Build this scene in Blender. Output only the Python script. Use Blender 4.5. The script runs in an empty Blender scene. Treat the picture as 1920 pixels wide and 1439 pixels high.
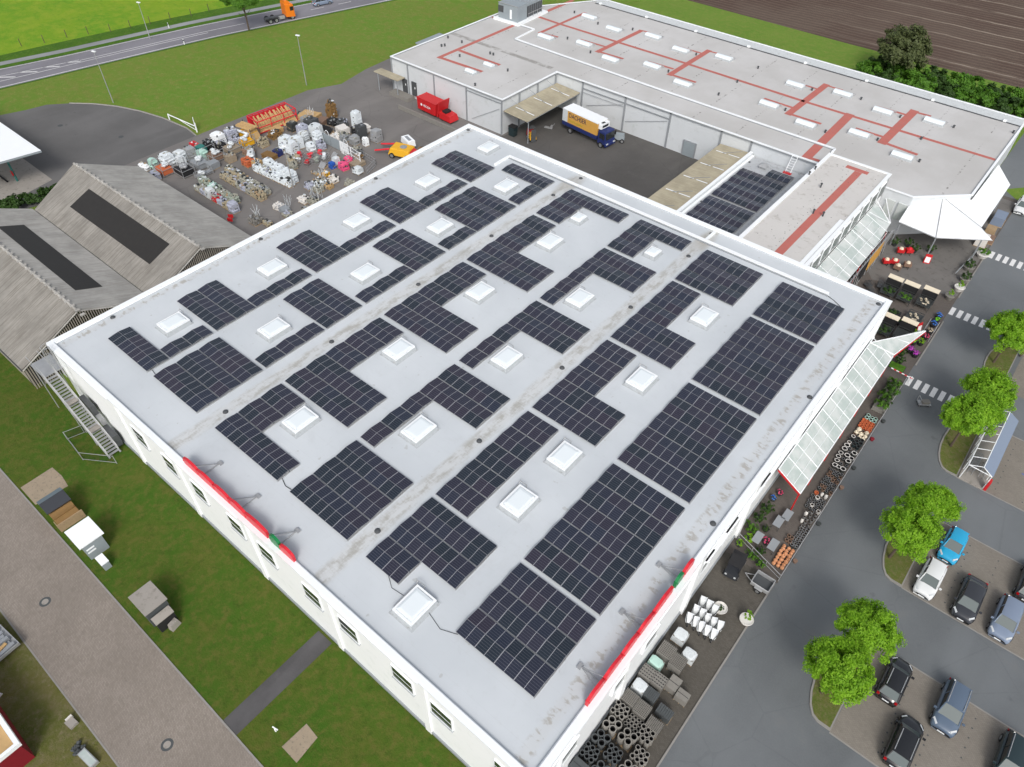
import bpy, math, random
from mathutils import Vector, Matrix
R_ = math.radians
# ------------------------------------------------------------------ camera / world / light
sc = bpy.context.scene
COL = sc.collection
FPX, CX, CY = 1353.5, 960.0, 719.5
RW = Matrix(((0.76801793, 0.64022948, 0.01595837), (0.46811726, -0.54419863, -0.6962141), (-0.43705227, 0.5421753, -0.71765678)))
CAM = Vector((65.8246, -10.9953, 56.8))
cd = bpy.data.cameras.new('camera'); co = bpy.data.objects.new('camera', cd); COL.objects.link(co)
cd.sensor_width = 36; cd.lens = FPX / 1920 * 36; cd.clip_end = 3000; cd.clip_start = .5
mr = Matrix((RW[0], -RW[1], -RW[2])).transposed().to_4x4(); mr.translation = CAM
co.matrix_world = mr; sc.camera = co
w = bpy.data.worlds.new('World'); sc.world = w; w.use_nodes = True
wn = w.node_tree; bg = wn.nodes['Background']
sky = wn.nodes.new('ShaderNodeTexSky'); sky.sky_type = 'NISHITA'; sky.sun_disc = False
SUN_EL, SUN_AZ = R_(43), R_(140)
sky.sun_elevation = SUN_EL; sky.sun_rotation = SUN_AZ; sky.air_density = 1.0; sky.dust_density = 4; sky.ozone_density = 1
hs = wn.nodes.new('ShaderNodeHueSaturation'); hs.inputs['Saturation'].default_value = .42
wn.links.new(sky.outputs[0], hs.inputs['Color']); wn.links.new(hs.outputs[0], bg.inputs['Color'])
bg.inputs['Strength'].default_value = .15
sl = bpy.data.lights.new('sun', 'SUN'); so = bpy.data.objects.new('sun', sl); COL.objects.link(so)
sl.energy = 1.3; sl.angle = R_(16); sl.color = (1, .97, .92)
# nishita: rotation 0 = +Y, clockwise seen from above
sd = Vector((math.sin(SUN_AZ) * math.cos(SUN_EL), math.cos(SUN_AZ) * math.cos(SUN_EL), math.sin(SUN_EL)))
so.rotation_euler = sd.to_track_quat('Z', 'Y').to_euler(); so.location = (0, 0, 120)
sc.view_settings.view_transform = 'Standard'; sc.view_settings.look = 'None'
sc.view_settings.exposure = 0.14; sc.view_settings.gamma = 1
sc.render.engine = 'CYCLES'; sc.cycles.max_bounces = 5; sc.cycles.diffuse_bounces = 3; sc.cycles.glossy_bounces = 3
sc.cycles.transmission_bounces = 4; sc.cycles.transparent_max_bounces = 8

def P(px, py, z=0.0):
    """point of the place at height z that a survey ray of the photograph meets"""
    d = RW.transposed() @ Vector(((px - CX) / FPX, (py - CY) / FPX, 1))
    return CAM + d * ((z - CAM.z) / d.z)

# ------------------------------------------------------------------ mesh helpers
class MB:
    def __init__(s): s.v = []; s.f = []; s.m = []
    def poly(s, pts, m=0):
        k = len(s.v); s.v += [tuple(p) for p in pts]; s.f.append(tuple(range(k, k + len(pts)))); s.m.append(m); return s
    def hexa(s, b, t, m=0, mt=None):
        k = len(s.v); s.v += [tuple(p) for p in b] + [tuple(p) for p in t]; n = len(b)
        s.f.append(tuple(k + i for i in reversed(range(n)))); s.m.append(m)
        s.f.append(tuple(k + n + i for i in range(n))); s.m.append(m if mt is None else mt)
        for i in range(n):
            j = (i + 1) % n; s.f.append((k + i, k + j, k + n + j, k + n + i)); s.m.append(m)
        return s
    def box(s, x0, x1, y0, y1, z0, z1, m=0, mt=None):
        q = [(x0, y0), (x1, y0), (x1, y1), (x0, y1)]
        return s.hexa([(x, y, z0) for x, y in q], [(x, y, z1) for x, y in q], m, mt)
    def obox(s, cx, cy, cz, sx, sy, sz, rz=0, m=0, mt=None, tp=1.0):
        c, n = math.cos(rz), math.sin(rz)
        q = [(-sx / 2, -sy / 2), (sx / 2, -sy / 2), (sx / 2, sy / 2), (-sx / 2, sy / 2)]
        f = lambda k, z: [(cx + (x * c - y * n) * k, cy + (x * n + y * c) * k, z) for x, y in q]
        return s.hexa(f(1, cz), f(tp, cz + sz), m, mt)
    def prism(s, pl, z0, z1, m=0, mt=None):
        return s.hexa([(x, y, z0) for x, y in pl], [(x, y, z1) for x, y in pl], m, mt)
    def tube(s, a, b, r, n=6, m=0, r2=None, cap=True):
        a = Vector(a); b = Vector(b); d = (b - a)
        if d.length < 1e-6: return s
        d.normalize(); u = d.orthogonal().normalized(); v = d.cross(u); r2 = r if r2 is None else r2; k = len(s.v)
        for c, rr in ((a, r), (b, r2)):
            for i in range(n):
                t = 2 * math.pi * i / n; s.v.append(tuple(c + (u * math.cos(t) + v * math.sin(t)) * rr))
        for i in range(n):
            j = (i + 1) % n; s.f.append((k + i, k + j, k + n + j, k + n + i)); s.m.append(m)
        if cap:
            s.f.append(tuple(k + i for i in reversed(range(n)))); s.m.append(m)
            s.f.append(tuple(k + n + i for i in range(n))); s.m.append(m)
        return s
    def path(s, pts, r, n=6, m=0):
        for a, b in zip(pts, pts[1:]): s.tube(a, b, r, n, m)
        return s
    def lathe(s, cx, cy, prof, n=12, m=0, ms=None, ax=None):
        k = len(s.v)
        for r, z in prof:
            for i in range(n):
                t = 2 * math.pi * i / n; s.v.append((cx + r * math.cos(t), cy + r * math.sin(t), z))
        for q in range(len(prof) - 1):
            for i in range(n):
                j = (i + 1) % n; s.f.append((k + q * n + i, k + q * n + j, k + q * n + n + j, k + q * n + n + i)); s.m.append(ms[q] if ms else m)
        s.f.append(tuple(k + i for i in reversed(range(n)))); s.m.append(ms[0] if ms else m)
        e = k + (len(prof) - 1) * n; s.f.append(tuple(e + i for i in range(n))); s.m.append(ms[-1] if ms else m)
        return s
    def wheel(s, x, y, z, r, w_, ax='y', m=0, mr=1, n=14):
        for (a, b, mm, rr) in ((-w_ / 2, w_ / 2, m, r), (-w_ / 2 - .01, w_ / 2 + .01, mr, r * .6)):
            if ax == 'y': s.tube((x, y + a, z), (x, y + b, z), rr, n, mm)
            else: s.tube((x + a, y, z), (x + b, y, z), rr, n, mm)
        return s
    def pillow(s, cx, cy, cz, sx, sy, sz, rz=0, m=0, j=0.0, rnd=random):
        """soft bag shape"""
        c, n_ = math.cos(rz), math.sin(rz); k = len(s.v); rows = [(-1, .72), (-.45, 1), (.35, 1), (.92, .62)]
        L = []
        for zz, kk in rows:
            for i in range(8):
                t = math.pi * (i + .5) / 4; X = math.copysign(abs(math.cos(t)) ** .5, math.cos(t)); Y = math.copysign(abs(math.sin(t)) ** .5, math.sin(t))
                X *= sx / 2 * kk; Y *= sy / 2 * kk; X += rnd.uniform(-j, j); Y += rnd.uniform(-j, j)
                s.v.append((cx + X * c - Y * n_, cy + X * n_ + Y * c, cz + sz * (zz + 1) / 2 + rnd.uniform(-j, j)))
        for q in range(3):
            for i in range(8):
                h = (i + 1) % 8; s.f.append((k + q * 8 + i, k + q * 8 + h, k + q * 8 + 8 + h, k + q * 8 + 8 + i)); s.m.append(m)
        s.f.append(tuple(k + 24 + i for i in range(8))); s.m.append(m)
        s.f.append(tuple(k + i for i in reversed(range(8)))); s.m.append(m)
        return s
    def mesh(s, name, mats, smooth=False):
        me = bpy.data.meshes.new(name); me.from_pydata(s.v, [], s.f)
        for mt in (mats if isinstance(mats, (list, tuple)) else [mats]): me.materials.append(mt)
        me.polygons.foreach_set('material_index', s.m)
        if smooth: me.polygons.foreach_set('use_smooth', [True] * len(s.f))
        me.update(); return me
    def build(s, name, mats, parent=None, loc=(0, 0, 0), rz=0, smooth=False, bevel=0):
        o = bpy.data.objects.new(name, s.mesh(name, mats, smooth)); COL.objects.link(o)
        o.location = loc; o.rotation_euler = (0, 0, rz)
        if parent: o.parent = parent
        if bevel:
            b = o.modifiers.new('bevel', 'BEVEL'); b.width = bevel; b.segments = 2; b.limit_method = 'ANGLE'
        return o

def tag(o, label=None, cat=None, group=None, kind=None):
    if label: o['label'] = label
    if cat: o['category'] = cat
    if group: o['group'] = group
    if kind: o['kind'] = kind
    return o
def thing(name, loc, label, cat, rz=0, group=None):
    o = bpy.data.objects.new(name, None); COL.objects.link(o); o.empty_display_size = .3
    o.location = loc; o.rotation_euler = (0, 0, rz); return tag(o, label, cat, group)
def kids(o): return [c for c in COL.objects if c.parent == o]
def copy_tree(o, parent=None, ch=None):
    c = o.copy(); COL.objects.link(c); c.parent = parent
    for k in (ch if ch is not None else kids(o)): copy_tree(k, c)
    return c
def inst(src, loc, rz=0, label=None, mats=None, ch=None):
    c = copy_tree(src, None, ch); c.location = loc; c.rotation_euler = (0, 0, rz)
    if label: c['label'] = label
    return c
ORD = ['first', 'second', 'third', 'fourth', 'fifth', 'sixth', 'seventh', 'eighth', 'ninth', 'tenth', 'eleventh', 'twelfth', 'thirteenth', 'fourteenth']

# ------------------------------------------------------------------ materials
class G:
    def __init__(s, name, rough=.8, spec=.5, metal=0.0):
        s.m = bpy.data.materials.new(name); s.m.use_nodes = True; s.t = s.m.node_tree; s.b = s.t.nodes['Principled BSDF']
        s.b.inputs['Roughness'].default_value = rough; s.b.inputs['Specular IOR Level'].default_value = spec; s.b.inputs['Metallic'].default_value = metal
    def n(s, t, **k):
        nd = s.t.nodes.new('ShaderNode' + t)
        for a, b in k.items(): setattr(nd, a, b)
        return nd
    def put(s, sock, v):
        if isinstance(v, bpy.types.NodeSocket): s.t.links.new(v, sock)
        elif isinstance(v, tuple): sock.default_value = (*v, 1) if len(v) == 3 and sock.type == 'RGBA' else v
        else: sock.default_value = v
    def co(s, kind='Object', sc=(1, 1, 1), rz=0):
        t = s.n('TexCoord'); mp = s.n('Mapping'); s.t.links.new(t.outputs[kind], mp.inputs[0]); mp.inputs['Scale'].default_value = sc; mp.inputs['Rotation'].default_value = (0, 0, rz); return mp.outputs[0]
    def noise(s, scale, detail=3, rough=.55, vec=None, dist=0):
        nd = s.n('TexNoise'); s.put(nd.inputs['Scale'], scale); nd.inputs['Detail'].default_value = detail; nd.inputs['Roughness'].default_value = rough; nd.inputs['Distortion'].default_value = dist
        s.t.links.new(vec if vec else s.co(), nd.inputs['Vector']); return nd.outputs['Fac']
    def vor(s, scale, vec=None, out='Distance', feat='F1'):
        nd = s.n('TexVoronoi', feature=feat); nd.inputs['Scale'].default_value = scale; s.t.links.new(vec if vec else s.co(), nd.inputs['Vector']); return nd.outputs[out]
    def math(s, op, a, b=0.0, c=0.0):
        nd = s.n('Math', operation=op); s.put(nd.inputs[0], a); s.put(nd.inputs[1], b); s.put(nd.inputs[2], c); return nd.outputs[0]
    def rng(s, v, a, b, c=0.0, d=1.0):
        nd = s.n('MapRange'); nd.interpolation_type = 'SMOOTHSTEP'
        for i, x in enumerate((v, a, b, c, d)): s.put(nd.inputs[i], x)
        return nd.outputs[0]
    def mix(s, f, a, b):
        nd = s.n('Mix', data_type='RGBA'); s.put(nd.inputs[0], f); s.put(nd.inputs[6], a); s.put(nd.inputs[7], b); return nd.outputs[2]
    def sep(s, v):
        nd = s.n('SeparateXYZ'); s.t.links.new(v, nd.inputs[0]); return nd.outputs
    def rnd(s): return s.n('ObjectInfo').outputs['Random']
    def col(s, v): s.put(s.b.inputs['Base Color'], v); return s
    def rough(s, v): s.put(s.b.inputs['Roughness'], v); return s
    def bump(s, h, strength=.3, dist=.05):
        nd = s.n('Bump'); nd.inputs['Strength'].default_value = strength; nd.inputs['Distance'].default_value = dist; s.put(nd.inputs['Height'], h); s.t.links.new(nd.outputs[0], s.b.inputs['Normal']); return s
def M(name, c, rough=.75, var=.18, sc_=1.5, bump=0, spec=.4, metal=0.0, dirt=None, rv=0):
    g = G(name, rough, spec, metal); f = g.noise(sc_, 4, .6)
    a = tuple(x * (1 - var) for x in c); b = tuple(min(1, x * (1 + var)) for x in c)
    cc = g.mix(f, a, b)
    if dirt: cc = g.mix(g.rng(g.noise(sc_ * 3.1, 5, .7), .52, .72), cc, dirt)
    if rv:
        cc = g.mix(g.math('MULTIPLY', g.rnd(), rv), cc, tuple(x * .35 for x in c))
    g.col(cc)
    if bump: g.bump(g.noise(sc_ * 8, 4), bump, .03)
    return g.m

mat = {}
# roof membrane with grime along the drain lines
def membrane():
    g = G('roof_membrane', .55, .35); o = g.co(); x, y, z = g.sep(o)
    big = g.noise(.12, 4, .6); fine = g.noise(2.2, 5, .65)
    c = g.mix(g.rng(big, .3, .7), (.515, .55, .58), (.57, .605, .635))
    c = g.mix(g.math('MULTIPLY', g.rng(fine, .55, .8), .35), c, (.46, .48, .49))
    seam = g.math('LESS_THAN', g.math('PINGPONG', g.math('ADD', y, .4), .98), .012)
    c = g.mix(g.math('MULTIPLY', seam, .22), c, (.42, .44, .46))
    ns = g.noise(1, 4, .65, g.co(sc=(1.6, .55, 1))); ns2 = g.noise(1, 5, .7, g.co(sc=(2.2, 5.5, 1)))
    tot = None
    for x0, wd, lo in ((19.95, .95, .40), (38.95, .95, .40)):
        band = g.rng(g.math('ABSOLUTE', g.math('SUBTRACT', x, x0)), wd, wd * .25)
        lite = g.math('MULTIPLY', band, .28)
        d = g.math('MULTIPLY', band, g.rng(g.math('ADD', g.math('MULTIPLY', ns, .7), g.math('MULTIPLY', ns2, .3)), .43, .62))
        c = g.mix(lite, c, (.55, .53, .49)); c = g.mix(g.math('MULTIPLY', d, .62), c, (.27, .255, .215))
    for x0, wd in ((1.05, .55), (57.75, .65)):
        band = g.rng(g.math('ABSOLUTE', g.math('SUBTRACT', x, x0)), wd, wd * .2)
        blob = g.rng(g.noise(1, 3, .6, g.co(sc=(1.3, 2.1, 1))), .50, .62)
        c = g.mix(g.math('MULTIPLY', g.math('MULTIPLY', band, blob), .75), c, (.30, .28, .24))
        c = g.mix(g.math('MULTIPLY', band, .22), c, (.5, .49, .47))
    c = g.mix(g.math('MULTIPLY', g.rng(g.noise(.22, 5, .75, None, 1.5), .56, .66), .13), c, (.40, .42, .43)); c = g.mix(g.math('MULTIPLY', g.rng(g.noise(1.3, 2, .5), .70, .74), .4), c, (.33, .33, .31))
    yb = g.rng(g.math('ABSOLUTE', g.math('SUBTRACT', y, 56.5)), 3, 0)
    xb = g.math('ADD', g.rng(g.math('ABSOLUTE', g.math('SUBTRACT', x, 20)), 1.3, .8), g.rng(g.math('ABSOLUTE', g.math('SUBTRACT', x, 39)), 1.2, .7))
    c = g.mix(g.math('MULTIPLY', g.math('MULTIPLY', yb, xb), .6), c, (.36, .34, .30))
    g.col(c); g.rough(g.rng(big, .3, .7, .45, .65)); return g.m
mat['membrane'] = membrane()
def hallroof():
    g = G('hall_membrane', .6, .3); x, y, z = g.sep(g.co())
    big = g.noise(.09, 5, .6); c = g.mix(g.rng(big, .3, .7), (.46, .452, .44), (.545, .54, .535))
    c = g.mix(g.math('MULTIPLY', g.rng(g.noise(.5, 6, .7), .5, .75), .4), c, (.44, .43, .41))
    seam = g.math('LESS_THAN', g.math('PINGPONG', x, 1.0), .012); c = g.mix(g.math('MULTIPLY', seam, .25), c, (.38, .37, .36))
    band = g.rng(g.math('ABSOLUTE', g.math('SUBTRACT', x, 99)), 1, 0)
    dots = g.math('LESS_THAN', g.math('ABSOLUTE', g.math('SUBTRACT', g.math('PINGPONG', g.math('ADD', x, 2.6), 3.66), 0.0)), .13)
    dd = g.rng(g.noise(2.4, 3, .6), .55, .62); c = g.mix(g.math('MULTIPLY', g.math('MULTIPLY', dots, dd), .8), c, (.12, .11, .10))
    # damp strip across the west wing
    st = g.math('MULTIPLY', g.rng(g.math('ABSOLUTE', g.math('SUBTRACT', y, 89.6)), .7, .3), g.math('LESS_THAN', x, -8))
    c = g.mix(g.math('MULTIPLY', g.math('MULTIPLY', st, g.rng(g.noise(.8, 5, .7), .35, .55)), .8), c, (.25, .24, .22))
    g.col(c); return g.m
mat['hallroof'] = hallroof()
mat['beigeroof'] = M('beige_membrane', (.56, .545, .525), .65, .07, .3, dirt=(.42, .40, .37))
mat['annexroof'] = M('annex_membrane', (.42, .44, .46), .6, .15, .5, dirt=(.25, .25, .25))
mat['red_strip'] = M('red_safety_strip', (.46, .14, .115), .7, .13, .8, dirt=(.36, .16, .14))
mat['white'] = M('white_sheet', (.84, .87, .89), .45, .04, .6)
mat['wall'] = M('white_render', (.86, .88, .89), .6, .03, .4, dirt=(.79, .82, .82))
mat['wallpanel'] = M('hall_panel', (.60, .63, .655), .5, .05, .25, dirt=(.53, .56, .57))
mat['steelgrey'] = M('grey_steel', (.27, .29, .31), .5, .12, 1.2)
mat['galv'] = M('galvanised_steel', (.42, .43, .44), .42, .15, 2, metal=.4)
mat['darksteel'] = M('dark_steel', (.07, .075, .08), .5, .2, 2)
mat['black'] = M('black_rubber', (.018, .018, .02), .7, .2, 3)
mat['tyre_rim'] = M('wheel_rim', (.38, .39, .40), .35, .1, 3, metal=.6)
mat['glass_win'] = G('window_glass', .12, .6).col((.035, .05, .04)).m
mat['dome'] = G('skylight_dome', .25, .6).col((.74, .80, .83)).m
mat['kerbup'] = M('skylight_upstand', (.44, .47, .49), .6, .1, 1.5, dirt=(.3, .3, .3))
mat['greybox'] = M('unit_panel', (.27, .31, .335), .5, .12, .9)
def panel():
    g = G('photovoltaic_cells', .14, .5); x, y, z = g.sep(g.co()); r = g.rnd()
    c = g.mix(r, (.018, .024, .042), (.027, .024, .040)); c = g.mix(g.math('GREATER_THAN', g.math('FRACT', g.math('MULTIPLY', r, 7.3)), .72), c, (.014, .021, .032))
    ln = g.math('LESS_THAN', g.math('PINGPONG', g.math('ADD', y, .565), .0942), .006)
    c = g.mix(g.math('MULTIPLY', ln, .6), c, (.22, .23, .26)); ed = g.math('GREATER_THAN', g.math('ABSOLUTE', y), .548); c = g.mix(g.math('MULTIPLY', ed, .45), c, (.34, .35, .38))
    l2 = g.math('LESS_THAN', g.math('PINGPONG', x, .0425), .003); c = g.mix(g.math('MULTIPLY', l2, .22), c, (.16, .17, .2))
    mid = g.math('LESS_THAN', g.math('ABSOLUTE', x), .014); c = g.mix(mid, c, (.42, .43, .46))
    g.col(c); return g.m
mat['panel'] = panel()
mat['panelframe'] = M('panel_frame', (.12, .125, .135), .4, .1, 3, metal=.3)
mat['rail'] = M('aluminium_rail', (.5, .51, .52), .35, .1, 3, metal=.5)
def asphalt(name, c, patch, rough=.8, sc_=.08, cracks=.0):
    g = G(name, rough, .35); a = g.noise(sc_, 6, .62); f = g.noise(9, 4, .7)
    cc = g.mix(g.rng(a, .3, .7), tuple(x * .82 for x in c), tuple(x * 1.16 for x in c))
    cc = g.mix(g.math('MULTIPLY', g.rng(f, .35, .7), .25), cc, tuple(x * 1.35 for x in c))
    cc = g.mix(g.math('MULTIPLY', g.rng(g.noise(sc_ * 4, 5, .7), .58, .75), .5), cc, patch)
    cc = g.mix(g.math('MULTIPLY', g.rng(g.noise(sc_ * .8, 3, .5, g.co(sc=(2.2, .5, 1)), 1.0), .48, .66), .30), cc, tuple(x * 1.5 for x in c)); cc = g.mix(g.math('MULTIPLY', g.rng(g.noise(sc_ * 9, 3, .55), .68, .76), .45), cc, tuple(x * .55 for x in c))
    if cracks:
        v = g.vor(.16, g.co(), 'Distance', 'DISTANCE_TO_EDGE'); ck = g.math('LESS_THAN', g.math('ADD', v, g.math('MULTIPLY', g.noise(1.5, 3), .03)), .022)
        cc = g.mix(g.math('MULTIPLY', ck, cracks), cc, tuple(x * .45 for x in c))
    g.col(cc); g.bump(f, .25, .02); return g.m
mat['lane'] = asphalt('lane_asphalt', (.128, .139, .147), (.155, .155, .155), .7, .06, .12)
mat['road'] = asphalt('road_asphalt', (.185, .18, .20), (.22, .215, .23), .6)
mat['path_grey'] = asphalt('cycle_asphalt', (.24, .25, .255), (.2, .2, .2))
mat['loop'] = asphalt('loop_asphalt', (.115, .113, .112), (.10, .098, .096), .8, .07)
mat['yard'] = asphalt('yard_asphalt', (.165, .156, .15), (.11, .103, .097), .8, .07, .25)
mat['dockyard'] = asphalt('dock_asphalt', (.088, .084, .080), (.12, .115, .11), .75, .1, .15)
mat['darkpath'] = asphalt('dark_path', (.075, .073, .076), (.1, .1, .1), .8, .3)
def pavers(name, c, c2, k=5.0, rot=0, joint=.25):
    g = G(name, .85, .3); v = g.co(sc=(1, 1, 1), rz=rot); br = g.n('TexBrick'); g.t.links.new(v, br.inputs['Vector'])
    br.inputs['Scale'].default_value = k; br.inputs['Color1'].default_value = (*c, 1); br.inputs['Color2'].default_value = (*c2, 1)
    br.inputs['Mortar'].default_value = (*[x * .5 for x in c], 1); br.inputs['Mortar Size'].default_value = .03; br.inputs['Brick Width'].default_value = 1; br.inputs['Row Height'].default_value = .5
    big = g.noise(.22, 5, .65); cc = g.mix(g.rng(big, .32, .68), g.mix(joint, tuple((a + b) / 2 * .78 for a, b in zip(c, c2)), br.outputs[0]), g.mix(.75, c2, br.outputs[0]))
    cc = g.mix(g.math('MULTIPLY', g.rng(g.noise(1.4, 5, .7), .55, .75), .45), cc, tuple(x * .6 for x in c))
    g.col(cc); g.bump(br.outputs['Fac'], .2, .01); return g.m
mat['path'] = pavers('access_road_pavers', (.225, .195, .165), (.29, .255, .225), 4.2, R_(45), .5)
mat['bay'] = pavers('parking_bay_pavers', (.205, .185, .158), (.25, .228, .198), 5, 0, .5)
mat['plaza'] = pavers('plaza_pavers', (.115, .10, .09), (.14, .123, .11), 5, 0, .5)
mat['storage'] = pavers('storage_strip_pavers', (.085, .078, .066), (.118, .108, .094), 5, 0, .5)
mat['slab'] = M('concrete_slab', (.30, .28, .255), .85, .14, .5, bump=.2, dirt=(.2, .185, .165))
mat['sandslab'] = M('mossy_slabs', (.30, .245, .18), .9, .2, 1.2, bump=.3, dirt=(.17, .15, .11))
mat['kerb'] = M('kerb_stone', (.26, .25, .235), .85, .15, 2, bump=.2)
mat['paint'] = M('road_paint', (.72, .72, .72), .6, .08, 2, dirt=(.45, .45, .45))
def grass(name, cols, k=.09, tex=3.0, dir=None):
    g = G(name, .95, .15); a = g.noise(k, 6, .65); b = g.noise(k * 7, 6, .7); f = g.noise(tex, 5, .75, g.co(sc=dir) if dir else None)
    c = g.mix(g.rng(a, .35, .65), cols[0], cols[1]); c = g.mix(g.math('MULTIPLY', g.rng(b, .42, .68), .8), c, cols[2])
    c = g.mix(g.math('MULTIPLY', g.rng(f, .5, .72), .75), c, cols[3]); c = g.mix(g.math('MULTIPLY', g.rng(g.noise(tex * 3, 3, .7), .6, .8), .35), c, cols[4])
    c = g.mix(g.math('MULTIPLY', g.rng(g.noise(k * 2.6, 5, .8, None, .8), .52, .64), .38), c, cols[2]); g.col(c); g.bump(g.noise(tex * 3, 4, .8), .9, .12); return g.m
mat['lawn'] = grass('lawn_grass', ((.135, .205, .030), (.115, .215, .026), (.175, .195, .045), (.215, .235, .075), (.095, .155, .022)), .07, 1.1)
mat['lawn2'] = grass('near_lawn_grass', ((.070, .105, .014), (.046, .108, .010), (.112, .110, .026), (.036, .070, .008), (.16, .15, .05)), .2, 1.2)
mat['lawn3'] = grass('worn_lawn_grass', ((.135, .125, .040), (.10, .115, .026), (.165, .145, .075), (.20, .175, .11), (.08, .09, .025)), .2, 1.8)
mat['meadow'] = grass('meadow_grass', ((.115, .265, .016), (.19, .30, .018), (.24, .31, .03), (.09, .22, .016), (.08, .18, .012)), .06, .8, (.6, 1.4, 1))
mat['tallgrass'] = grass('verge_grass', ((.05, .125, .012), (.075, .16, .015), (.045, .105, .012), (.13, .19, .04), (.04, .09, .01)), .3, 1.6)
mat['bankgrass'] = grass('bank_grass', ((.14, .23, .035), (.12, .22, .03), (.18, .23, .05), (.12, .20, .03), (.15, .2, .06)), .12, 1.3)
mat['islandgrass'] = grass('island_grass', ((.13, .145, .035), (.09, .14, .022), (.19, .165, .085), (.16, .14, .07), (.07, .09, .02)), .5, 3)
def soil():
    g = G('ploughed_soil', .95, .15); o = g.co(rz=R_(-3.5)); x, y, z = g.sep(o)
    wob = g.math('MULTIPLY', g.noise(.12, 3, .5, g.co(sc=(1, .4, 1))), 1.6)
    fur = g.math('PINGPONG', g.math('ADD', y, wob), .75); wide = g.math('PINGPONG', g.math('ADD', y, g.math('MULTIPLY', wob, 1.5)), 3.6)
    c = g.mix(g.rng(g.noise(.05, 4, .6), .35, .65), (.090, .060, .048), (.115, .085, .068))
    c = g.mix(g.math('MULTIPLY', g.rng(fur, .35, .75), .6), c, (.165, .125, .098))
    c = g.mix(g.math('MULTIPLY', g.math('MULTIPLY', g.rng(wide, 3.1, 3.5), g.rng(x, 10.0, 60.0)), g.rng(g.noise(.6, 4, .7, g.co(sc=(.3, 1, 1))), .3, .6)), c, (.30, .25, .20))
    c = g.mix(g.math('MULTIPLY', g.rng(g.noise(2.5, 5, .8), .5, .75), .6), c, (.06, .042, .035))
    c = g.mix(g.math('MULTIPLY', g.rng(g.noise(5, 3, .8), .62, .75), .7), c, (.26, .21, .17))
    g.col(c); g.bump(g.math('ADD', fur, g.noise(3, 5, .8)), .8, .15); return g.m
mat['soil'] = soil()
def leaf(name, a, b, c2, tr=.35):
    g = G(name, .55, .3); n = g.noise(1.3, 3, .6); f = g.noise(9, 2, .6)
    cc = g.mix(g.rng(n, .35, .65), a, b); cc = g.mix(g.math('MULTIPLY', g.rng(f, .5, .75), .7), cc, c2); g.col(cc)
    t = g.n('BsdfTranslucent'); g.t.links.new(cc, t.inputs[0]); mx = g.n('MixShader'); mx.inputs[0].default_value = tr
    g.t.links.new(g.b.outputs[0], mx.inputs[1]); g.t.links.new(t.outputs[0], mx.inputs[2]); g.t.links.new(mx.outputs[0], g.t.nodes['Material Output'].inputs[0]); return g.m
mat['leaf_lime'] = leaf('lime_leaves', (.20, .41, .022), (.31, .56, .035), (.46, .68, .08), .5)
mat['leaf_dark'] = leaf('dark_leaves', (.028, .065, .012), (.045, .10, .018), (.07, .12, .03), .2)
mat['leaf_olive'] = leaf('olive_leaves', (.075, .10, .035), (.11, .135, .05), (.16, .17, .08), .3)
mat['leaf_mid'] = leaf('green_leaves', (.07, .18, .018), (.11, .26, .025), (.17, .33, .04), .35)
mat['bark'] = M('bark', (.10, .075, .055), .9, .3, 3, bump=.5)
def corr(name, c, period=.09, axis='x', streak=.5, dark=None, rough=.8):
    g = G(name, rough, .3); o = g.co(); x, y, z = g.sep(o); a = x if axis == 'x' else y
    s_ = (6, .25, .25) if axis == 'x' else (.25, 6, .25)
    n = g.noise(1, 5, .7, g.co(sc=s_)); m_ = g.noise(.35, 5, .65)
    cc = g.mix(g.rng(m_, .35, .65), tuple(v * .85 for v in c), tuple(v * 1.12 for v in c))
    cc = g.mix(g.math('MULTIPLY', g.rng(n, .42, .66), streak), cc, dark or tuple(v * .5 for v in c))
    cc = g.mix(g.math('MULTIPLY', g.rng(g.noise(1, 5, .7, g.co(sc=tuple(q * 1.7 for q in s_))), .55, .7), streak * .7), cc, tuple(min(1, v * 1.5) for v in c))
    g.col(cc); g.bump(g.math('PINGPONG', a, period), .6, .05); return g.m
mat['fibre'] = corr('weathered_fibre_cement', (.275, .262, .238), .09, 'x', .65, (.14, .125, .105))
mat['fibre_l'] = corr('pale_fibre_cement', (.40, .39, .365), .09, 'x', .5, (.24, .225, .2))
mat['dockroof'] = corr('algae_corrugated_sheet', (.40, .36, .265), .2, 'y', .45, (.27, .235, .16))
mat['darkfelt'] = M('dark_roof_light', (.024, .022, .020), .6, .25, 1.5)
mat['slat'] = M('weathered_slats', (.30, .275, .235), .8, .2, 2)
mat['poly'] = None
def poly():
    g = G('polycarbonate_sheet', .35, .4); x, y, z = g.sep(g.co()); g.b.inputs['Alpha'].default_value = .86
    c = g.mix(g.rng(g.noise(.5, 4, .6), .4, .6), (.47, .54, .52), (.62, .66, .65)); c = g.mix(g.math('MULTIPLY', g.rng(g.noise(1, 4, .7, g.co(sc=(.5, 3, 1))), .5, .7), .4), c, (.66, .66, .66)); g.col(c); return g.m
mat['poly'] = poly()
mat['red'] = M('red_paint', (.52, .018, .022), .45, .12, 1.5)
mat['darkred'] = M('dark_red_boards', (.20, .008, .018), .6, .15, 2)
mat['redbright'] = M('red_acrylic', (.66, .025, .04), .4, .1, 2)
mat['green'] = M('green_acrylic', (.01, .20, .06), .4, .1, 2)
mat['wood'] = M('pallet_wood', (.36, .26, .155), .85, .25, 2, dirt=(.2, .15, .1))
mat['timber'] = M('sawn_timber', (.50, .33, .15), .8, .2, 1.5)
mat['brownwood'] = M('stained_timber', (.20, .115, .04), .8, .2, 2)
mat['concrete'] = M('concrete_block', (.235, .225, .205), .9, .15, 2.5, bump=.3, rv=.25)
mat['darkconcrete'] = M('anthracite_block', (.07, .078, .082), .85, .2, 2.5, bump=.2)
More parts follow.
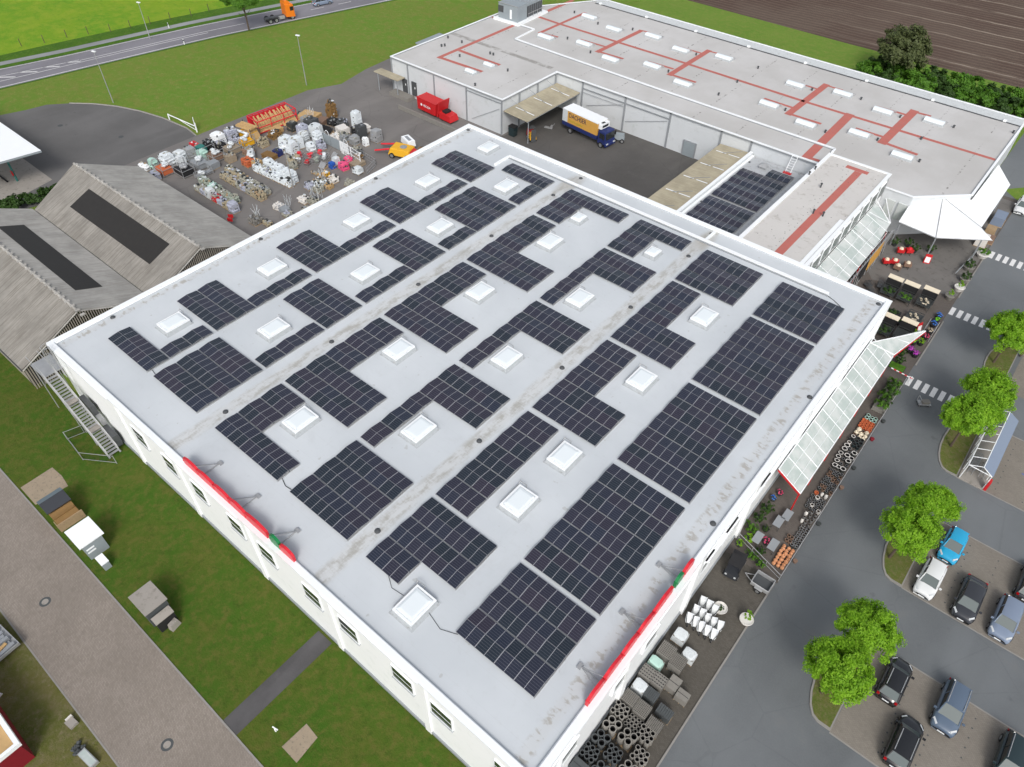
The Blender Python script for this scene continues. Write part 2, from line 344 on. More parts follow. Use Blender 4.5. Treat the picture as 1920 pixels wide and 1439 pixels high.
mat['stonebag'] = M('stone_net', (.34, .335, .285), .85, .4, 9, bump=.6, dirt=(.12, .12, .09))
mat['stonegreen'] = M('green_stone', (.30, .34, .29), .85, .35, 9, bump=.6, dirt=(.12, .14, .11))
mat['stonetan'] = M('tan_stone', (.36, .31, .215), .85, .35, 8, bump=.6, dirt=(.13, .11, .07))
mat['bagwhite'] = M('white_bag', (.68, .73, .76), .5, .12, 3, dirt=(.30, .34, .40))
mat['bagprint'] = M('printed_bag', (.40, .42, .50), .5, .4, 7, dirt=(.10, .10, .22))
mat['foil'] = M('stretch_film', (.62, .66, .68), .3, .12, 4, dirt=(.38, .42, .45))
mat['foilgreen'] = M('green_tint_film', (.42, .62, .55), .35, .15, 3)
mat['peach'] = M('peach_clay', (.62, .30, .155), .75, .14, 6, rv=.2)
mat['terra'] = M('terracotta', (.55, .14, .055), .75, .2, 6, rv=.3)
mat['cream'] = M('cream_glaze', (.72, .64, .50), .5, .12, 6)
mat['zinc'] = M('zinc', (.30, .30, .30), .4, .2, 5, metal=.4)
mat['darkpot'] = M('dark_pot', (.045, .05, .05), .5, .3, 6)
mat['whitepot'] = M('white_pot', (.68, .66, .63), .6, .1, 5)
mat['brownpot'] = M('brown_pot', (.22, .14, .10), .6, .2, 5)
mat['earth'] = M('potting_soil', (.05, .038, .028), .95, .3, 8)
mat['pink'] = M('pink_flowers', (.75, .07, .20), .7, .4, 14, dirt=(.8, .4, .5))
mat['purple'] = M('purple_flowers', (.50, .04, .50), .7, .4, 14, dirt=(.65, .3, .7))
mat['blueflow'] = M('blue_flowers', (.06, .24, .75), .7, .4, 14, dirt=(.35, .5, .9))
mat['limeflow'] = M('lime_planter', (.25, .72, .04), .7, .3, 14)
mat['yellow'] = M('yellow_plastic', (.75, .40, .02), .5, .2, 6)
mat['orange'] = M('orange_paint', (.78, .20, .015), .4, .08, 2)
mat['truckblue'] = M('blue_paint', (.018, .030, .13), .4, .15, 2)
mat['truckyellow'] = M('yellow_tarpaulin', (.62, .34, .075), .5, .08, 1.5)
mat['olivetext'] = M('olive_lettering', (.42, .36, .03), .6, .1, 3)
mat['inkblue'] = M('dark_blue_lettering', (.02, .02, .08), .6, .1, 3)
mat['bluemark'] = M('blue_floor_paint', (.04, .10, .45), .6, .2, 3)
mat['plastic_blue'] = M('blue_plastic', (.02, .10, .42), .5, .2, 4)
mat['teal'] = M('teal_steel', (.03, .17, .15), .5, .15, 2)
mat['headlamp'] = G('lamp_glass', .1, .7).col((.55, .58, .6)).m
mat['tail'] = G('tail_lamp', .2, .6).col((.35, .005, .008)).m
mat['carglass'] = G('car_glass', .06, .7).col((.10, .125, .125)).m
mat['carglass_d'] = G('tinted_glass', .06, .7).col((.018, .022, .024)).m
def paint(name, c, rough=.22): 
    g = G(name, rough, .6); g.b.inputs['Coat Weight'].default_value = .5; g.b.inputs['Coat Roughness'].default_value = .06
    g.col(g.mix(g.math('MULTIPLY', g.noise(1.1, 4), .3), c, tuple(x * .75 for x in c))); return g.m
mat['p_black'] = paint('black_car_paint', (.012, .013, .015)); mat['p_blue'] = paint('bright_blue_car_paint', (.02, .36, .62)); mat['p_white'] = paint('white_car_paint', (.72, .74, .75))
mat['p_steel'] = paint('steel_blue_car_paint', (.10, .14, .20)); mat['p_grey'] = paint('silver_grey_car_paint', (.20, .25, .34)); mat['p_anth'] = paint('anthracite_car_paint', (.035, .038, .045))
mat['p_green'] = paint('dark_green_car_paint', (.018, .035, .04))
# panel end frames read as light lines
def _panel_edges():
    m = mat['panel']; t = m.node_tree; b = t.nodes['Principled BSDF']; src = b.inputs['Base Color'].links[0].from_socket
    tc = t.nodes.new('ShaderNodeTexCoord'); sp = t.nodes.new('ShaderNodeSeparateXYZ'); ab = t.nodes.new('ShaderNodeMath'); ab.operation = 'ABSOLUTE'
    gt = t.nodes.new('ShaderNodeMath'); gt.operation = 'GREATER_THAN'; gt.inputs[1].default_value = .828; mx = t.nodes.new('ShaderNodeMix'); mx.data_type = 'RGBA'
    t.links.new(tc.outputs['Object'], sp.inputs[0]); t.links.new(sp.outputs[0], ab.inputs[0]); t.links.new(ab.outputs[0], gt.inputs[0]); t.links.new(gt.outputs[0], mx.inputs[0])
    t.links.new(src, mx.inputs[6]); mx.inputs[7].default_value = (.36, .37, .40, 1); t.links.new(mx.outputs[2], b.inputs['Base Color'])
_panel_edges()
# ------------------------------------------------------------------ the setting: ground sheets
def sheet(name, pts, z, m, kind='structure'):
    mb = MB(); mb.poly([(p[0], p[1], z) for p in pts], 0); o = mb.build(name, m)
    # keep the sheet facing up
    if o.data.polygons[0].normal.z < 0: o.data.flip_normals()
    return tag(o, kind=kind)
def P2(*l): return [tuple(P(a, b, 0))[:2] for a, b in l]
sheet('ground', [(-500, -250), (400, -250), (400, 700), (-500, 700)], 0, mat['lawn'])
sheet('near_lawn', [(-30, -9.4), (62, -9.4), (62, 0.5), (-12, 0.5), (-8, 13), (-60, 13), (-60, -9.4)], .006, mat['lawn2'])
sheet('worn_lawn', [(-30, -60), (80, -60), (80, -9.4), (-30, -9.4)], .006, mat['lawn3'])
# road corridor on the far left, following x(y)
RD = [(-60, -111.5), (28.7, -84.3), (44.8, -81.3), (57, -78.9), (69.2, -76.3), (85.2, -72.0), (105, -66.6), (160, -51.5), (260, -23)]
def rx(y):
    for (a, p), (b, q) in zip(RD, RD[1:]):
        if y <= b: return p + (q - p) * (y - a) / (b - a)
    return RD[-1][1]
YS = [-60 + i * 8 for i in range(41)]
def strip(name, a, b, z, m, kind='structure', y0=-60, y1=260):
    mb = MB(); ys = [y for y in YS if y0 <= y <= y1]
    for p, q in zip(ys, ys[1:]): mb.poly([(rx(p) + a(p), p, z), (rx(p) + b(p), p, z), (rx(q) + b(q), q, z), (rx(q) + a(q), q, z)])
    o = mb.build(name, m)
    if o.data.polygons[0].normal.z < 0: o.data.flip_normals()
    return tag(o, kind=kind)
wd = lambda y: -8.0 if y > 45 else -8.0 - (45 - y) * .065
strip('meadow', lambda y: -400, lambda y: -13, .008, mat['meadow'])
strip('verge', lambda y: -15.5 + .0 * y, lambda y: .9, .012, mat['tallgrass'])
strip('cycle_path', lambda y: wd(y) - 3.4, lambda y: wd(y) - 1.6, .018, mat['path_grey'])
strip('road', wd, lambda y: .35, .022, mat['road'])
strip('road_edge_line', lambda y: -.25, lambda y: -.05, .030, mat['paint']); strip('road_edge_line', lambda y: wd(y) + .25, lambda y: wd(y) + .42, .030, mat['paint'])
cl = lambda y: -3.9 if y > 45 else -3.9 - (45 - y) * .04
strip('centre_line', lambda y: cl(y), lambda y: cl(y) + .14, .030, mat['paint'], y0=44, y1=76)
strip('centre_line', lambda y: (-3.0 if y > 45 else -3.0 + (45 - y) * .005), lambda y: (-2.86 if y > 45 else -2.86 + (45 - y) * .005), .030, mat['paint'], y1=72)
strip('centre_line', lambda y: -4.2 - max(0, 45 - y) * .075, lambda y: -4.05 - max(0, 45 - y) * .075, .030, mat['paint'], y1=46)
mb = MB()
for y in (84, 90.3, 96.6, 102.9, 109, 115): mb.poly([(rx(y) - 3.9, y, .03), (rx(y) - 3.74, y, .03), (rx(y + 3) - 3.74, y + 3, .03), (rx(y + 3) - 3.9, y + 3, .03)])
for k, y in enumerate((27.5, 31.3, 35.2, 39.2, 43.0)):
    wn_ = (46 - y) * .075 + .7; xr = rx(y) - 3.1; mb.poly([(xr, y + wn_ * .6, .03), (xr, y + .45 + wn_ * .6, .03), (xr - wn_ - .6, y - .9, .03), (xr - wn_ - .6, y - 1.35, .03)])
tag(mb.build('road_hatching', mat['paint']), kind='structure')
# loop drive, yard, dock
arc = P2((0, 216.6), (48, 207), (87.5, 197), (131, 194.3), (175, 195.4), (219, 200), (262.6, 209), (306, 222), (350, 240.7), (368, 254.9))
sheet('loop_drive', [(-95, 0), (-80, 14)] + arc + [(-42, 41), (-42.7, 29), (-40, 22), (-44, 8), (-60, -10)], .014, mat['loop'])
yp = P2((368, 255), (503, 200), (577, 170), (640, 158), (685, 131), (735, 108))
sheet('yard_asphalt', yp + [(-31, 92), (62, 92), (62, 30), (50, 1), (-30, 14), (-41, 22), (-43.2, 29)], .022, mat['yard'])
sheet('dock_asphalt', [(-12, 59), (31, 59), (31, 89), (-6.3, 89), (-6, 74.6), (-10, 70)], .030, mat['dockyard'])
sheet('forecourt', [(-80, 3), (-57.3, 19.9), (-47.3, 19.8), (-45.4, 11.4), (-42, -12), (-80, -12)], .022, mat['slab'])
mb = MB()
for a, b in zip(arc[3:], arc[4:]): mb.tube((*a, .03), (*b, .03), .13, 5)
tag(mb.build('loop_kerb', mat['kerb']), kind='structure')
# east: lanes, plaza, strips
sheet('lane_asphalt', [(59, -60), (190, -60), (190, 230), (59.2, 230)], .014, mat['lane'])
sheet('side_lawn', [(61.5, 112), (70, 122), (90, 150), (90, 135), (66, 108)], .028, mat['bankgrass'])
sheet('plaza', [(48, 59), (64.1, 59), (64.2, 110), (48, 110)], .040, mat['plaza'])
mat['apron'] = M('apron_concrete', (.155, .148, .14), .85, .18, .4, bump=.2, dirt=(.10, .092, .085))
sheet('plaza_apron', [(54.5, 76.5), (64.0, 80.2), (63.9, 109), (48, 109), (48, 80), (52, 80)], .052, mat['apron'])
sheet('storage_strip', [(59, -30), (64.0, -30), (64.0, 28.3), (59, 28.3)], .040, mat['storage'])
sheet('display_strip', [(59, 28.3), (64.25, 28.3), (64.25, 60.2), (59, 60.2)], .052, mat['plaza'])
mb = MB()
mb.box(63.98, 64.12, -30, 28.2, 0, .12); mb.box(64.15, 64.3, 80, 92.5, 0, .12); mb.box(64.15, 64.3, 64, 74, 0, .12)
tag(mb.build('pavement_kerb', mat['kerb']), kind='structure')
# access road, dark path, pads
sheet('access_road', [(-60, -15.9), (70, -15.9), (70, -9.35), (-60, -9.35)], .024, mat['path'])
mb = MB(); mb.box(-60, 70, -9.42, -9.28, 0, .06); mb.box(-60, 70, -16.0, -15.88, 0, .05)
tag(mb.build('path_edging', mat['kerb']), kind='structure')
sheet('dark_path', [(37.35, -9.3), (39.0, -9.3), (38.95, -.1), (37.3, -.1)], .020, mat['darkpath'])
sheet('slab_pad', [(4.7, -9.1), (4.6, -6.0), (6.3, -5.9), (7.9, -6.1), (7.7, -9.1)], .022, mat['sandslab'])
sheet('step_pad', [(42.2, -7.6), (43.9, -7.6), (43.7, -5.5), (42.3, -5.4)], .022, mat['sandslab'])
for (x, y, t) in ((17.9, -13.2, 'beside the small grey and white sheds'), (35.7, -12.9, 'near the dark footpath at the bottom edge')):
    mb = MB().lathe(0, 0, [(.46, 0), (.46, .032)], 18, 0).lathe(0, 0, [(.27, .03), (.27, .042)], 18, 1)
    tag(mb.build('manhole_cover', [mat['darkconcrete'], mat['slab']], None, (x, y, .0)), 'round manhole cover in the paved access road ' + t, 'manhole cover', 'manhole covers in the access road')
for (px, py, t) in ((113, 236, 'left'), (227, 257, 'right')):
    p = P(px, py); mb = MB().lathe(0, 0, [(.4, 0), (.4, .03)], 14, 0)
    tag(mb.build('drain_cover', mat['darkconcrete'], None, (p.x, p.y, .0)), 'dark drain cover in the curved loop drive, %s one of two' % t, 'drain cover')
# parking bays and islands
sheet('parking_bay', [(72.7, 19.4), (100, 19.4), (100, 28.6), (72.9, 28.6)], .022, mat['bay'])
sheet('parking_bay', [(72.5, 35.0), (100, 35.0), (100, 41), (80.8, 44.2), (72.8, 44.3)], .022, mat['bay'])
sheet('parking_bay', [(72.7, 50.6), (100, 50.6), (100, 60.0), (72.7, 60.0)], .022, mat['bay'])
sheet('parking_bay', [(73.2, 66.5), (100, 66.5), (100, 75), (73.2, 75)], .022, mat['bay'])
sheet('parking_bay', [(72.7, 2.6), (100, 2.6), (100, 12), (72.7, 12)], .022, mat['bay'])
mb = MB()
for y in (19.4, 28.6, 35.0, 44.3, 50.6, 60.0): mb.box(72.7, 100, y - .06, y + .06, 0, .035)
tag(mb.build('bay_edging', mat['kerb']), kind='structure')
mb = MB()
for y0, y1 in ((19.6, 28.4), (35.2, 44.1), (50.8, 59.8)):
    for i in range(10):
        for k in range(9):
            y = y0 + .8 + k * (y1 - y0 - 1.6) / 8; x = 76.05 + i * 2.42
            mb.lathe(x, y, [(.07, .02), (.07, .03)], 6)
tag(mb.build('bay_marker_studs', mat['darkconcrete']), kind='structure')
def island(y0, y1, xw=70.0):
    cx = 72.7; pl = [(cx, y0), (cx, y1)]; n = 10; r = (y1 - y0) / 2
    for i in range(n + 1):
        t = math.pi / 2 + math.pi * i / n; pl.append((cx - 1.0 + (cx - 1.0 - xw) * math.cos(t), (y0 + y1) / 2 + r * math.sin(t)))
    mb = MB(); mb.prism(pl, 0, .11); tag(mb.build('island_kerb', mat['kerb']), kind='structure')
    c = (71.6, (y0 + y1) / 2); q = [(c[0] + (x - c[0]) * .9, c[1] + (y - c[1]) * .955) for x, y in pl]
    sheet('island_grass', q, .13, mat['islandgrass'])
for a, b in ((19.5, 28.5), (35.0, 44.2), (50.6, 59.8), (66.6, 75), (3, 12)): island(a, b)
# crossings
for n_, (ya, yb, xs) in enumerate(((60.2, 61.9, [64.3 + .88 * i for i in range(7)]), (76.0, 77.7, [64.2 + .88 * i for i in range(7)]), (91.8, 93.6, [64.6 + .88 * i for i in range(7)]))):
    mb = MB()
    for x in xs: mb.box(x, x + .5, ya, yb, .015, .022)
    tag(mb.build('zebra_crossing', mat['paint']), kind='structure')
# field beyond
sheet('ploughed_field', [(-200, 166), (-16.6, 151.9), (22, 151.8), (60, 153), (300, 178), (300, 600), (-200, 600)], .016, mat['soil'])
sheet('bank', [(-26, 123), (-23, 152.6), (60, 153.4), (120, 160), (120, 120)], .012, mat['bankgrass'])
# ------------------------------------------------------------------ main building
Z1, ZR = 9.5, 9.2
L1, W1 = 59.7, 59.35
mainb = thing('supermarket_building', (0, 0, 0), 'large white flat-roofed building under the solar panels', 'building')
wl = MB()
for a in ((0, W1, .25, .55), (0, W1, L1 - .55, L1 - .25), (.25, .55, .55, L1 - .55), (W1 - .55, W1 - .25, .55, L1 - .55)): wl.box(*a, 0, Z1 - .14)
WX = [(12.9, 14.8), (17.8, 19.6), (22.2, 24.0), (27.4, 29.2), (31.4, 33.3), (36.9, 38.8), (41.0, 42.9), (46.6, 48.6), (50.4, 52.3), (56.1, 58.0)]
PX = [.05, 10.9, 20.3, 30.15, 39.9, 49.7, 59.3 - .4]
for x in PX[1:-1]: wl.box(x - .3, x + .3, .08, .25, 0, Z1 - .15)
for x in (0.3, 59.0): wl.box(x - .3, x + .3, .06, .25, 0, Z1 - .15)
for i in range(7): wl.box(W1 - .25, W1 + .02, 1 + i * 9.7, 1.7 + i * 9.7, 0, Z1 - .15)
wl.build('wall', mat['wall'], mainb)
sk_ = MB()
for x0, x1 in zip(PX, PX[1:]): sk_.box(x0 + .5, x1 - .5, .06, .25, Z1 - .75, Z1 - .16)
sk_.build('fascia', mat['white'], mainb)
bs = MB(); bs.box(.1, W1 - .1, .12, .25, 0, .35); bs.box(W1 - .25, W1 - .12, .2, L1, 0, .35); bs.build('plinth', mat['steelgrey'], mainb)
rf = MB(); rf.box(.5, W1 - .5, .5, L1 - .5, ZR - .4, ZR); rf.build('roof', mat['membrane'], mainb)
cp = MB(); cw = .46
for a in ((-.06, W1 + .06, -.06, cw), (-.06, W1 + .06, L1 - cw, L1 + .06), (-.06, cw, cw, L1 - cw), (W1 - cw, W1 + .06, cw, L1 - cw)): cp.box(*a, Z1 - .14, Z1)
for i, (a, b) in enumerate(zip(PX, PX[1:])):
    if i % 2 == 0: cp.box(a, b, -.16, -.06, Z1 - .2, Z1 - .03)
for i in range(3): cp.box(W1 + .06, W1 + .17, 4 + i * 19.6, 13.6 + i * 19.6, Z1 - .2, Z1 - .03)
cp.build('parapet_cap', mat['white'], mainb)
# inner upstand
up = MB()
for a in ((cw, W1 - cw, cw, cw + .1), (cw, W1 - cw, L1 - cw - .1, L1 - cw), (cw, cw + .1, cw + .1, L1 - cw - .1), (W1 - cw - .1, W1 - cw, cw + .1, L1 - cw - .1)): up.box(*a, ZR, Z1 - .15)
up.build('upstand', mat['membrane'], mainb)
# expansion ridge near the far edge
lg = MB(); lg.box(9.85, 53.8, 56.55, 56.9, ZR, ZR + .26); lg.box(9.75, 10.05, 53.8, 56.55, ZR, ZR + .26); lg.box(38.9, 39.2, 56.9, 59.2, ZR, ZR + .2)
lg.build('expansion_joint', mat['white'], mainb)
lj = MB(); lj.box(9.85, 53.8, 56.35, 56.53, ZR, ZR + .1); lj.box(9.9, 53.8, 56.95, 57.1, ZR, ZR + .12); lj.build('joint_flashing', mat['steelgrey'], mainb)
for (x0, x1) in WX:
    f = MB(); z0, z1 = 5.15, 7.05
    for a in ((x0 - .07, x1 + .07, z0 - .07, z0), (x0 - .07, x1 + .07, z1, z1 + .07), (x0 - .07, x0, z0, z1), (x1, x1 + .07, z0, z1)): f.box(a[0], a[1], .14, .26, a[2], a[3])
    f.box(x0, x1, .15, .175, z0 + (z1 - z0) / 2 - .02, z0 + (z1 - z0) / 2 + .02)
    fo = f.build('window', mat['white'], mainb); MB().box(x0, x1, .165, .24, z0, z1).build('pane', mat['glass_win'], fo)
    MB().box(x0 - .12, x1 + .12, .08, .26, z0 - .16, z0 - .09).build('sill', mat['kerbup'], fo)
for y0 in (3.2, 9.3, 13.3, 21.5, 25.5, 31.5):
    f = MB(); z0, z1 = 4.7, 6.4
    for a in ((y0 - .1, y0 + 1.9, z0 - .1, z0), (y0 - .1, y0 + 1.9, z1, z1 + .1), (y0 - .1, y0, z0, z1), (y0 + 1.8, y0 + 1.9, z0, z1)): f.box(W1 - .27, W1 - .02, a[0], a[1], a[2], a[3])
    fo = f.build('window', mat['white'], mainb); MB().box(W1 - .24, W1 - .1, y0, y0 + 1.8, z0, z1).build('pane', mat['glass_win'], fo)
# facade ledges on the east side
el = MB()
for i in range(6): el.box(W1 - .25, W1 - .04, 2 + i * 9.7, 10.4 + i * 9.7, 7.4, 7.62)
el.box(W1 - .25, W1 + .12, 22, 58.8, 6.3, 6.5); el.box(W1 - .25, W1 - .02, .6, 59, 8.6, 8.75)
el.build('facade_ledge', mat['white'], mainb)
# roof outlets
for (x, y) in [(20.0, 5.9), (20.0, 17.9), (20.0, 29.7), (20.0, 41.5), (20.0, 53.1), (39.1, 6.2), (39.1, 17.9), (39.1, 29.6), (39.1, 41.3), (39.1, 53.0), (.85, 6.1), (.8, 23.9), (.8, 41.4), (.8, 58.7), (58.4, 58.7), (58.5, 41.3), (58.4, 23.5), (20.2, 58.6), (38.9, 58.6)]:
    MB().lathe(0, 0, [(.26, 0), (.22, .09), (.09, .15)], 10).build('roof_outlet', mat['darksteel'], mainb, (x, y, ZR))
# ------------------------------------------------------------------ solar arrays
PU, PV, TL = 1.715, 2.36, R_(7)
pm = MB().box(-.85, .85, -.567, .567, -.02, .02, 1, 0).mesh('solar_panel', [mat['panel'], mat['panelframe']])
def add_array(blocks, zr, label):
    x0 = min(b[0] for b in blocks); y0 = min(b[2] for b in blocks)
    t = thing('solar_array', (x0, y0, zr), label, 'solar array', group='solar arrays laid out on the flat roofs'); rl = MB()
    for (bx, nu, by, nv) in blocks:
        for j in range(nv):
            v = by - y0 + j * PV
            for i in range(nu):
                u = bx - x0 + i * PU + PU / 2
                for s in (0, 1):
                    o = bpy.data.objects.new('solar_panel', pm); COL.objects.link(o); o.parent = t
                    o.location = (u, v + (.575 if s == 0 else 1.715), .24 + random.uniform(-.006, .006)); o.rotation_euler = ((TL if s == 0 else -TL) + random.uniform(-.006, .006), 0, 0)
            for i in range(nu + 1):
                u = bx - x0 + i * PU; rl.box(u - .03, u + .03, v + .02, v + 2.27, .02, .09)
            rl.box(bx - x0, bx - x0 + nu * PU, v + 1.12, v + 1.17, .09, .26)
        rl.box(bx - x0 + nu * PU + .01, bx - x0 + nu * PU + .04, by - y0, by - y0 + nv * PV - .1, .03, .12)
    rl.build('mounting_rail', mat['rail'], t); return t
random.seed(3)
SX = [3.6, 11.45, 21.0, 31.2, 40.15, 49.2]
m3 = 3 * PU
ARR = {
 (0, 0): [(3.6, 4, 4.1, 1), (3.6 + m3, 1, 6.5, 2)], (0, 1): [(3.6, 4, 11.55, 2), (3.6 + m3, 1, 16.3, 3)], (0, 2): [(3.6, 4, 23.9, 2), (3.6 + m3, 1, 28.65, 3)], (0, 3): [(3.6, 4, 36.2, 2), (3.6 + m3, 1, 40.95, 3)], (0, 4): [(3.6, 4, 48.5, 2)],
 (1, 0): [(11.45, 4, 4.15, 3)], (1, 1): [(11.45 + m3, 1, 11.5, 3), (11.45, 4, 18.75, 2)], (1, 2): [(11.45 + m3, 1, 23.9, 3), (11.45, 4, 31.05, 2)], (1, 3): [(11.45 + m3, 1, 36.2, 2), (11.45, 4, 41.0, 3)], (1, 4): [(11.45 + m3, 1, 48.5, 2), (11.45, 4, 53.3, 1)],
 (2, 0): [(21, 5, 4.15, 1), (21, 2, 6.51, 2)], (2, 1): [(21, 5, 11.55, 2), (21, 2, 16.27, 3)], (2, 2): [(21, 5, 23.85, 2), (21, 2, 28.57, 3)], (2, 3): [(21, 5, 36.15, 2), (21, 2, 40.87, 3)], (2, 4): [(21, 2, 48.45, 2), (21, 5, 53.17, 1)],
 (3, 0): [(31.2, 4, 4.1, 3)], (3, 1): [(31.2, 1, 11.55, 3), (31.2, 4, 18.63, 2)], (3, 2): [(31.2, 1, 23.9, 3), (31.2, 4, 30.98, 2)], (3, 3): [(31.2, 1, 36.2, 3), (31.2, 4, 43.28, 2)], (3, 4): [(31.2, 2, 48.5, 2), (31.2, 4, 53.22, 1)],
 (4, 0): [(40.15, 2, 4.05, 1), (40.15, 4, 6.41, 2)], (4, 1): [(40.15, 2, 11.45, 5)], (4, 2): [(40.15, 4, 23.75, 2), (40.15, 2, 28.47, 3)], (4, 3): [(40.15, 4, 36.05, 2), (40.15, 2, 40.77, 3)], (4, 4): [(40.15, 4, 48.25, 3)],
 (5, 0): [(49.2, 4, 4.1, 3)], (5, 1): [(49.2, 4, 11.5, 5)], (5, 2): [(49.2, 4, 23.85, 5)], (5, 3): [(49.2, 4, 36.15, 5)], (5, 4): [(49.2, 4, 48.4, 3)]}
RW5 = ['nearest the camera', 'second from camera', 'third from camera', 'fourth from camera', 'farthest from camera']
for (i, j), bl in ARR.items():
    shp = 'rectangular' if len(bl) == 1 else 'stepped'
    add_array(bl, ZR, '%s solar panel field in the %s strip from the left edge, %s' % (shp, ORD[i], RW5[j]))
add_array([(31.15, 4, 67.4, 3)], 3.8, 'solar panel field on the low annex roof, the part next to the main building')
add_array([(31.15, 4, 74.85, 4), (31.15 + 2 * PU, 2, 84.35, 1)], 3.8, 'solar panel field on the low annex roof, the stepped part by the roof ladder')
# cables between arrays
cb = MB(); cb.path([(42.2, 4.3, ZR + .03), (43.4, 3.6, ZR + .03), (46.6, 4.0, ZR + .03), (48.2, 3.6, ZR + .03), (49.4, 4.1, ZR + .03)], .022, 5)
tag(cb.build('roof_cable', mat['darksteel']), 'thin dark cable snaking over the roof past the nearest skylight', 'cable')
cb = MB().path([(29.6, 4.6, ZR + .03), (30.4, 4.3, ZR + .03), (31.2, 4.4, ZR + .03)], .035, 5)
tag(cb.build('roof_cable', mat['darksteel']), 'short dark cable joining two panel fields behind the left roof sign', 'cable')
cb = MB().path([(53.7, 56.5, ZR + .05), (54.6, 56.2, ZR + .03), (55.6, 55.6, ZR + .05)], .035, 5)
tag(cb.build('roof_cable', mat['darksteel']), 'dark cable from the white joint strip to the far right panel field', 'cable')
cb = MB().path([(9.3, 4.2, ZR + .03), (10.4, 4.6, ZR + .03), (11.6, 4.4, ZR + .03)], .035, 5)
tag(cb.build('roof_cable', mat['darksteel']), 'dark cable between the two leftmost panel fields', 'cable')
# ------------------------------------------------------------------ skylights
def make_sky(name, label, sx, sy, arm=True):
    t = thing(name, (0, 0, 0), label, 'skylight', group='opening skylights between the solar panels')
    k = MB(); k.obox(0, 0, 0, sx + .35, sy + .35, .38, 0, 0, None, .93); k.obox(0, 0, -.01, sx + .62, sy + .62, .03); k.build('kerb', mat['kerbup'], t)
    f = MB(); h = .38
    for a in ((-sx / 2 - .1, sx / 2 + .1, -sy / 2 - .1, -sy / 2 + .06), (-sx / 2 - .1, sx / 2 + .1, sy / 2 - .06, sy / 2 + .1), (-sx / 2 - .1, -sx / 2 + .06, -sy / 2 + .06, sy / 2 - .06), (sx / 2 - .06, sx / 2 + .1, -sy / 2 + .06, sy / 2 - .06)): f.box(*a, h - .06, h + .12)
    f.build('frame', mat['white'], t)
    d = MB(); q = lambda k_: [(-sx / 2 * k_, -sy / 2 * k_), (sx / 2 * k_, -sy / 2 * k_), (sx / 2 * k_, sy / 2 * k_), (-sx / 2 * k_, sy / 2 * k_)]
    d.hexa([(x, y, h) for x, y in q(.95)], [(x, y, h + .15) for x, y in q(.9)]); d.hexa([(x, y, h + .15) for x, y in q(.9)], [(x, y, h + .21) for x, y in q(.7)]); d.build('dome', mat['dome'], t, smooth=False)
    if arm:
        a = MB(); a.path([(-sx / 2 - .22, sy / 2 - .1, .05), (-sx / 2 - .22, sy / 2 + .28, .62), (-sx / 2 + .45, sy / 2 + .28, .62), (-sx / 2 + .45, sy / 2 + .2, .1)], .035, 5); a.tube((-sx / 2 - .22, -sy / 2 + .2, .3), (-sx / 2 - .22, sy / 2, .4), .04, 5)
        a.build('opener_arm', mat['galv'], t)
    return t
SK = {0: [9.4, 21.25, 33.2, 44.9, 56.4], 1: [15.3, 27.2, 38.7, 50.5], 2: [9.4, 21.15, 32.8, 44.7], 3: [15.3, 27.0, 38.7], 4: [3.6, 15.15, 21.1, 32.9, 44.6]}
SKX = [6.5, 14.6, 26.0, 34.5, 45.75]
proto = None
for c, ys in SK.items():
    for r, y in enumerate(ys):
        lab = 'white skylight in the %s row from the left roof edge, %s from the near facade' % (ORD[c], ORD[r])
        if proto is None: proto = make_sky('skylight', lab, 1.7, 2.3); o = proto; PK = kids(proto)
        else: o = inst(proto, (0, 0, 0), 0, lab)
        o.location = (SKX[c], y, ZR)
        if (c, r) == (0, 4): o.scale = (.95, .95, 1)
for x, y, lb in ((25.6, 50.7, 'small white skylight close to the far roof edge in the middle strip'), (35.9, 50.6, 'small white skylight beside the far stepped panel field and the drain line')):
    o = make_sky('small_skylight', lb, 1.1, 1.35); o.location = (x, y, ZR)
# ------------------------------------------------------------------ rear hall
ZH = 6.0
HP = [(-32, 74.5), (-6.35, 74.5), (-6.35, 88.75), (49.4, 88.75), (53.3, 88.75), (59.2, 94.65), (59.2, 123), (-21, 123), (-31.7, 106.5)]
hall = thing('rear_hall', (0, 0, 0), 'long pale flat-roofed hall with red roof strips behind the loading yard', 'building')
def inset(pl, d):
    out = []; n = len(pl)
    for i in range(n):
        a, b, c = Vector(pl[i - 1]), Vector(pl[i]), Vector(pl[(i + 1) % n]); e1 = (b - a).normalized(); e2 = (c - b).normalized()
        n1 = Vector((-e1.y, e1.x)); n2 = Vector((-e2.y, e2.x)); k = (n1 + n2); k /= max(.3, k.dot(n1)); out.append(tuple(b + k * d))
    return out
def ring(mb, pl, w0, w1, z0, z1, m=0):
    A, B = inset(pl, w0), inset(pl, w1); n = len(pl)
    for i in range(n):
        j = (i + 1) % n; q = [A[i], A[j], B[j], B[i]]; mb.hexa([(*p, z0) for p in q], [(*p, z1) for p in q], m)
ring(w_ := MB(), HP, .12, .4, 0, ZH - .1); w_.build('wall', mat['wallpanel'], hall)
MB().prism(inset(HP, .4), ZH - .5, ZH - .12).build('roof', mat['hallroof'], hall)
ring(c_ := MB(), HP, -.03, .28, ZH - .1, ZH + .02); c_.build('parapet_cap', mat['white'], hall)
ring(c_ := MB(), HP, .28, .4, ZH - .115, ZH - .03); c_.build('upstand', mat['steelgrey'], hall)
tr = MB()   # grey corner posts and top band
for x in (-31.9, -27.9, -21.6, -14.2, -6.55): tr.box(x - .12, x + .12, 74.48, 74.62, 0, ZH - .12)
for x in (-.9, 7.6, 16.0, 24.9, 29.8): tr.box(x - .13, x + .13, 88.7, 88.87, 0, ZH - .12)
for y in (78.8, 83.6, 88.5): tr.box(-6.45, -6.25, y - .13, y + .13, 0, ZH - .12)
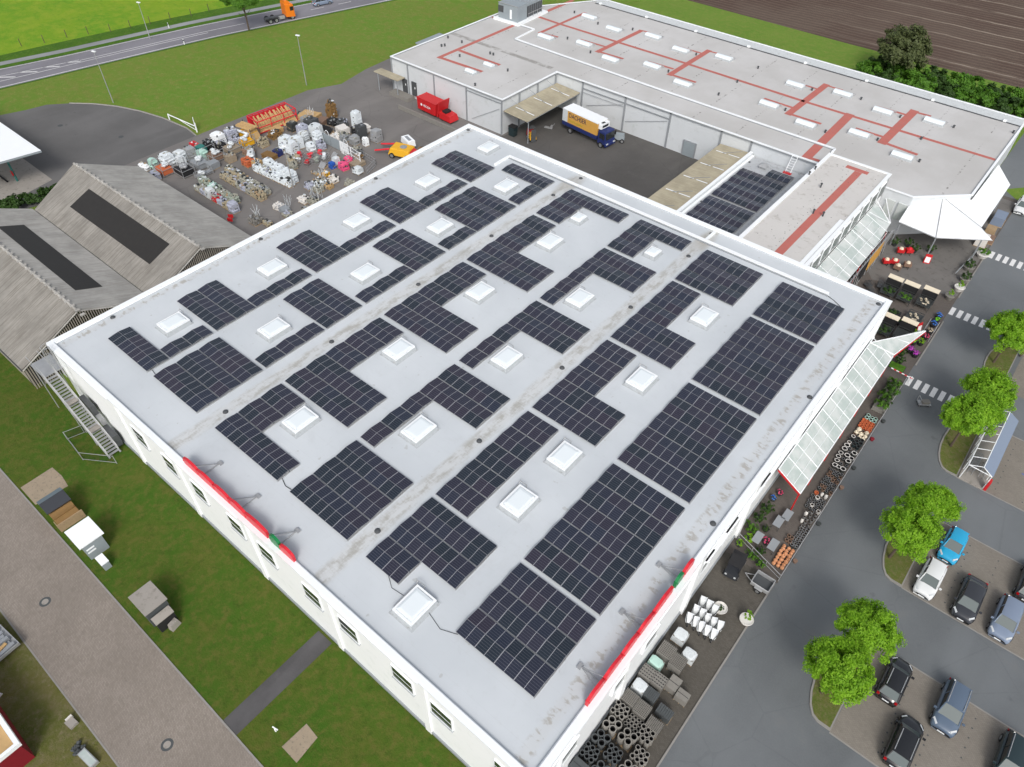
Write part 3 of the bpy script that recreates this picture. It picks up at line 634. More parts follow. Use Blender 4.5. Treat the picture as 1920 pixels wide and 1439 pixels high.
tr.box(-32, -6.3, 74.46, 74.62, ZH - .32, ZH - .1); tr.box(-6.3, 49.2, 88.7, 88.87, ZH - .32, ZH - .1); tr.box(-6.47, -6.28, 74.6, 88.7, ZH - .32, ZH - .1)
tr.box(-1, 16, 88.74, 88.86, ZH - 1.3, ZH - 1.12); tr.box(-14.2, -6.4, 74.5, 74.6, ZH - .8, ZH - .68)
tr.tube((-.8, 88.68, 4.2), (7.5, 88.68, 4.2), .03, 4); tr.tube((.2, 88.7, 2.2), (7.2, 88.7, 4.5), .035, 4); tr.tube((8, 88.7, 1.9), (15.6, 88.7, 4.4), .035, 4); tr.tube((-13, 74.45, .8), (-7, 74.45, 4.3), .035, 4)
tr.build('wall_post', mat['steelgrey'], hall)
fe = MB(); fe.box(-21, 58.9, 122.0, 122.35, ZH - .1, ZH + .55); fe.hexa([(-21, 120.9, ZH - .1), (58.9, 120.9, ZH - .1), (58.9, 122, ZH - .1), (-21, 122, ZH - .1)], [(-21, 121.1, ZH + .02), (58.9, 121.1, ZH + .02), (58.9, 122, ZH + .5), (-21, 122, ZH + .5)], 1)
for i in range(8): fe.box(-20 + i * 10.9, -19.5 + i * 10.9, 120.6, 121.0, ZH - .1, ZH + .22)
fe.build('eaves_parapet', [mat['white'], mat['kerbup']], hall); MB().box(-21, 58.8, 120.55, 120.88, ZH - .115, ZH - .06).build('gutter', mat['darksteel'], hall)
for (x, y0, w2, h2) in ((-29.4, 74.3, 1.1, 2.3), (-27.1, 74.3, 1.1, 2.4)):
    d_ = MB().box(x, x + w2, 74.42, 74.62, .6, .6 + h2).build('door', mat['darksteel'], hall); MB().box(x + .75, x + .95, 74.38, 74.41, 1.9, 2.2).build('notice', mat['white'], d_)
d_ = MB().box(19.0, 21.3, 88.66, 88.87, 0, 2.5).build('door', mat['steelgrey'], hall); MB().box(19.2, 21.1, 88.62, 88.65, .1, 2.35).build('door_leaf', mat['greybox'], d_)
for x in (50.3, 51.9): MB().box(x, x + 1.2, 88.66, 88.87, 2.2, 4.6).build('window', mat['poly'], hall)
# ledge across the roof
ld = MB(); pts = [P(926, 31, ZH), P(1002, 55, ZH), P(966, 73, ZH), P(1240, 168.7, ZH), P(1566, 279.5, ZH), P(1560, 286, ZH)]
for a, b in zip(pts, pts[1:]):
    d = (b - a).normalized(); n = Vector((-d.y, d.x, 0))
    for (o1, o2, z_, mm) in ((-.14, .14, .2, 0), (-.34, -.15, .06, 1)):
        q = [a + n * o1, b + n * o1, b + n * o2, a + n * o2]; ld.hexa([(p.x, p.y, ZH - .12) for p in q], [(p.x, p.y, ZH - .12 + z_) for p in q], mm)
ld.build('expansion_joint', [mat['white'], mat['steelgrey']], hall)
# red strips
def rstrip(mb, pl, wd_, z):
    for k, (a, b) in enumerate(zip(pl, pl[1:])):
        a = P(*a, z); b = P(*b, z); d = (b - a).normalized(); n = Vector((-d.y, d.x, 0)); a = a - d * wd_ / 2; b = b + d * wd_ / 2
        zz = z + .004 + .003 * ((rs_count[0] + k) % 7)
        mb.poly([tuple(p + Vector((0, 0, zz - z))) for p in (a - n * wd_ / 2, b - n * wd_ / 2, b + n * wd_ / 2, a + n * wd_ / 2)])
    rs_count[0] += 2
rs_count = [0]; rs = MB(); zr_ = ZH - .12
for pl, wd_ in (([(824, 108), (968, 46)], .8), ([(968, 46), (1072, 2)], .9), ([(824, 108), (901, 134)], .75), ([(864, 96), (934, 121.5)], .75), ([(968, 46), (920, 31)], .8),
    ([(1007, 31), (1046.7, 44.5), (1156.7, 79), (1285, 119), (1504.6, 189.6), (1594, 217), (1675, 241.7), (1866, 300)], .72),
    ([(1096, 25), (1013, 61.7)], .7), ([(1013, 61.7), (1044, 69.5)], .6), ([(1200, 59), (1121.7, 97)], .95), ([(1121.7, 97), (1166, 110)], .6), ([(1136, 88.5), (1090, 75)], .55), ([(1200, 57), (1217, 61)], .5),
    ([(1328, 96), (1256.7, 140)], 1.0), ([(1256.7, 140), (1302, 154)], .6), ([(1316, 100.5), (1271, 87)], .5), ([(1328, 96), (1351, 102)], .5), ([(1260, 129), (1216, 116)], .6),
    ([(1548, 160.4), (1479, 213.5)], 1.1), ([(1479, 213.5), (1536, 231.5)], .65), ([(1534, 168), (1484, 152)], .5), ([(1548, 160.4), (1578, 169)], .5), ([(1488, 203), (1436, 186)], .6),
    ([(1592, 217), (1513, 295)], 1.35), ([(1513, 295), (1532, 301)], .7), ([(1713, 210), (1655, 267)], 1.3), ([(1655, 267), (1716, 289)], .7), ([(1698, 215.5), (1645, 200)], .6), ([(1713, 210), (1742, 217.5)], .6), ([(1658, 258), (1608, 242)], .65)):
    rstrip(rs, pl, wd_, zr_)
rs_o = rs.build('red_strip', mat['red_strip'], hall)
for p_ in rs_o.data.polygons:
    pass
# vents on the hall roof
for (x, y) in ((840, 72), (828, 88), (834, 87), (866, 81), (919, 102), (925, 104), (862, 107), (1077, 25), (1121, 46), (1064, 74), (1107, 100), (1186, 57), (1253, 136), (1305, 104), (1347, 179), (1382, 155), (1421, 129), (1472, 208), (1522, 170), (1547, 249), (1614, 187.5), (1644.5, 264), (1687, 221), (1723, 304), (1787.5, 240), (1726.5, 262), (1899, 250), (891, 161), (952, 134)):
    p = P(x, y, ZH - .12); MB().lathe(0, 0, [(.16, 0), (.13, .3), (.19, .32), (.17, .42)], 8).build('vent_pipe', mat['darksteel'], hall, (p.x, p.y, ZH - .12))
# skylights of the hall
def make_hs(label, sx, sy, g):
    t = thing('barrel_skylight', (0, 0, 0), label, 'skylight', group=g)
    MB().obox(0, 0, 0, sx + .2, sy + .2, .3, 0, 0, None, .95).build('kerb', mat['kerbup'], t)
    d = MB(); n = 7
    for i in range(n):
        a0, a1 = math.pi * i / n, math.pi * (i + 1) / n; pa = (-sy / 2 * math.cos(a0), .3 + .38 * math.sin(a0)); pb = (-sy / 2 * math.cos(a1), .3 + .38 * math.sin(a1))
        d.poly([(-sx / 2, pa[0], pa[1]), (sx / 2, pa[0], pa[1]), (sx / 2, pb[0], pb[1]), (-sx / 2, pb[0], pb[1])])
        for s_ in (-1, 1): d.poly([(s_ * sx / 2, pa[0], pa[1]), (s_ * sx / 2, pb[0], pb[1]), (s_ * sx / 2, 0, .3)])
    d.build('dome', mat['dome'], t, smooth=False); MB().tube((-sx / 2 - .2, sy / 2 + .3, .35), (sx / 2 + .35, sy / 2 + .3, .35), .06, 5).build('opener_bar', mat['galv'], t); return t
hsl = [(-17, 99.3, 1), (-17, 113, 3), (-9.9, 111, 3), (-9.9, 101.5, 2), (-2.5, 99, 1), (-2.5, 113, 4), (4.6, 110.9, 3), (4.5, 101.5, 2), (12.1, 113, 4), (12.1, 98.8, 1), (26.4, 111, 3), (26.4, 101.2, 2), (33.6, 98.8, 1), (33.7, 113, 4), (41, 111.1, 3), (41, 101.2, 2), (48.3, 112.9, 4), (48.3, 98.7, 1)]
pr_ = None
for k in (1, 2, 3, 4):
    for i, (x, y, _) in enumerate(sorted(h for h in hsl if h[2] == k)):
        lb = 'barrel skylight on the rear hall roof, %s row back, %s from the left' % (ORD[k - 1], ORD[i])
        if pr_ is None: pr_ = make_hs(lb, 2.9, 1.25, 'barrel skylights on the rear hall roof'); o = pr_
        else: o = inst(pr_, (0, 0, 0), 0, lb)
        o.location = (x, y, ZH - .12)
for x, y, lb in ((-16.5, 82.9, 'small skylight on the left wing of the rear hall, farther of the pair'), (-17, 78.8, 'small skylight on the left wing of the rear hall, nearer of the pair')):
    o = make_hs(lb, 1.9, .9, 'small skylights on the hall wing'); o.location = (x, y, ZH - .12)
# rooftop unit
ru = thing('rooftop_unit', (-27.5, 100.6, ZH), 'large grey ventilation unit at the far left end of the rear hall roof', 'ventilation unit', rz=R_(2))
MB().box(-2.9, 3.1, -.4, 9.2, -.1, .25).build('base_frame', mat['white'], ru)
MB().box(-2.2, 2.4, .3, 3.2, .25, 3.0).build('housing', mat['greybox'], ru); MB().box(-1.9, 2.2, 3.25, 8.4, .25, 2.7).build('housing', mat['greybox'], ru)
mb = MB(); mb.box(.6, 1.0, .2, .3, .6, 2.2); mb.build('access_door', mat['white'], ru)
mb = MB()
for k in range(7): mb.box(2.2, 2.28, 3.5 + k * .7, 4.0 + k * .7, .4, 2.3)
mb.build('louvre', mat['darksteel'], ru); MB().box(-2.2, -1.0, .18, .32, 1.4, 2.5).build('louvre', mat['darksteel'], ru)
mb = MB()
for k in range(5): mb.box(-1.95, 2.25, 3.4 + k * 1.0, 3.46 + k * 1.0, 2.7, 2.78)
mb.box(-2.25, 2.45, .2, .3, 2.98, 3.06); mb.build('flange', mat['galv'], ru)
mb = MB()
for k in range(4): mb.tube((2.6, 3.6 + k * 1.4, .25), (2.6, 3.6 + k * 1.4, 1.1), .04, 5)
mb.tube((2.6, 3.4, 1.1), (2.6, 8.2, 1.1), .05, 5); mb.build('pipework', mat['galv'], ru)
# left small canopy slab behind wing
sb = thing('side_canopy', (-35.5, 90, 0), 'small dark flat canopy behind the left end of the rear hall', 'canopy'); MB().box(-3.2, 3.6, -3.0, 3.6, 2.9, 3.1).build('roof', mat['greybox'], sb)
mb = MB(); [mb.tube((x, y, 0), (x, y, 2.9), .07, 6) for x in (-3, 3.4) for y in (-2.8, 3.4)]; mb.build('post', mat['steelgrey'], sb)
# ------------------------------------------------------------------ annex + taller link block
ann = thing('low_annex', (30, 59.75, 0), 'low annex with solar panels on its roof between main building and rear hall', 'building')
wl = MB(); wl.box(.1, .4, 0, 28.9, 0, 4.3); wl.build('wall', mat['wallpanel'], ann)
MB().box(.4, 10.85, 0, 28.9, 3.5, 3.8).build('roof', mat['annexroof'], ann)
cp = MB(); cp.box(-.02, .42, 0, 28.9, 4.3, 4.42); cp.box(.44, .8, 0, 28.9, 3.8, 3.98); cp.build('parapet_cap', mat['white'], ann)
for (x, y) in ((1.0, 26.9), (1.0, 12.7)): MB().lathe(0, 0, [(.18, 0), (.12, .12)], 8).build('roof_outlet', mat['darksteel'], ann, (x, y, 3.8))
hd = thing('roof_hood', (33.3, 86.5, 3.8), 'small grey pyramid vent hood on the annex roof corner', 'roof hood'); mb = MB(); mb.obox(0, 0, 0, .9, .9, .35); mb.hexa([(-.65, -.65, .35), (.65, -.65, .35), (.65, .65, .35), (-.65, .65, .35)], [(-.1, -.1, .8), (.1, -.1, .8), (.1, .1, .8), (-.1, .1, .8)]); mb.build('cover', mat['galv'], hd)
ra = thing('roof_ladder', (36.6, 88.2, 3.8), 'white steel roof ladder with a red foot leading up to the hall roof', 'ladder')
mb = MB(); [mb.tube((x, .2 - .9, 0), (x, .5, 2.35), .05, 5) for x in (-.4, .4)]; [mb.tube((-.4, .2 - .9 + .16 * k, .3 * k), (.4, .2 - .9 + .16 * k, .3 * k), .03, 5) for k in range(8)]; mb.build('rails', mat['white'], ra); MB().box(-.6, .6, -1.1, -.6, 0, .12).build('foot', mat['red'], ra)
blk = thing('link_block', (40.9, 59.75, 0), 'taller white link block with a single broad red strip along its roof', 'building')
ZB = 8.0; mb = MB(); mb.box(.15, .45, 0, 29, 3.4, ZB - .12); mb.box(8.3, 8.6, 0, 29, 0, ZB - .12); mb.box(.45, 8.3, 28.75, 29, 3, ZB - .12); mb.build('wall', mat['wall'], blk)
MB().box(.45, 8.3, 0, 28.75, ZB - .5, ZB - .14).build('roof', mat['beigeroof'], blk)
mb = MB(); mb.box(0, .48, 0, 29.1, ZB - .12, ZB); mb.box(8.28, 8.72, 0, 29.1, ZB - .12, ZB); mb.box(.48, 8.28, 28.7, 29.1, ZB - .12, ZB); mb.box(7.7, 8.2, .2, 14, ZB - .139, ZB - .06); mb.build('parapet_cap', mat['white'], blk)
rs_count[0] = 0; rs2 = MB(); rs2.box(4.55, 5.55, .2, 26.8, ZB - .16, ZB - .13); rs2.box(3.2, 6.2, 26.85, 27.7, ZB - .16, ZB - .128); rs2.build('red_strip', mat['red_strip'], blk)
for (x, y) in ((1528, 293 + 25), (1517, 328), (1539, 350), (1543, 404), (1525, 399)):
    p = P(x, y, ZB); MB().lathe(0, 0, [(.1, 0), (.1, .5), (.16, .5), (.14, .62)], 8).build('vent_pipe', mat['darksteel'], blk, (p.x - 40.9, p.y - 59.75, ZB - .14))
random.seed(5); mb = MB()
for k in range(26):
    y = .6 + k * 1.02; mb.lathe(4.1 + random.uniform(-.25, .1), y, [(.05, ZB - .14), (.04, ZB - .1)], 5)
for k in range(40): mb.lathe(random.uniform(.8, 8), random.uniform(.5, 28), [(.06, ZB - .14), (.04, ZB - .11)], 5)
mb.build('roof_fixing', mat['darksteel'], blk)
for y in [1.2 + i * 3.1 for i in range(9)]:
    f = MB(); f.box(8.58, 8.72, y - .1, y + 2.1, 5.4, 7.3); fo = f.build('window', mat['white'], blk)
    g_ = MB(); [g_.box(8.7, 8.76, y + .05 + k * .68, y + .6 + k * .68, 5.55, 7.15) for k in range(3)]; g_.build('pane', mat['glass_win'], fo)
for y in [.5 + i * 3.1 for i in range(10)]: MB().box(8.6, 8.74, y - .08, y + .08, 4.9, ZB - .3).build('facade_post', mat['galv'], blk)
# dock canopies
def dock(loc, label, wx, ly, z_in, z_out, side, n):
    t = thing('dock_canopy', loc, label, 'canopy', group='corrugated loading canopies'); x0, x1 = (0, wx)
    mb = MB(); zi, zo = (z_in, z_out) if side < 0 else (z_out, z_in); mb.hexa([(0, 0, zi), (wx, 0, zo), (wx, ly, zo), (0, ly, zi)], [(0, 0, zi + .1), (wx, 0, zo + .1), (wx, ly, zo + .1), (0, ly, zi + .1)]); mb.build('sheet_roof', mat['dockroof'], t)
    g = MB(); b = MB()
    for k in range(n):
        y = ly * (k + .5) / n; f = lambda x: (zi + (zo - zi) * x / wx)
        for a, c in ((.12, .46), (.54, .9)): g.poly([(wx * a, y - .1, f(wx * a) + .13), (wx * c, y - .1, f(wx * c) + .13), (wx * c, y + .1, f(wx * c) + .13), (wx * a, y + .1, f(wx * a) + .13)])
        xw, xo = (0, wx * .65) if side < 0 else (wx, wx * .35)
        b.tube((xw, y - .6, z_in + 1.5), (xo, y - .2, f(xo) + .15), .035, 5)
    g.build('translucent_strip', mat['white'], t); b.build('tie_rod', mat['steelgrey'], t)
    e = MB(); e.box(wx - .12 if side < 0 else 0, wx if side < 0 else .12, 0, ly, (zo if side < 0 else zi) - .12, (zo if side < 0 else zi)); [e.tube((wx - .2 if side < 0 else .2, ly * q, 0), (wx - .2 if side < 0 else .2, ly * q, 3.6), .09, 6) for q in (.04, .96)]; e.build('edge_beam', mat['steelgrey'], t); return t
dock((-6.2, 74.6, 0), 'mossy corrugated canopy over the dock corner left of the yellow lorry', 4.9, 14.1, 4.1, 3.85, -1, 3)
dock((25.1, 60.0, 0), 'mossy corrugated canopy along the low annex at the right of the yard', 4.85, 28.7, 4.0, 3.8, 1, 6)
dd = thing('door_canopy', (-31.6, 72.9, 0), 'short beige canopy above the two dark doors of the hall', 'canopy'); MB().box(-3.0, 3.0, -.3, 1.5, 3.15, 3.28).build('roof', mat['dockroof'], dd)
mb = MB(); mb.tube((2.6, -.1, 0), (2.6, -.1, 3.1), .09, 6); mb.tube((-2.2, -.1, 0), (-2.2, -.1, 3.1), .09, 6); mb.build('post', mat['steelgrey'], dd)
lp = thing('loading_ramp', (-26, 70.4, 0), 'low concrete ramp with a stained side wall beside the red container', 'ramp'); mb = MB(); mb.box(0, 14, -.5, -.2, 0, .7); mb.box(-5.2, -.6, 2.3, 4.0, 0, .6); mb.build('ramp_wall', mat['concrete'], lp)
# red compactor container
rc = thing('waste_container', (-19.9, 72.6, 0), 'red waste compactor container standing on the ramp by the white hall wall', 'container', rz=R_(-3))
mb = MB(); mb.hexa([(-3.0, -1.1, .5), (1.4, -1.1, .5), (1.4, 1.1, .5), (-3.0, 1.1, .5)], [(-3.1, -1.1, 2.5), (1.6, -1.1, 2.5), (1.6, 1.1, 2.5), (-3.1, 1.1, 2.5)]); [mb.box(-2.7 + k * .75, -2.6 + k * .75, -1.16, 1.16, .5, 2.45) for k in range(6)]; mb.box(-3.15, 1.65, -1.15, -1.05, 2.4, 2.55); mb.box(-3.15, 1.65, 1.05, 1.15, 2.4, 2.55); mb.build('body', mat['red'], rc)
mb = MB(); mb.hexa([(1.7, -1.1, .5), (2.0, -1.1, .5), (2.0, 1.1, .5), (1.7, 1.1, .5)], [(2.5, -1.2, 3.3), (2.65, -1.2, 3.3), (2.65, 1.2, 3.3), (2.5, 1.2, 3.3)]); mb.build('lifted_flap', mat['red'], rc)
mb = MB(); mb.hexa([(2.2, -1.0, .4), (4.9, -1.0, .4), (4.9, 1.0, .4), (2.2, 1.0, .4)], [(2.2, -1.0, 1.5), (4.6, -.9, 1.3), (4.6, .9, 1.3), (2.2, 1.0, 1.5)]); mb.build('press_head', mat['red'], rc)
MB().box(2.6, 3.5, -.6, .6, 1.42, 1.75).build('hopper', mat['black'], rc)
def text(s, size, m, parent, loc, rot, name='lettering', sx=1.0, ext=.01):
    cu = bpy.data.curves.new(name, 'FONT'); cu.body = s; cu.size = size; cu.extrude = ext; cu.resolution_u = 3
    tmp = bpy.data.objects.new('tmp', cu); COL.objects.link(tmp); dg = bpy.context.evaluated_depsgraph_get(); me = bpy.data.meshes.new_from_object(tmp.evaluated_get(dg))
    bpy.data.objects.remove(tmp); me.name = name; me.materials.clear(); me.materials.append(m); o = bpy.data.objects.new(name, me); COL.objects.link(o); o.parent = parent; o.location = loc; o.rotation_euler = rot; o.scale = (sx, 1, 1); return o
text('VEOLIA', .55, mat['white'], rc, (-1.5, -1.18, 1.3), (R_(90), 0, 0)); MB().tube((-1.9, -1.17, 1.5), (-1.9, -1.2, 1.5), .22, 14).build('emblem', mat['white'], rc)
# lorry
tk = thing('delivery_lorry', (4.1, 83.35, 0), 'yellow and blue delivery lorry with white box roof parked in the yard', 'lorry', rz=R_(-6))
mb = MB(); mb.box(-4.2, 3.3, -1.25, 1.25, 1.1, 1.75, 0); mb.box(-4.15, 3.25, -1.24, 1.24, 1.75, 3.7, 1); mb.build('box_body', [mat['truckblue'], mat['truckyellow']], tk)
MB().box(-4.2, 3.3, -1.26, 1.26, 3.7, 3.82).build('box_roof', mat['white'], tk); MB().box(-4.19, -3.1, -1.265, 1.265, 1.76, 3.69).build('rear_panel', mat['foil'], tk)
mb = MB(); mb.hexa([(3.45, -1.2, .7), (5.2, -1.2, .7), (5.2, 1.2, .7), (3.45, 1.2, .7)], [(3.45, -1.15, 2.75), (4.9, -1.15, 2.75), (4.9, 1.15, 2.75), (3.45, 1.15, 2.75)]); mb.box(4.95, 5.28, -1.2, 1.2, .45, .95); mb.build('cab', mat['truckblue'], tk, bevel=.08)
mb = MB(); mb.poly([(5.14, -1.08, 1.55), (5.14, 1.08, 1.55), (4.96, 1.04, 2.55), (4.96, -1.04, 2.55)]); mb.poly([(3.8, -1.21, 1.6), (4.9, -1.21, 1.6), (4.75, -1.18, 2.45), (3.8, -1.18, 2.45)]); mb.poly([(4.9, 1.21, 1.6), (3.8, 1.21, 1.6), (3.8, 1.18, 2.45), (4.75, 1.18, 2.45)]); mb.build('windscreen', mat['carglass_d'], tk)
for y in (-.85, .85): MB().box(5.22, 5.31, y - .22, y + .22, .8, 1.0).build('headlight', mat['headlamp'], tk)
mb = MB(); mb.box(3.3, 3.9, -1.0, 1.0, 2.9, 3.6); mb.box(3.35, 3.95, -.9, .9, 3.6, 3.75); mb.build('cooling_unit', mat['white'], tk); mb = MB(); mb.box(3.9, 3.94, -.7, .7, 3.1, 3.45); mb.box(3.45, 3.8, -.6, .1, 3.75, 3.8); mb.build('cooling_grille', mat['black'], tk)
for x in (-2.4, 4.2):
    for y in (-1.05, 1.05): MB().wheel(x, y, .5, .5, .34).build('wheel', [mat['black'], mat['tyre_rim']], tk)
MB().box(-4.1, 3.6, -.5, .5, .55, 1.1).build('chassis', mat['darksteel'], tk)
for y in (-1.42, 1.42): MB().box(4.85, 5.0, y - .12, y + .12, 1.7, 2.4).build('mirror', mat['black'], tk)
text('DACHSER', 1.05, mat['inkblue'], tk, (-2.85, -1.262, 2.72), (R_(90), 0, 0), sx=.82); text('Food Logistics', .55, mat['olivetext'], tk, (-2.8, -1.262, 2.08), (R_(90), 0, 0), sx=.95)
for (x, y, c, lb) in ((9.1, 85.6, 'greybox', 'grey wheeled pump trailer beside the lorry cab at the hall wall'),):
    t = thing('pump_trailer', (x, y, 0), lb, 'trailer', rz=.5); MB().obox(0, 0, .5, 1.9, 1.1, .8, 0, 0, None, .85).build('housing', mat[c], t); [MB().wheel(a, b, .35, .35, .2).build('wheel', [mat['black'], mat['tyre_rim']], t) for a in (-.6, .6) for b in (-.6, .6)]
t = thing('forklift', (-1.9, 76.6, 0), 'small red and yellow forklift under the dock canopy edge', 'forklift', rz=-.6)
mb = MB(); mb.obox(0, 0, .4, 1.9, 1.1, .8, 0, 0, None, .85); mb.build('body', mat['yellow'], t); MB().obox(-.7, 0, .5, .8, 1.1, 1.1, 0, 0, None, .8).build('counterweight', mat['red'], t)
mb = MB(); [mb.tube((x, y, 1.1), (x * .8, y * .9, 2.1), .05, 5) for x in (-.5, .5) for y in (-.45, .45)]; mb.box(-.5, .5, -.5, .5, 2.1, 2.16); mb.box(1.0, 1.1, -.4, .4, .1, 2.2); mb.build('mast', mat['darksteel'], t); [MB().wheel(a, b, .3, .3, .2).build('wheel', [mat['black'], mat['tyre_rim']], t) for a in (-.6, .6) for b in (-.5, .5)]
t = thing('pallet_truck', (-2.3, 81.5, 0), 'small grey pallet truck left on the dock floor', 'pallet truck', rz=.3); mb = MB(); mb.box(-.6, .6, -.27, -.1, .1, .2); mb.box(-.6, .6, .1, .27, .1, .2); mb.box(.5, .8, -.27, .27, .1, .6); mb.tube((.8, 0, .5), (1.2, 0, 1.1), .03, 5); mb.build('forks', mat['galv'], t)
t = thing('dark_bin', (-5.0, 75.6, 0), 'tall dark green bin in the dock corner under the canopy', 'bin'); MB().obox(0, 0, .1, 1.1, .9, 1.5, 0, 0, None, 1.08).build('body', mat['p_green'], t); MB().obox(0, 0, 1.62, 1.3, 1.1, .1).build('lid', mat['black'], t)
t = thing('timber_stack', (-5.0, 65.7, 0), 'stack of reddish timber against the hall behind the roof edge', 'timber stack', rz=R_(-3)); [MB().box(-2.2, 1.2, -.5 + k * .34, -.2 + k * .34, .15, .9 + .08 * (k % 2)).build('board_pack', mat['brownwood'], t) for k in range(3)]
t = thing('green_bin', (-2.2, 65.4, 0), 'green waste bin beside the reddish timber stack', 'bin', rz=.1); MB().obox(0, 0, .1, 1.2, .9, 1.0, 0, 0, None, 1.1).build('body', mat['teal'], t); MB().obox(0, 0, 1.1, 1.4, 1.1, .12).build('lid', mat['green'], t)
# ------------------------------------------------------------------ gabled sheds
def shed(loc, x0, x1, yl, yr, label, strip_x, side, xr0=None):
    yc = (yl + yr) / 2; ze, zr = 3.0, 6.0; t = thing('gabled_shed', loc, label, 'shed', group='weathered gabled sheds'); hw = (yr - yl) / 2
    for nm, s_, mt_, xa in (('left_roof_slope', -1, mat['fibre'], x0), ('right_roof_slope', 1, mat['fibre_l'], xr0 or x0)):
        mb = MB(); ye = s_ * hw; dz = .12
        lo = [(x0, 0, zr), (x1 - 2, 0, zr), (x1 - 2 + .6, ye, ze), (xa + 1.6, ye, ze)]
        if s_ > 0: lo = lo[::-1]
        mb.hexa(lo[::-1] if s_ < 0 else lo[::-1], [(a, b, c + dz) for a, b, c in (lo[::-1])]); mb.build('roof_slope', mt_, t)
    mb = MB().tube((x0, 0, zr + .1), (x1 - 2, 0, zr + .1), .16, 8)
    for k in range(int((x1 - x0) / 1.1)): mb.obox(x0 + .6 + k * 1.1, 0, zr + .12, .35, .5, .12)
    mb.build('ridge_cap', mat['fibre_l'], t)
    a, b = strip_x; f = lambda y: zr + (ze - zr) * (abs(y) / hw) + .15; y1, y2 = side
    q = [(a, y2, f(y2)), (b, y2, f(y2)), (b, y1, f(y1)), (a, y1, f(y1))]; mb = MB().poly(q if y2 < y1 else q[::-1]); mb.build('roof_light', mat['darkfelt'], t)
    g = MB(); gx = x1 - 2.0
    for k in range(60):
        y = -hw + .25 + k * (2 * hw - .5) / 59; h = ze + (zr - ze) * (1 - abs(y) / hw) - .08; off = .55 * abs(y) / hw; g.box(gx + .1 + off, gx + .16 + off, y - .055, y + .055, .1, h)
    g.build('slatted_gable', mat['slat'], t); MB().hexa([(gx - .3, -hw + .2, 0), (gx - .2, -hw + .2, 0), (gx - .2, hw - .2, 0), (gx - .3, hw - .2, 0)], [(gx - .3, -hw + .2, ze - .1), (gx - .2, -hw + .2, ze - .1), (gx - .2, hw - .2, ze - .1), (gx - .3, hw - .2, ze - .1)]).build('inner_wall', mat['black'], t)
    mb = MB(); mb.tube((gx + .2, 0, zr + .05), (gx + .78, -hw, ze + .02), .09, 5); mb.tube((gx + .2, 0, zr + .05), (gx + .78, hw, ze + .02), .09, 5); mb.build('bargeboard', mat['fibre_l'], t)
    MB().box(x0 + 1.8, gx, -hw + .25, -hw + .4, 0, ze - .1).build('side_wall', mat['slat'], t); MB().box(x0 + 1.8, gx, hw - .4, hw - .25, 0, ze - .1).build('side_wall', mat['slat'], t)
    mb = MB(); mb.tube((x0 + 1.6, -hw - .05, ze - .05), (gx + .6, -hw - .05, ze - .05), .09, 6); mb.build('gutter', mat['darksteel'], t); return t
shed((0, 20.45, 0), -37.1, -5.5, 12.95, 27.95, 'right one of two weathered gabled sheds with a long dark roof light', (-30.6, -11.6), (-1.6, -4.72))
shed((0, 5.35, 0), -37.5, -5.4, -2.15, 12.85, 'left one of two weathered gabled sheds, by the fire stairs, with dark roof light', (-30.8, -11.7), (4.55, 1.8))
# filling station roof
gs = thing('station_canopy', (-52, 17, 0), 'white flat canopy roof on teal posts at the left picture edge', 'canopy')
MB().hexa([(5.7, 2.9, 4.7), (3.9, -6.5, 4.7), (-22, -6.5, 4.7), (-22, 3.1, 4.7)][::-1], [(5.7, 2.9, 5.0), (3.9, -6.5, 5.0), (-22, -6.5, 5.0), (-22, 3.1, 5.0)][::-1], 1, 0).build('roof', [mat['white'], mat['greybox']], gs)
for x, y in ((1.3, -.7), (-10, -.7)): MB().tube((x, y, 0), (x, y, 4.7), .14, 8).build('post', mat['teal'], gs)
MB().box(1.1, 1.5, -.95, -.8, 1.0, 1.7).build('fire_extinguisher', mat['red'], gs); MB().box(-4, .6, -1.9, -1.7, 0, .18).build('island_kerb', mat['black'], gs)
# ------------------------------------------------------------------ vegetation
def crown_mesh(name, m, R, H, n_cl, n_lf, ls, seed, sy=1.0, flat=.0):
    rd = random.Random(seed); mb = MB(); lobes = [(math.cos(q) * R * .46, math.sin(q) * R * sy * .46, rd.uniform(-.12, .15) * H, rd.uniform(.44, .56)) for q in [rd.uniform(0, 6.28) + i * 1.05 for i in range(6)]] + [(0, 0, .05 * H, .8)] * 4 + [(rd.uniform(-.15, .15) * R, 0, .26 * H, .5)]
    for c in range(n_cl):
        lx, ly, lz, lr = rd.choice(lobes); th = rd.uniform(0, 2 * math.pi); ph = math.acos(rd.uniform(-.55, 1)); k = rd.uniform(.72, 1.04)
        cx = lx + lr * R * k * math.sin(ph) * math.cos(th); cy = ly + lr * R * sy * k * math.sin(ph) * math.sin(th); cz = lz + lr * H * .5 * k * math.cos(ph)
        cr = rd.uniform(.20, .36) * R * .62; nv = Vector((cx, cy, cz + .3 * H)).normalized()
        for l in range(n_lf):
            d = Vector((rd.gauss(0, 1), rd.gauss(0, 1), rd.gauss(0, .7))); d = d.normalized() * cr * rd.random() ** .45; p = Vector((cx, cy, cz)) + d
            n = (nv * 1.1 + Vector((rd.gauss(0, .55), rd.gauss(0, .55), rd.gauss(0, .45)))).normalized(); u = n.orthogonal().normalized(); a = rd.uniform(0, 6.28); v = n.cross(u); u, v = u * math.cos(a) + v * math.sin(a), v * math.cos(a) - u * math.sin(a); s = ls * rd.uniform(.6, 1.25)
            mb.poly([p - u * s - v * s * .15, p + v * s * .5, p + u * s + v * s * .05, p - v * s * .5])
    return mb.mesh(name, m)
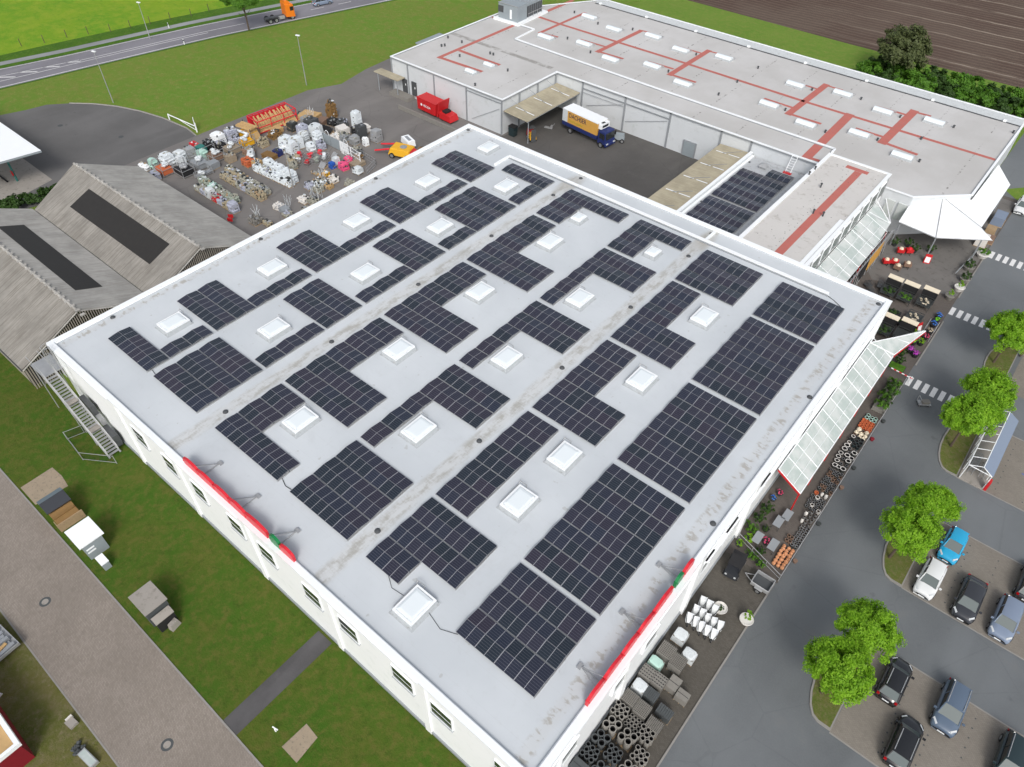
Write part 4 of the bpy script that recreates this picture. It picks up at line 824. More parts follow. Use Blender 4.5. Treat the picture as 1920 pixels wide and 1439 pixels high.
def trunk(parent, h, r, R, seed, m='bark'):
    rd = random.Random(seed); mb = MB(); mb.tube((0, 0, 0), (.05, .03, h * .55), r, 9, 0, r * .8); mb.tube((.05, .03, h * .55), (0, 0, h * 1.1), r * .8, 8, 0, r * .35)
    for k in range(7):
        a = k * .9 + rd.random(); z = h * rd.uniform(.5, .85); mb.tube((0, 0, z), (math.cos(a) * R * .55, math.sin(a) * R * .55, z + R * rd.uniform(.3, .7)), r * .4, 6, 0, r * .12)
    return mb.build('trunk', mat[m], parent)
LM = [crown_mesh('crown', mat['leaf_lime'], 2.9, 4.4, 170, 150, .12, s) for s in (11, 12, 13)]
def tree(loc, label, me, cz, h, r, R, seed, rz=0, sc_=(1, 1, 1), group=None):
    t = thing('tree', loc, label, 'tree', rz, group); trunk(t, h, r, R, seed); o = bpy.data.objects.new('crown', me); COL.objects.link(o); o.parent = t; o.location = (0, 0, cz); o.scale = sc_; return t
g_ = 'bright green maples in the car park islands'
for (x, y, k, s, lb) in ((71.4, 26.0, 0, .86, 'bright maple in the nearest island, the one farther from the camera'), (71.0, 21.8, 1, .88, 'bright maple in the nearest island, the one closer to the camera'), (71.3, 41.0, 2, .80, 'bright maple in the second island, behind its pair, left of the blue car'), (70.8, 37.2, 0, .88, 'bright maple in the second island, the front one above the white car'),
    (71.4, 59.0, 1, .92, 'bright maple beside the trolley shelter, the farther of its pair'), (71.0, 54.2, 2, 1.0, 'bright maple beside the trolley shelter, the nearer and larger of its pair'), (70.9, 70.3, 0, 1.0, 'bright maple cut by the right picture edge'), (73.0, 73.5, 1, .9, 'bright maple mostly outside the right picture edge')):
    tree((x, y, .1), lb, LM[k], 4.6, 3.6, .13, 2.6, int(x * y), rz=k * 2.1 + y, sc_=(s, s, s), group=g_)
RM = crown_mesh('crown', mat['leaf_mid'], 3.0, 5.0, 110, 120, .19, 21)
tree((-74.6, 74.4, 0), 'roadside tree with dark trunk in front of the orange tractor unit', RM, 6.3, 5.0, .17, 3, 8, sc_=(1.35, 1.35, .95))
OM = crown_mesh('crown', mat['leaf_olive'], 4.3, 8.4, 150, 130, .24, 31)
tree((33.7, 142, 0), 'large olive green tree at the left end of the hedge behind the hall', OM, 5.0, 3.0, .35, 4, 9, sc_=(1.15, 1.1, 1.05))
# hedge, one bush per clump
BM = [crown_mesh('foliage', mat[m], 2.3, 3.2, 44, 80, .2, s) for m, s in (('leaf_mid', 41), ('leaf_dark', 42), ('leaf_mid', 43))]
random.seed(8)
nb = 0
for i in range(14):
    for j in range(2):
        x = 31 + i * 3.3 + random.uniform(-.6, .6); y = 137.2 + i * .30 + j * 4.6 + random.uniform(-.8, .8); 
        o = bpy.data.objects.new('hedge_bush', BM[(i + j) % 3]); COL.objects.link(o); o.location = (x, y, 1.3); o.rotation_euler = (0, 0, random.random() * 6); s = random.uniform(.95, 1.3); o.scale = (s, s * 1.1, s * .95)
        tag(o, '%s bush from the olive tree in the hedge, %s' % (ORD[i], 'row next to the hall' if j == 0 else 'row next to the ploughed field'), 'bush', 'bushes forming the hedge behind the hall'); nb += 1
DM = crown_mesh('foliage', mat['leaf_dark'], 1.3, 1.6, 24, 70, .15, 51)
for i in range(9):
    o = bpy.data.objects.new('shrub', DM); COL.objects.link(o); o.location = (-46.8 + i * .62 * 1.0, 4.0 + i * 1.75, .6); o.rotation_euler = (0, 0, i * 1.3); s = 1.1 + .15 * (i % 3); o.scale = (s, s * 1.1, s)
    tag(o, '%s low dark shrub between the left shed and the white canopy, counted from the left' % ORD[i], 'shrub', 'low shrubs between shed and canopy')
# ------------------------------------------------------------------ lamps, posts, fence, barrier
def lamp(loc, h, label, flood=False):
    t = thing('street_lamp', loc, label, 'street lamp'); MB().tube((0, 0, 0), (0, 0, h), .09, 8, 0, .05).build('pole', mat['galv'], t); MB().obox(.1, 0, h, .75, .3, .14, .3).build('lamp_head', mat['white'], t); return t
lamp((-64.2, 38.9, 0), 8.6, 'tall pale lamp post on the kerb of the loop drive'); lamp((-45.2, 65.5, 0), 8.6, 'thin grey lamp post in the grass left of the rear hall')
lamp((-85.0, 58.4, 0), 6.8, 'slim lamp post beside the country road'); lamp((-19.0, 41.8, 0), 6.5, 'thin lamp post standing among the white bags in the yard')
for i, (px, py) in enumerate(((40.5, 87.5), (84, 81), (126, 71), (166, 64.6), (208, 60), (245, 52.5), (282, 45), (320, 38), (359, 31), (392, 22))):
    p = P(px, py); t = MB().tube((0, 0, 0), (0, 0, 1.5), .07, 5).build('fence_post', mat['bark'], None, (p.x, p.y, 0)); tag(t, '%s wooden fence post along the meadow, counted from the left picture edge' % ORD[i], 'fence post', 'wooden fence posts along the meadow')
for (px, py, lb) in ((317, 53, 'white reflector post between cycle path and road'), (346, 84, 'white reflector post on the near side of the road')):
    p = P(px, py); t = thing('reflector_post', (p.x, p.y, 0), lb, 'reflector post'); MB().hexa([(-.08, -.06, 0), (.08, -.06, 0), (.08, .06, 0), (-.08, .06, 0)], [(-.06, -.05, 1.1), (.06, -.05, 1.1), (.06, .05, 1.0), (-.06, .05, 1.0)]).build('post', mat['white'], t); MB().obox(0, 0, .7, .2, .16, .2).build('reflector_band', mat['black'], t)
bg_ = thing('barrier_gate', (-51.3, 41.7, 0), 'white swing barrier along the grass corner of the loop drive', 'barrier'); mb = MB(); mb.tube((0, 0, 1), (7.0, .6, 1), .08, 6); mb.tube((0, 0, 0), (0, 0, 1.1), .1, 6); mb.tube((7.0, .6, 0), (7.0, .6, 1.6), .12, 6); mb.tube((7, .6, .3), (2.5, .2, 1), .05, 5); mb.build('pole', mat['white'], bg_)
sg = thing('info_sign', (-45.6, 42.9, 0), 'small white sign board at the end of the swing barrier', 'sign'); MB().obox(0, 0, .6, 1.1, .08, 1.1, -.5).build('board', mat['white'], sg); MB().tube((0, 0, 0), (0, 0, .7), .05, 5).build('post', mat['steelgrey'], sg)
# ------------------------------------------------------------------ vehicles
def car(label, p, rz, pm_, L=4.3, W=1.78, H=1.48, hatch=True, rails=False, dark=False, roofm=None, suv=False):
    t = thing('parked_car', (p[0], p[1], 0), label, 'car', rz, 'cars on the site'); h0 = .92 if not suv else 1.05; hl = L / 2; hw = W / 2; pm_ = mat[pm_]
    st = [(-hl, .62, .80, .62), (-hl + .12, .84, .93, .78 if hatch else .85), (-hl + .5, .95, .98, h0 + .02), (-hl + 1.0, 1, 1, h0 + .03), (0, 1, 1, h0 + .02), (hl - 1.45, 1, 1, h0 + .02), (hl - 1.0, .99, 1, h0 - .03), (hl - .5, .95, .97, h0 - .13), (hl - .16, .84, .90, h0 - .24), (hl, .60, .78, .55)]
    mb = MB(); n = 0
    for (x, wt, wb, zt) in st:
        for (a, b) in ((-wb * .94, .24), (-wb, .42), (-wb * .995, zt - .16), (-wt * .93, zt - .03), (-wt * .45, zt + .025), (wt * .45, zt + .025), (wt * .93, zt - .03), (wb * .995, zt - .16), (wb, .42), (wb * .94, .24)): mb.v.append((x, a * hw, b))
    for i in range(len(st) - 1):
        for j in range(9): mb.f.append((i * 10 + j, (i + 1) * 10 + j, (i + 1) * 10 + j + 1, i * 10 + j + 1)); mb.m.append(0)
    mb.f.append(tuple(range(9, -1, -1))); mb.m.append(0); e = (len(st) - 1) * 10; mb.f.append(tuple(e + i for i in range(10))); mb.m.append(0)
    mb.f = [tuple(reversed(f)) for f in mb.f]
    body = mb.build('body', pm_, t, smooth=True)
    x1, x2 = hl - 1.0, hl - 1.72; x3, x4 = (-hl + .62, -hl + .16) if hatch else (-hl + 1.25, -hl + .6); gl = mat['carglass_d'] if dark else mat['carglass']; b0, b1 = hw * .90, hw * .70; zr = H; zb = h0 - .02
    C_ = [(x1, b0 * .93, zb), (x2, b1, zr - .03), (x3, b1 * .96, zr - .03), (x4, b0 * .9, zb + .04)]
    lo = lambda s: [(x, s * y, z) for x, y, z in C_]
    A, B = lo(-1), lo(1)
    g = MB(); g.poly([A[0], B[0], B[1], A[1]]); g.build('windscreen', mat['carglass'], t)
    g = MB(); g.poly([A[2], B[2], B[3], A[3]]); g.build('rear_window', mat['carglass_d'] if dark else gl, t)
    for S, s in ((A, -1), (B, 1)):
        q = [S[0], S[1], S[2], S[3]]; 
        if s > 0: q = q[::-1]
        MB().poly(q).build('side_window', mat['carglass_d'], t)
    r = MB(); xs = [x2 + .04, x2 * .6 + x3 * .4, x2 * .3 + x3 * .7, x3 - .04]; k = 0; zz = [zr - .02, zr + .03, zr + .02, zr - .02]
    for x, z in zip(xs, zz):
        for yy, dz in ((-b1 * 1.01, -.03), (-b1 * .8, .02), (0, .04), (b1 * .8, .02), (b1 * 1.01, -.03)): r.v.append((x, yy, z + dz))
    for i in range(3):
        for j in range(4): r.f.append((i * 5 + j, i * 5 + j + 1, (i + 1) * 5 + j + 1, (i + 1) * 5 + j)); r.m.append(0)
    r.build('roof', mat[roofm] if roofm else pm_, t, smooth=True)
    for S in (A, B):
        MB().tube(S[0], S[1], .045, 5).build('pillar', pm_, t); MB().tube(S[2], S[3], .06, 5).build('pillar', pm_, t); pl = MB(); mid = [(a + b) / 2 for a, b in zip(S[1], S[2])]; pl.tube((mid[0], mid[1], mid[2] - .02), (mid[0], S[0][1], zb), .05, 5); pl.build('pillar', pm_, t)
    for x in (-hl + .78, hl - .82):
        for y in (-hw + .08, hw - .08): MB().wheel(x, y, .32, .32, .22).build('wheel', [mat['black'], mat['tyre_rim']], t)
    for s in (-1, 1):
        MB().hexa([(hl - .42, s * hw * .92 - .02, .56), (hl - .1, s * hw * .62, .56), (hl - .1, s * hw * .62 + .01 * s, .58), (hl - .42, s * hw * .93, .58)][::s], [(hl - .52, s * hw * .93, .76), (hl - .17, s * hw * .60, .72), (hl - .25, s * hw * .5, .765), (hl - .62, s * hw * .86, .83)][::s]).build('headlight', mat['headlamp'], t)
        MB().obox(-hl + .13, s * hw * .78, .68, .16, .2, .14).build('tail_light', mat['tail'], t); MB().obox(hl - 1.25, s * (hw + .1), h0 - .02, .14, .2, .13).build('mirror', pm_, t)
    MB().box(hl - .03, hl + .03, -hw * .45, hw * .45, .38, .55).build('grille', mat['black'], t); MB().box(hl + .02, hl + .05, -.26, .26, .36, .47).build('number_plate', mat['white'], t); MB().box(-hl - .03, -hl + .02, -.26, .26, .5, .61).build('number_plate', mat['white'], t)
    if rails:
        for s in (-1, 1): MB().tube((x2 - .1, s * b1 * .88, zr + .06), (x3 + .1, s * b1 * .88, zr + .06), .028, 5).build('roof_rail', mat['rail'], t)
    return t
car('bright blue small car in the parking bay beside the second tree island', (74.75, 41.8), R_(-91), 'p_blue', 3.9, 1.68, 1.5)
car('white saloon car parked nose to the bright blue car under the tree', (74.25, 37.1), R_(-91), 'p_white', 4.2, 1.7, 1.4)
car('black saloon car between the white car and the silver grey car', (77.45, 37.3), R_(-90), 'p_anth', 4.7, 1.82, 1.42, hatch=False)
car('silver grey car with pale roof next to the right picture edge', (80.35, 37.4), R_(-91), 'p_grey', 4.5, 1.8, 1.45)
car('black car with red tail light cut by the right picture edge', (81.15, 42.4), R_(90), 'p_anth', 4.4, 1.8, 1.45)
car('black estate car with roof rails half under the nearest trees', (75.0, 26.2), R_(90), 'p_black', 4.1, 1.75, 1.52, rails=True)
car('steel blue estate car with roof rails alone in the nearest bay', (79.05, 26.9), R_(-90), 'p_steel', 4.5, 1.85, 1.6, rails=True, roofm='p_steel')
car('black car with roof rails at the bottom edge of the picture', (77.15, 22.0), R_(90), 'p_black', 4.4, 1.8, 1.55, rails=True)
car('dark green car cut off in the bottom right corner', (83.6, 25.7), R_(-90), 'p_green', 4.6, 1.85, 1.6, rails=True)
car('white car on the lane beside the rear hall and the tent', (64.9, 107.6), R_(-88), 'p_white', 4.2, 1.75, 1.45)
p = P(606, 9); c_ = car('grey and black car driving on the country road', (p.x - .2, p.y), R_(76), 'p_grey', 4.4, 1.8, 1.5); c_.name = 'driving_car'
p = P(526, 40); tt = thing('tractor_unit', (p.x - .5, p.y + .2, 0), 'orange tractor unit without trailer on the country road', 'lorry', R_(76))
MB().hexa([(1.2, -1.2, .7), (3.2, -1.2, .5), (3.2, 1.2, .5), (1.2, 1.2, .7)], [(1.2, -1.2, 3.2), (3.0, -1.2, 3.0), (3.0, 1.2, 3.0), (1.2, 1.2, 3.2)]).build('cab', mat['orange'], tt, bevel=.08)
MB().hexa([(1.25, -1.05, 3.2), (2.6, -1.05, 3.1), (2.6, 1.05, 3.1), (1.25, 1.05, 3.2)], [(1.3, -1.0, 3.9), (2.0, -1.0, 3.8), (2.0, 1.0, 3.8), (1.3, 1.0, 3.9)]).build('roof_spoiler', mat['orange'], tt)
MB().poly([(3.2, -1.05, 1.7), (3.2, 1.05, 1.7), (3.08, 1.05, 2.75), (3.08, -1.05, 2.75)]).build('windscreen', mat['carglass_d'], tt); MB().box(2.2, 2.95, -1.22, -1.2, 1.8, 2.6).build('side_window', mat['carglass_d'], tt)
MB().box(-3.2, 1.2, -.45, .45, .65, .95).build('chassis', mat['darksteel'], tt); MB().box(-.3, .9, -1.0, -.5, .5, 1.0).build('fuel_tank', mat['galv'], tt)
for x in (2.5, -1.1, -2.4):
    for y in (-.98, .98): MB().wheel(x, y, .5, .5, .35 if x > 0 else .5).build('wheel', [mat['black'], mat['tyre_rim']], tt)
# trolley shelter
ts = thing('trolley_shelter', (72.9, 50.7, 0), 'glazed shopping trolley shelter with white frame next to the large maple', 'shelter')
mb = MB()
for k in range(8):
    y = k * 1.33; zl, zr_2, zt = 2.1, 2.0, 2.65
    mb.path([(0, y, 0), (0, y, zl), (1.15, y, zt), (2.15, y, zr_2), (2.15, y, 0)], .045, 5)
for x, z in ((0, 2.1), (1.15, 2.65), (2.15, 2.0)): mb.tube((x, 0, z), (x, 9.31, z), .05, 5)
mb.tube((0, 0, 2.1), (2.15, 0, 2.0), .045, 5); mb.build('frame', mat['white'], ts)
MB().hexa([(1.15, 0, 2.66), (2.25, 0, 2.02), (2.25, 9.3, 2.02), (1.15, 9.3, 2.66)], [(1.15, 0, 2.69), (2.25, 0, 2.05), (2.25, 9.3, 2.05), (1.15, 9.3, 2.69)]).build('roof_glazing', mat['p_grey'], ts)
MB().box(-.1, 2.25, -.1, 9.4, 0, .13).build('floor', mat['slab'], ts); MB().box(2.2, 2.45, -.1, .5, .1, 1.3).build('advert_board', mat['red'], ts)
def trolley(parent=None):
    mb = MB(); 
    for z, k in ((.45, .8), (.65, .9), (.95, 1)):
        q = [(-.45 * k, -.28 * k, z), (.45 * k, -.24 * k, z), (.45 * k, .24 * k, z), (-.45 * k, .28 * k, z)]; mb.path(q + [q[0]], .018, 4)
    for x in (-.36, 0, .36):
        for s in (-1, 1): mb.tube((x * .8, s * .2, .45), (x, s * .26, .95), .014, 4)
    for x in (-.38, .38):
        for s in (-1, 1): mb.tube((x, s * .22, .1), (x * .8, s * .2, .45), .018, 4); mb.tube((x, s * .22 - .02, .07), (x, s * .22 + .02, .07), .07, 8)
    mb.tube((-.55, -.28, 1.0), (-.55, .28, 1.0), .03, 6); return mb
tm = trolley().mesh('shopping_trolley', mat['galv'])
for i in range(5):
    for j in range(2):
        o = bpy.data.objects.new('shopping_trolley', tm); COL.objects.link(o); o.location = (73.5 + j * 1.0, 52.1 + i * .36 + j * .2, .13); o.rotation_euler = (0, 0, R_(-90)); tag(o, 'shopping trolley in the row parked inside the glazed shelter', 'trolley', 'shopping trolleys nested in the shelter')
# box on the lane: loaded flat trolley
ft = thing('flatbed_trolley', (66.9, 58.4, 0), 'loaded flat trolley standing alone on the lane by the zebra crossing', 'trolley', R_(35)); mb = MB(); mb.obox(0, 0, .25, 1.3, .75, .08); mb.path([(-.65, -.35, .3), (-.65, -.35, 1.05), (-.65, .35, 1.05), (-.65, .35, .3)], .035, 5); mb.build('deck', mat['galv'], ft); mb = MB(); mb.obox(.1, 0, .33, .8, .5, .28, .1); mb.build('load', mat['concrete'], ft); [MB().wheel(x, y, .12, .12, .08).build('wheel', [mat['black'], mat['tyre_rim']], ft) for x in (-.5, .5) for y in (-.3, .3)]
dm = thing('disabled_bay_mark', (77.8, 55.6, .0), 'blue wheelchair symbol painted on the parking bay', 'floor marking'); mb = MB()
for k in range(10):
    a0, a1 = -2.4 + k * .36, -2.4 + (k + 1) * .36; mb.poly([(.3 * math.cos(a), .3 * math.sin(a), .03) for a in (a0, a1)] + [(.4 * math.cos(a), .4 * math.sin(a), .03) for a in (a1, a0)])
mb.box(-.06, .06, .0, .6, .028, .031); mb.box(.06, .34, .22, .32, .028, .031); mb.box(.3, .4, -.2, .24, .028, .0315); mb.lathe(0, .78, [(.11, .028), (.11, .031)], 8); mb.build('symbol', mat['bluemark'], dm)
# ------------------------------------------------------------------ stairs on the left facade
st = thing('fire_stairs', (0, -.2, 0), 'galvanised fire stairs climbing the left end of the white facade', 'stairs')
X0_, Z0_, X1_, Z1_ = .2, 6.3, 7.9, .1; N_ = 30; yA, yB = -1.55, -.55
f_ = lambda k: (X0_ + (X1_ - X0_) * k, Z0_ + (Z1_ - Z0_) * k)
for y in (yA - .05, yB + .05):
    a, b = f_(0), f_(1); MB().tube((a[0], y, a[1]), (b[0], y, b[1]), .09, 5).build('stringer', mat['galv'], st)
    r = MB(); r.tube((a[0], y, a[1] + 1.0), (b[0], y, b[1] + 1.0), .035, 5); r.tube((a[0], y, a[1] + .5), (b[0], y, b[1] + .5), .02, 4); r.tube((-2.6, y, Z0_ + 1.0), (a[0], y, Z0_ + 1.0), .035, 5)
    for k in range(9): q = f_(k / 8); r.tube((q[0], y, q[1]), (q[0], y, q[1] + 1.0), .025, 4)
    r.build('handrail', mat['rail'], st)
for k in range(1, N_):
    q = f_(k / N_); MB().box(q[0] - .13, q[0] + .13, yA, yB, q[1] - .03, q[1]).build('tread', mat['rail' if k % 2 else 'galv'], st)
for x in (2.7, 5.3): MB().box(x - .5, x + .5, yA, yB, Z0_ + (Z1_ - Z0_) * (x - X0_) / (X1_ - X0_) + .02, Z0_ + (Z1_ - Z0_) * (x - X0_) / (X1_ - X0_) + .08).build('landing', mat['slab'], st)
mb = MB(); mb.box(-2.6, X0_, yA - .1, .4, Z0_ - .08, Z0_); mb.build('top_landing', mat['galv'], st)
mb = MB(); [mb.tube((x, y, 0), (x, y, z + (Z1_ - Z0_) * (x - X0_) / (X1_ - X0_) * 0 + 0), .05, 5) for x, y, z in ((-2.5, yA, Z0_), (-2.5, .3, Z0_), (2.7, yA, 4.2), (2.7, yB, 4.2), (5.3, yA, 2.1), (5.3, yB, 2.1))]; mb.path([(-2.5, yA, 3), (0, yA, Z0_), (2.7, yA, 1.5)], .03, 4); mb.build('support', mat['galv'], st)
cg = thing('cage_ladder', (1.2, -.15, 0), 'caged ladder from the fire stairs landing up to the roof corner', 'ladder'); mb = MB()
for x in (0, .5): mb.tube((x, -.15, 6.2), (x, -.15, 10.3), .035, 5)
for k in range(13): mb.tube((0, -.15, 6.3 + k * .3), (.5, -.15, 6.3 + k * .3), .02, 4)
mb.build('rails', mat['rail'], cg); mb = MB()
for z in (7.6, 8.3, 9.0, 9.7, 10.3):
    q = [(.25 + .42 * math.cos(a), -.2 - .62 * abs(math.sin(a)) ** .8, z) for a in [math.pi * i / 6 for i in range(7)]]; mb.path(q, .02, 4)
for a in (.5, 1.1, 1.6, 2.1, 2.6): mb.tube((.25 + .42 * math.cos(a), -.2 - .62 * math.sin(a) ** .8, 7.6), (.25 + .42 * math.cos(a), -.2 - .62 * math.sin(a) ** .8, 10.3), .015, 4)
mb.build('safety_cage', mat['rail'], cg)
cb_ = thing('wall_cabinet', (3.6, -.25, 0), 'dark louvred cabinets under the fire stairs at the facade foot', 'cabinet'); MB().obox(0, 0, 2.5, 2.2, .5, 1.6).build('louvre', mat['darksteel'], cb_); MB().obox(2.9, -.1, .4, 2.0, .6, 1.5).build('louvre', mat['darksteel'], cb_); MB().obox(1.5, 0, 2.0, .9, .45, .9).build('unit', mat['galv'], cb_)
wf = thing('wire_fence', (0, 0, 0), 'low green wire fence round the foot of the fire stairs', 'fence'); pts = [(2.9, -1.6), (2.4, -3.3), (6.0, -3.6), (8.9, -1.7)]
mb = MB()
for a, b in zip(pts, pts[1:]): [mb.tube((*a, z), (*b, z), .03, 4) for z in (.15, 1.15)]
for a in pts: mb.tube((*a, 0), (*a, 1.2), .04, 5)
mb.build('rail', mat['galv'], wf); mb = MB()
for a, b in zip(pts, pts[1:]):
    for k in range(24): x = a[0] + (b[0] - a[0]) * k / 24; y = a[1] + (b[1] - a[1]) * k / 24; mb.tube((x, y, .15), (x, y, 1.15), .009, 3)
mb.build('mesh_panel', mat['p_green'], wf)
# ------------------------------------------------------------------ roof signs (channel letters seen from behind)
def roof_sign(loc, rz, label, flip):
    t = thing('roof_sign', loc, label, 'roof sign', rz, 'letter signs along the roof edges'); rd = random.Random(4)
    segs = [(0, 1.9, 'redbright'), (2.0, 4.1, 'redbright'), (4.2, 6.1, 'redbright'), (6.2, 8.2, 'redbright'), (8.3, 10.9, 'redbright'), (11.3, 12.4, 'green'), (12.45, 14.0, 'redbright')]
    if flip: segs = [(a * .955, b * .955, c) for a, b, c in segs]
    for a, b, c in segs:
        h = .95 if c == 'redbright' else 1.1; n = 7; top = []; 
        for i in range(n + 1):
            x = a + (b - a) * i / n; top.append((x, .38 + h * (.72 + .28 * math.sin(math.pi * i / n)) + rd.uniform(-.05, .05)))
        bot = [(b, .3), (b * .6 + a * .4, .22), (a, .34)]; pl = top + bot
        mb = MB(); k = [(x, -.11, z) for x, z in pl]; k2 = [(x, .11, z) for x, z in pl]; mb.hexa(k, k2); mb.f = [tuple(reversed(f)) for f in mb.f]; mb.build('letter', mat[c], t)
        [MB().box(x - .04, x + .04, -.16, .16, z, z + .1).build('letter_edge', mat[c], t) for x, z in ((a + .1, .3 + h * .5),)]
    for x in (.2 + 14 * q for q in (.12, .48, .83)):
        mb = MB(); mb.tube((x, .1, 1.25), (x + .05, 1.75, .12), .04, 5); mb.tube((x - .7, .1, .8), (x + .05, 1.75, .12), .03, 5); mb.tube((x + .05, .1, .1), (x + .05, 1.9, .1), .05, 5); mb.obox(x + .05, 1.85, .02, .45, .3, .12); mb.build('brace', mat['galv'], t)
    MB().box(0, 13.6, .13, .2, .5, .58).build('carrier_rail', mat['galv'], t); return t
roof_sign((22.6, .42, ZR), 0, 'red and green lettered roof sign on the left facade edge', False)
roof_sign((58.95, 5.8, ZR), R_(90), 'red and green lettered roof sign on the right facade edge', True)
dbs = thing('seam_debris', (43.5, 2.1, ZR), 'tiny scatter of white scraps on the bare roof near the closest skylight', 'debris'); mb = MB(); rd = random.Random(2); [mb.obox(rd.uniform(-1, 1), rd.uniform(-.5, .5), 0, .12, .05, .03, rd.random() * 3) for _ in range(9)]; mb.build('scrap', mat['paint'], dbs)
bpy.data.objects.remove([c for c in COL.objects if c.parent == dbs][0]); bpy.data.objects.remove(dbs)
# ------------------------------------------------------------------ glazed canopies
def glazed(name, label, quads, bars, posts, trim=None):
    t = thing(name, (0, 0, 0), label, 'canopy'); 
    for q in quads: 
        up = [(a, b, c + .04) for a, b, c in q]; MB().hexa(q, up).build('glazing', mat['poly'], t)
    mb = MB()
    for a, b, r in bars: mb.tube(a, b, r, 5)
    mb.build('glazing_bar', mat['white'], t); 
    if posts:
        mb = MB(); [mb.tube((x, y, 0), (x, y, z), .07, 6) for x, y, z in posts]; mb.build('post', mat['red'], t)
    if trim: [MB().tube(a, b, .09, 4).build('red_trim', mat['red'], t) for a, b in trim]
    return t
zi, zo, xi, xo = 4.5, 3.0, 59.4, 61.95
fz = lambda x: zi + (zo - zi) * (x - xi) / (xo - xi)
bars = [((xi, y, fz(xi) + .06), (xo, y, fz(xo) + .06), .04) for y in [36 + 1.95 * i for i in range(13)]] + [((x, 36, fz(x) + .06), (x, 59.6, fz(x) + .06), .025) for x in (60.25, 61.1)] + [((xi, 36, zi + .06), (xi, 59.6, zi + .06), .06), ((xo, 36, zo + .05), (xo, 59.8, zo + .05), .07)]
bars += [((xi, 58.4, zi + .08), (xo, 60.2, zo + .06), .07), ((xi, 58.4, zi + .08), (63.3, 66.5, 3.05), .06), ((xo, 60.2, zo + .06), (63.3, 66.5, 3.05), .06), ((61.0, 61.8, 3.85), (62.6, 63.2, 3.08), .05)]
glazed('glazed_canopy', 'long pale glazed lean-to canopy with white bars along the right facade', [[(xi, 36, zi), (xo, 36, zo), (xo, 59.9, zo), (xi, 58.4, zi)], [(xi, 58.4, zi), (xo, 59.95, zo), (63.3, 66.5, 3.0), (63.1, 66.5, 3.05)]], bars, [(61.85, 36.2 + 3.9 * i, 2.95) for i in range(7)], [((xi, 35.95, zi - .08), (xo, 35.95, zo - .1)), ((xo + .02, 60, zo - .12), (63.3, 66.4, 2.9))])
MB().box(xo - .02, xo + .06, 60.2, 63.6, 2.45, 2.9)
zi2, zo2 = 4.9, 3.5
bars = [((49.65, 60 + 2.5 * i, zi2 + .06), (53.0, 60 + 2.5 * i, zo2 + .06), .04) for i in range(10)] + [((x, 60, zi2 + (zo2 - zi2) * (x - 49.65) / 3.35 + .06), (x, 82.3, zi2 + (zo2 - zi2) * (x - 49.65) / 3.35 + .06), .03) for x in (50.8, 51.9, 53.0)]
glazed('glazed_canopy', 'greenish glazed canopy along the taller link block above the market entrance', [[(49.65, 60, zi2), (53.0, 60, zo2), (53.0, 78, zo2), (49.65, 78, zi2)], [(49.65, 78.1, zi2), (53.0, 78.1, zo2), (52.6, 84.5, zo2 + .1), (49.65, 86, zi2)]], bars + [((49.7, 86.3, 5.0), (52.5, 84.6, 3.7), .07), ((50.2, 88.6, 4.6), (52.6, 84.6, 3.7), .06), ((52.5, 84.5, 3.7), (50.0, 82.0, 5.6), .04)], [(52.9, 60.5 + 4.4 * i, 3.4) for i in range(6)])
bb = thing('banner_wall', (53.3, 66, 0), 'row of leaning poles with a long yellow banner beside the glazed entrance canopy', 'banner')
mb = MB(); [mb.tube((.1 + .1 * math.sin(k), k * .9, 0), (-.15, k * .9 + .5, 3.3), .05, 5) for k in range(20)]; mb.tube((0, 0, 3.2), (0, 18, 3.2), .06, 5); mb.build('pole', mat['galv'], bb); MB().hexa([(.1, 10.2, 1.2), (.18, 10.2, 1.2), (.18, 14.6, 1.2), (.1, 14.6, 1.2)], [(-.02, 10.4, 3.1), (.08, 10.4, 3.1), (.08, 14.9, 3.1), (-.02, 14.9, 3.1)]).build('banner', mat['truckyellow'], bb); MB().box(.02, .1, 7.4, 9.8, .5, 2.9).build('dark_panel', mat['black'], bb); MB().box(-.05, .05, 15, 19, 1.6, 2.9).build('side_panel', mat['galv'], bb)
# ------------------------------------------------------------------ tent canopy
tc = thing('tent_canopy', (0, 0, 0), 'white pleated tent canopy over the market entrance with narrow posts', 'tent canopy')
ap = (56.2, 92.3, 5.5); A_, B_, C2, D_ = (53.3, 85.6, 3.7), (58.3, 85.1, 3.7), (64.1, 89.6, 3.6), (62.15, 91.0, 4.0); W1_, W2_ = (53.2, 88.7, 4.6), (59.3, 94.9, 5.2)
def skin(mb, pl): 
    up = [Vector(p) for p in pl]; n = (up[1] - up[0]).cross(up[2] - up[0]).normalized(); 
    if n.z < 0: up = up[::-1]
    mb.hexa([tuple(p - Vector((0, 0, .05))) for p in up], [tuple(p) for p in up])
mb = MB(); skin(mb, [ap, W1_, A_]); skin(mb, [ap, A_, B_]); skin(mb, [ap, B_, C2]); skin(mb, [ap, C2, D_]); skin(mb, [ap, D_, W2_]); mb.build('membrane', mat['white'], tc)
mb = MB(); skin(mb, [W2_, D_, (62.15, 105.5, 3.9), (59.45, 107.6, 5.2)]); mb.build('side_membrane', mat['white'], tc)
mb = MB(); [mb.tube(Vector(a) + Vector((0, 0, .02)), Vector(b) + Vector((0, 0, .02)), .06, 5) for a, b in ((ap, B_), (ap, D_), (A_, B_), (B_, C2))]; mb.build('seam_rail', mat['galv'], tc)
mb = MB(); [mb.tube((x, y, 0), (x, y, z), .09, 6) for x, y, z in ((53.5, 85.8, 3.5), (58.3, 85.3, 3.5), (63.0, 88.9, 3.5), (62.0, 104.5, 3.8))]; mb.tube((62.4, 84.2, .6), (63.1, 91.6, .6), .07, 5); mb.build('post', mat['steelgrey'], tc)
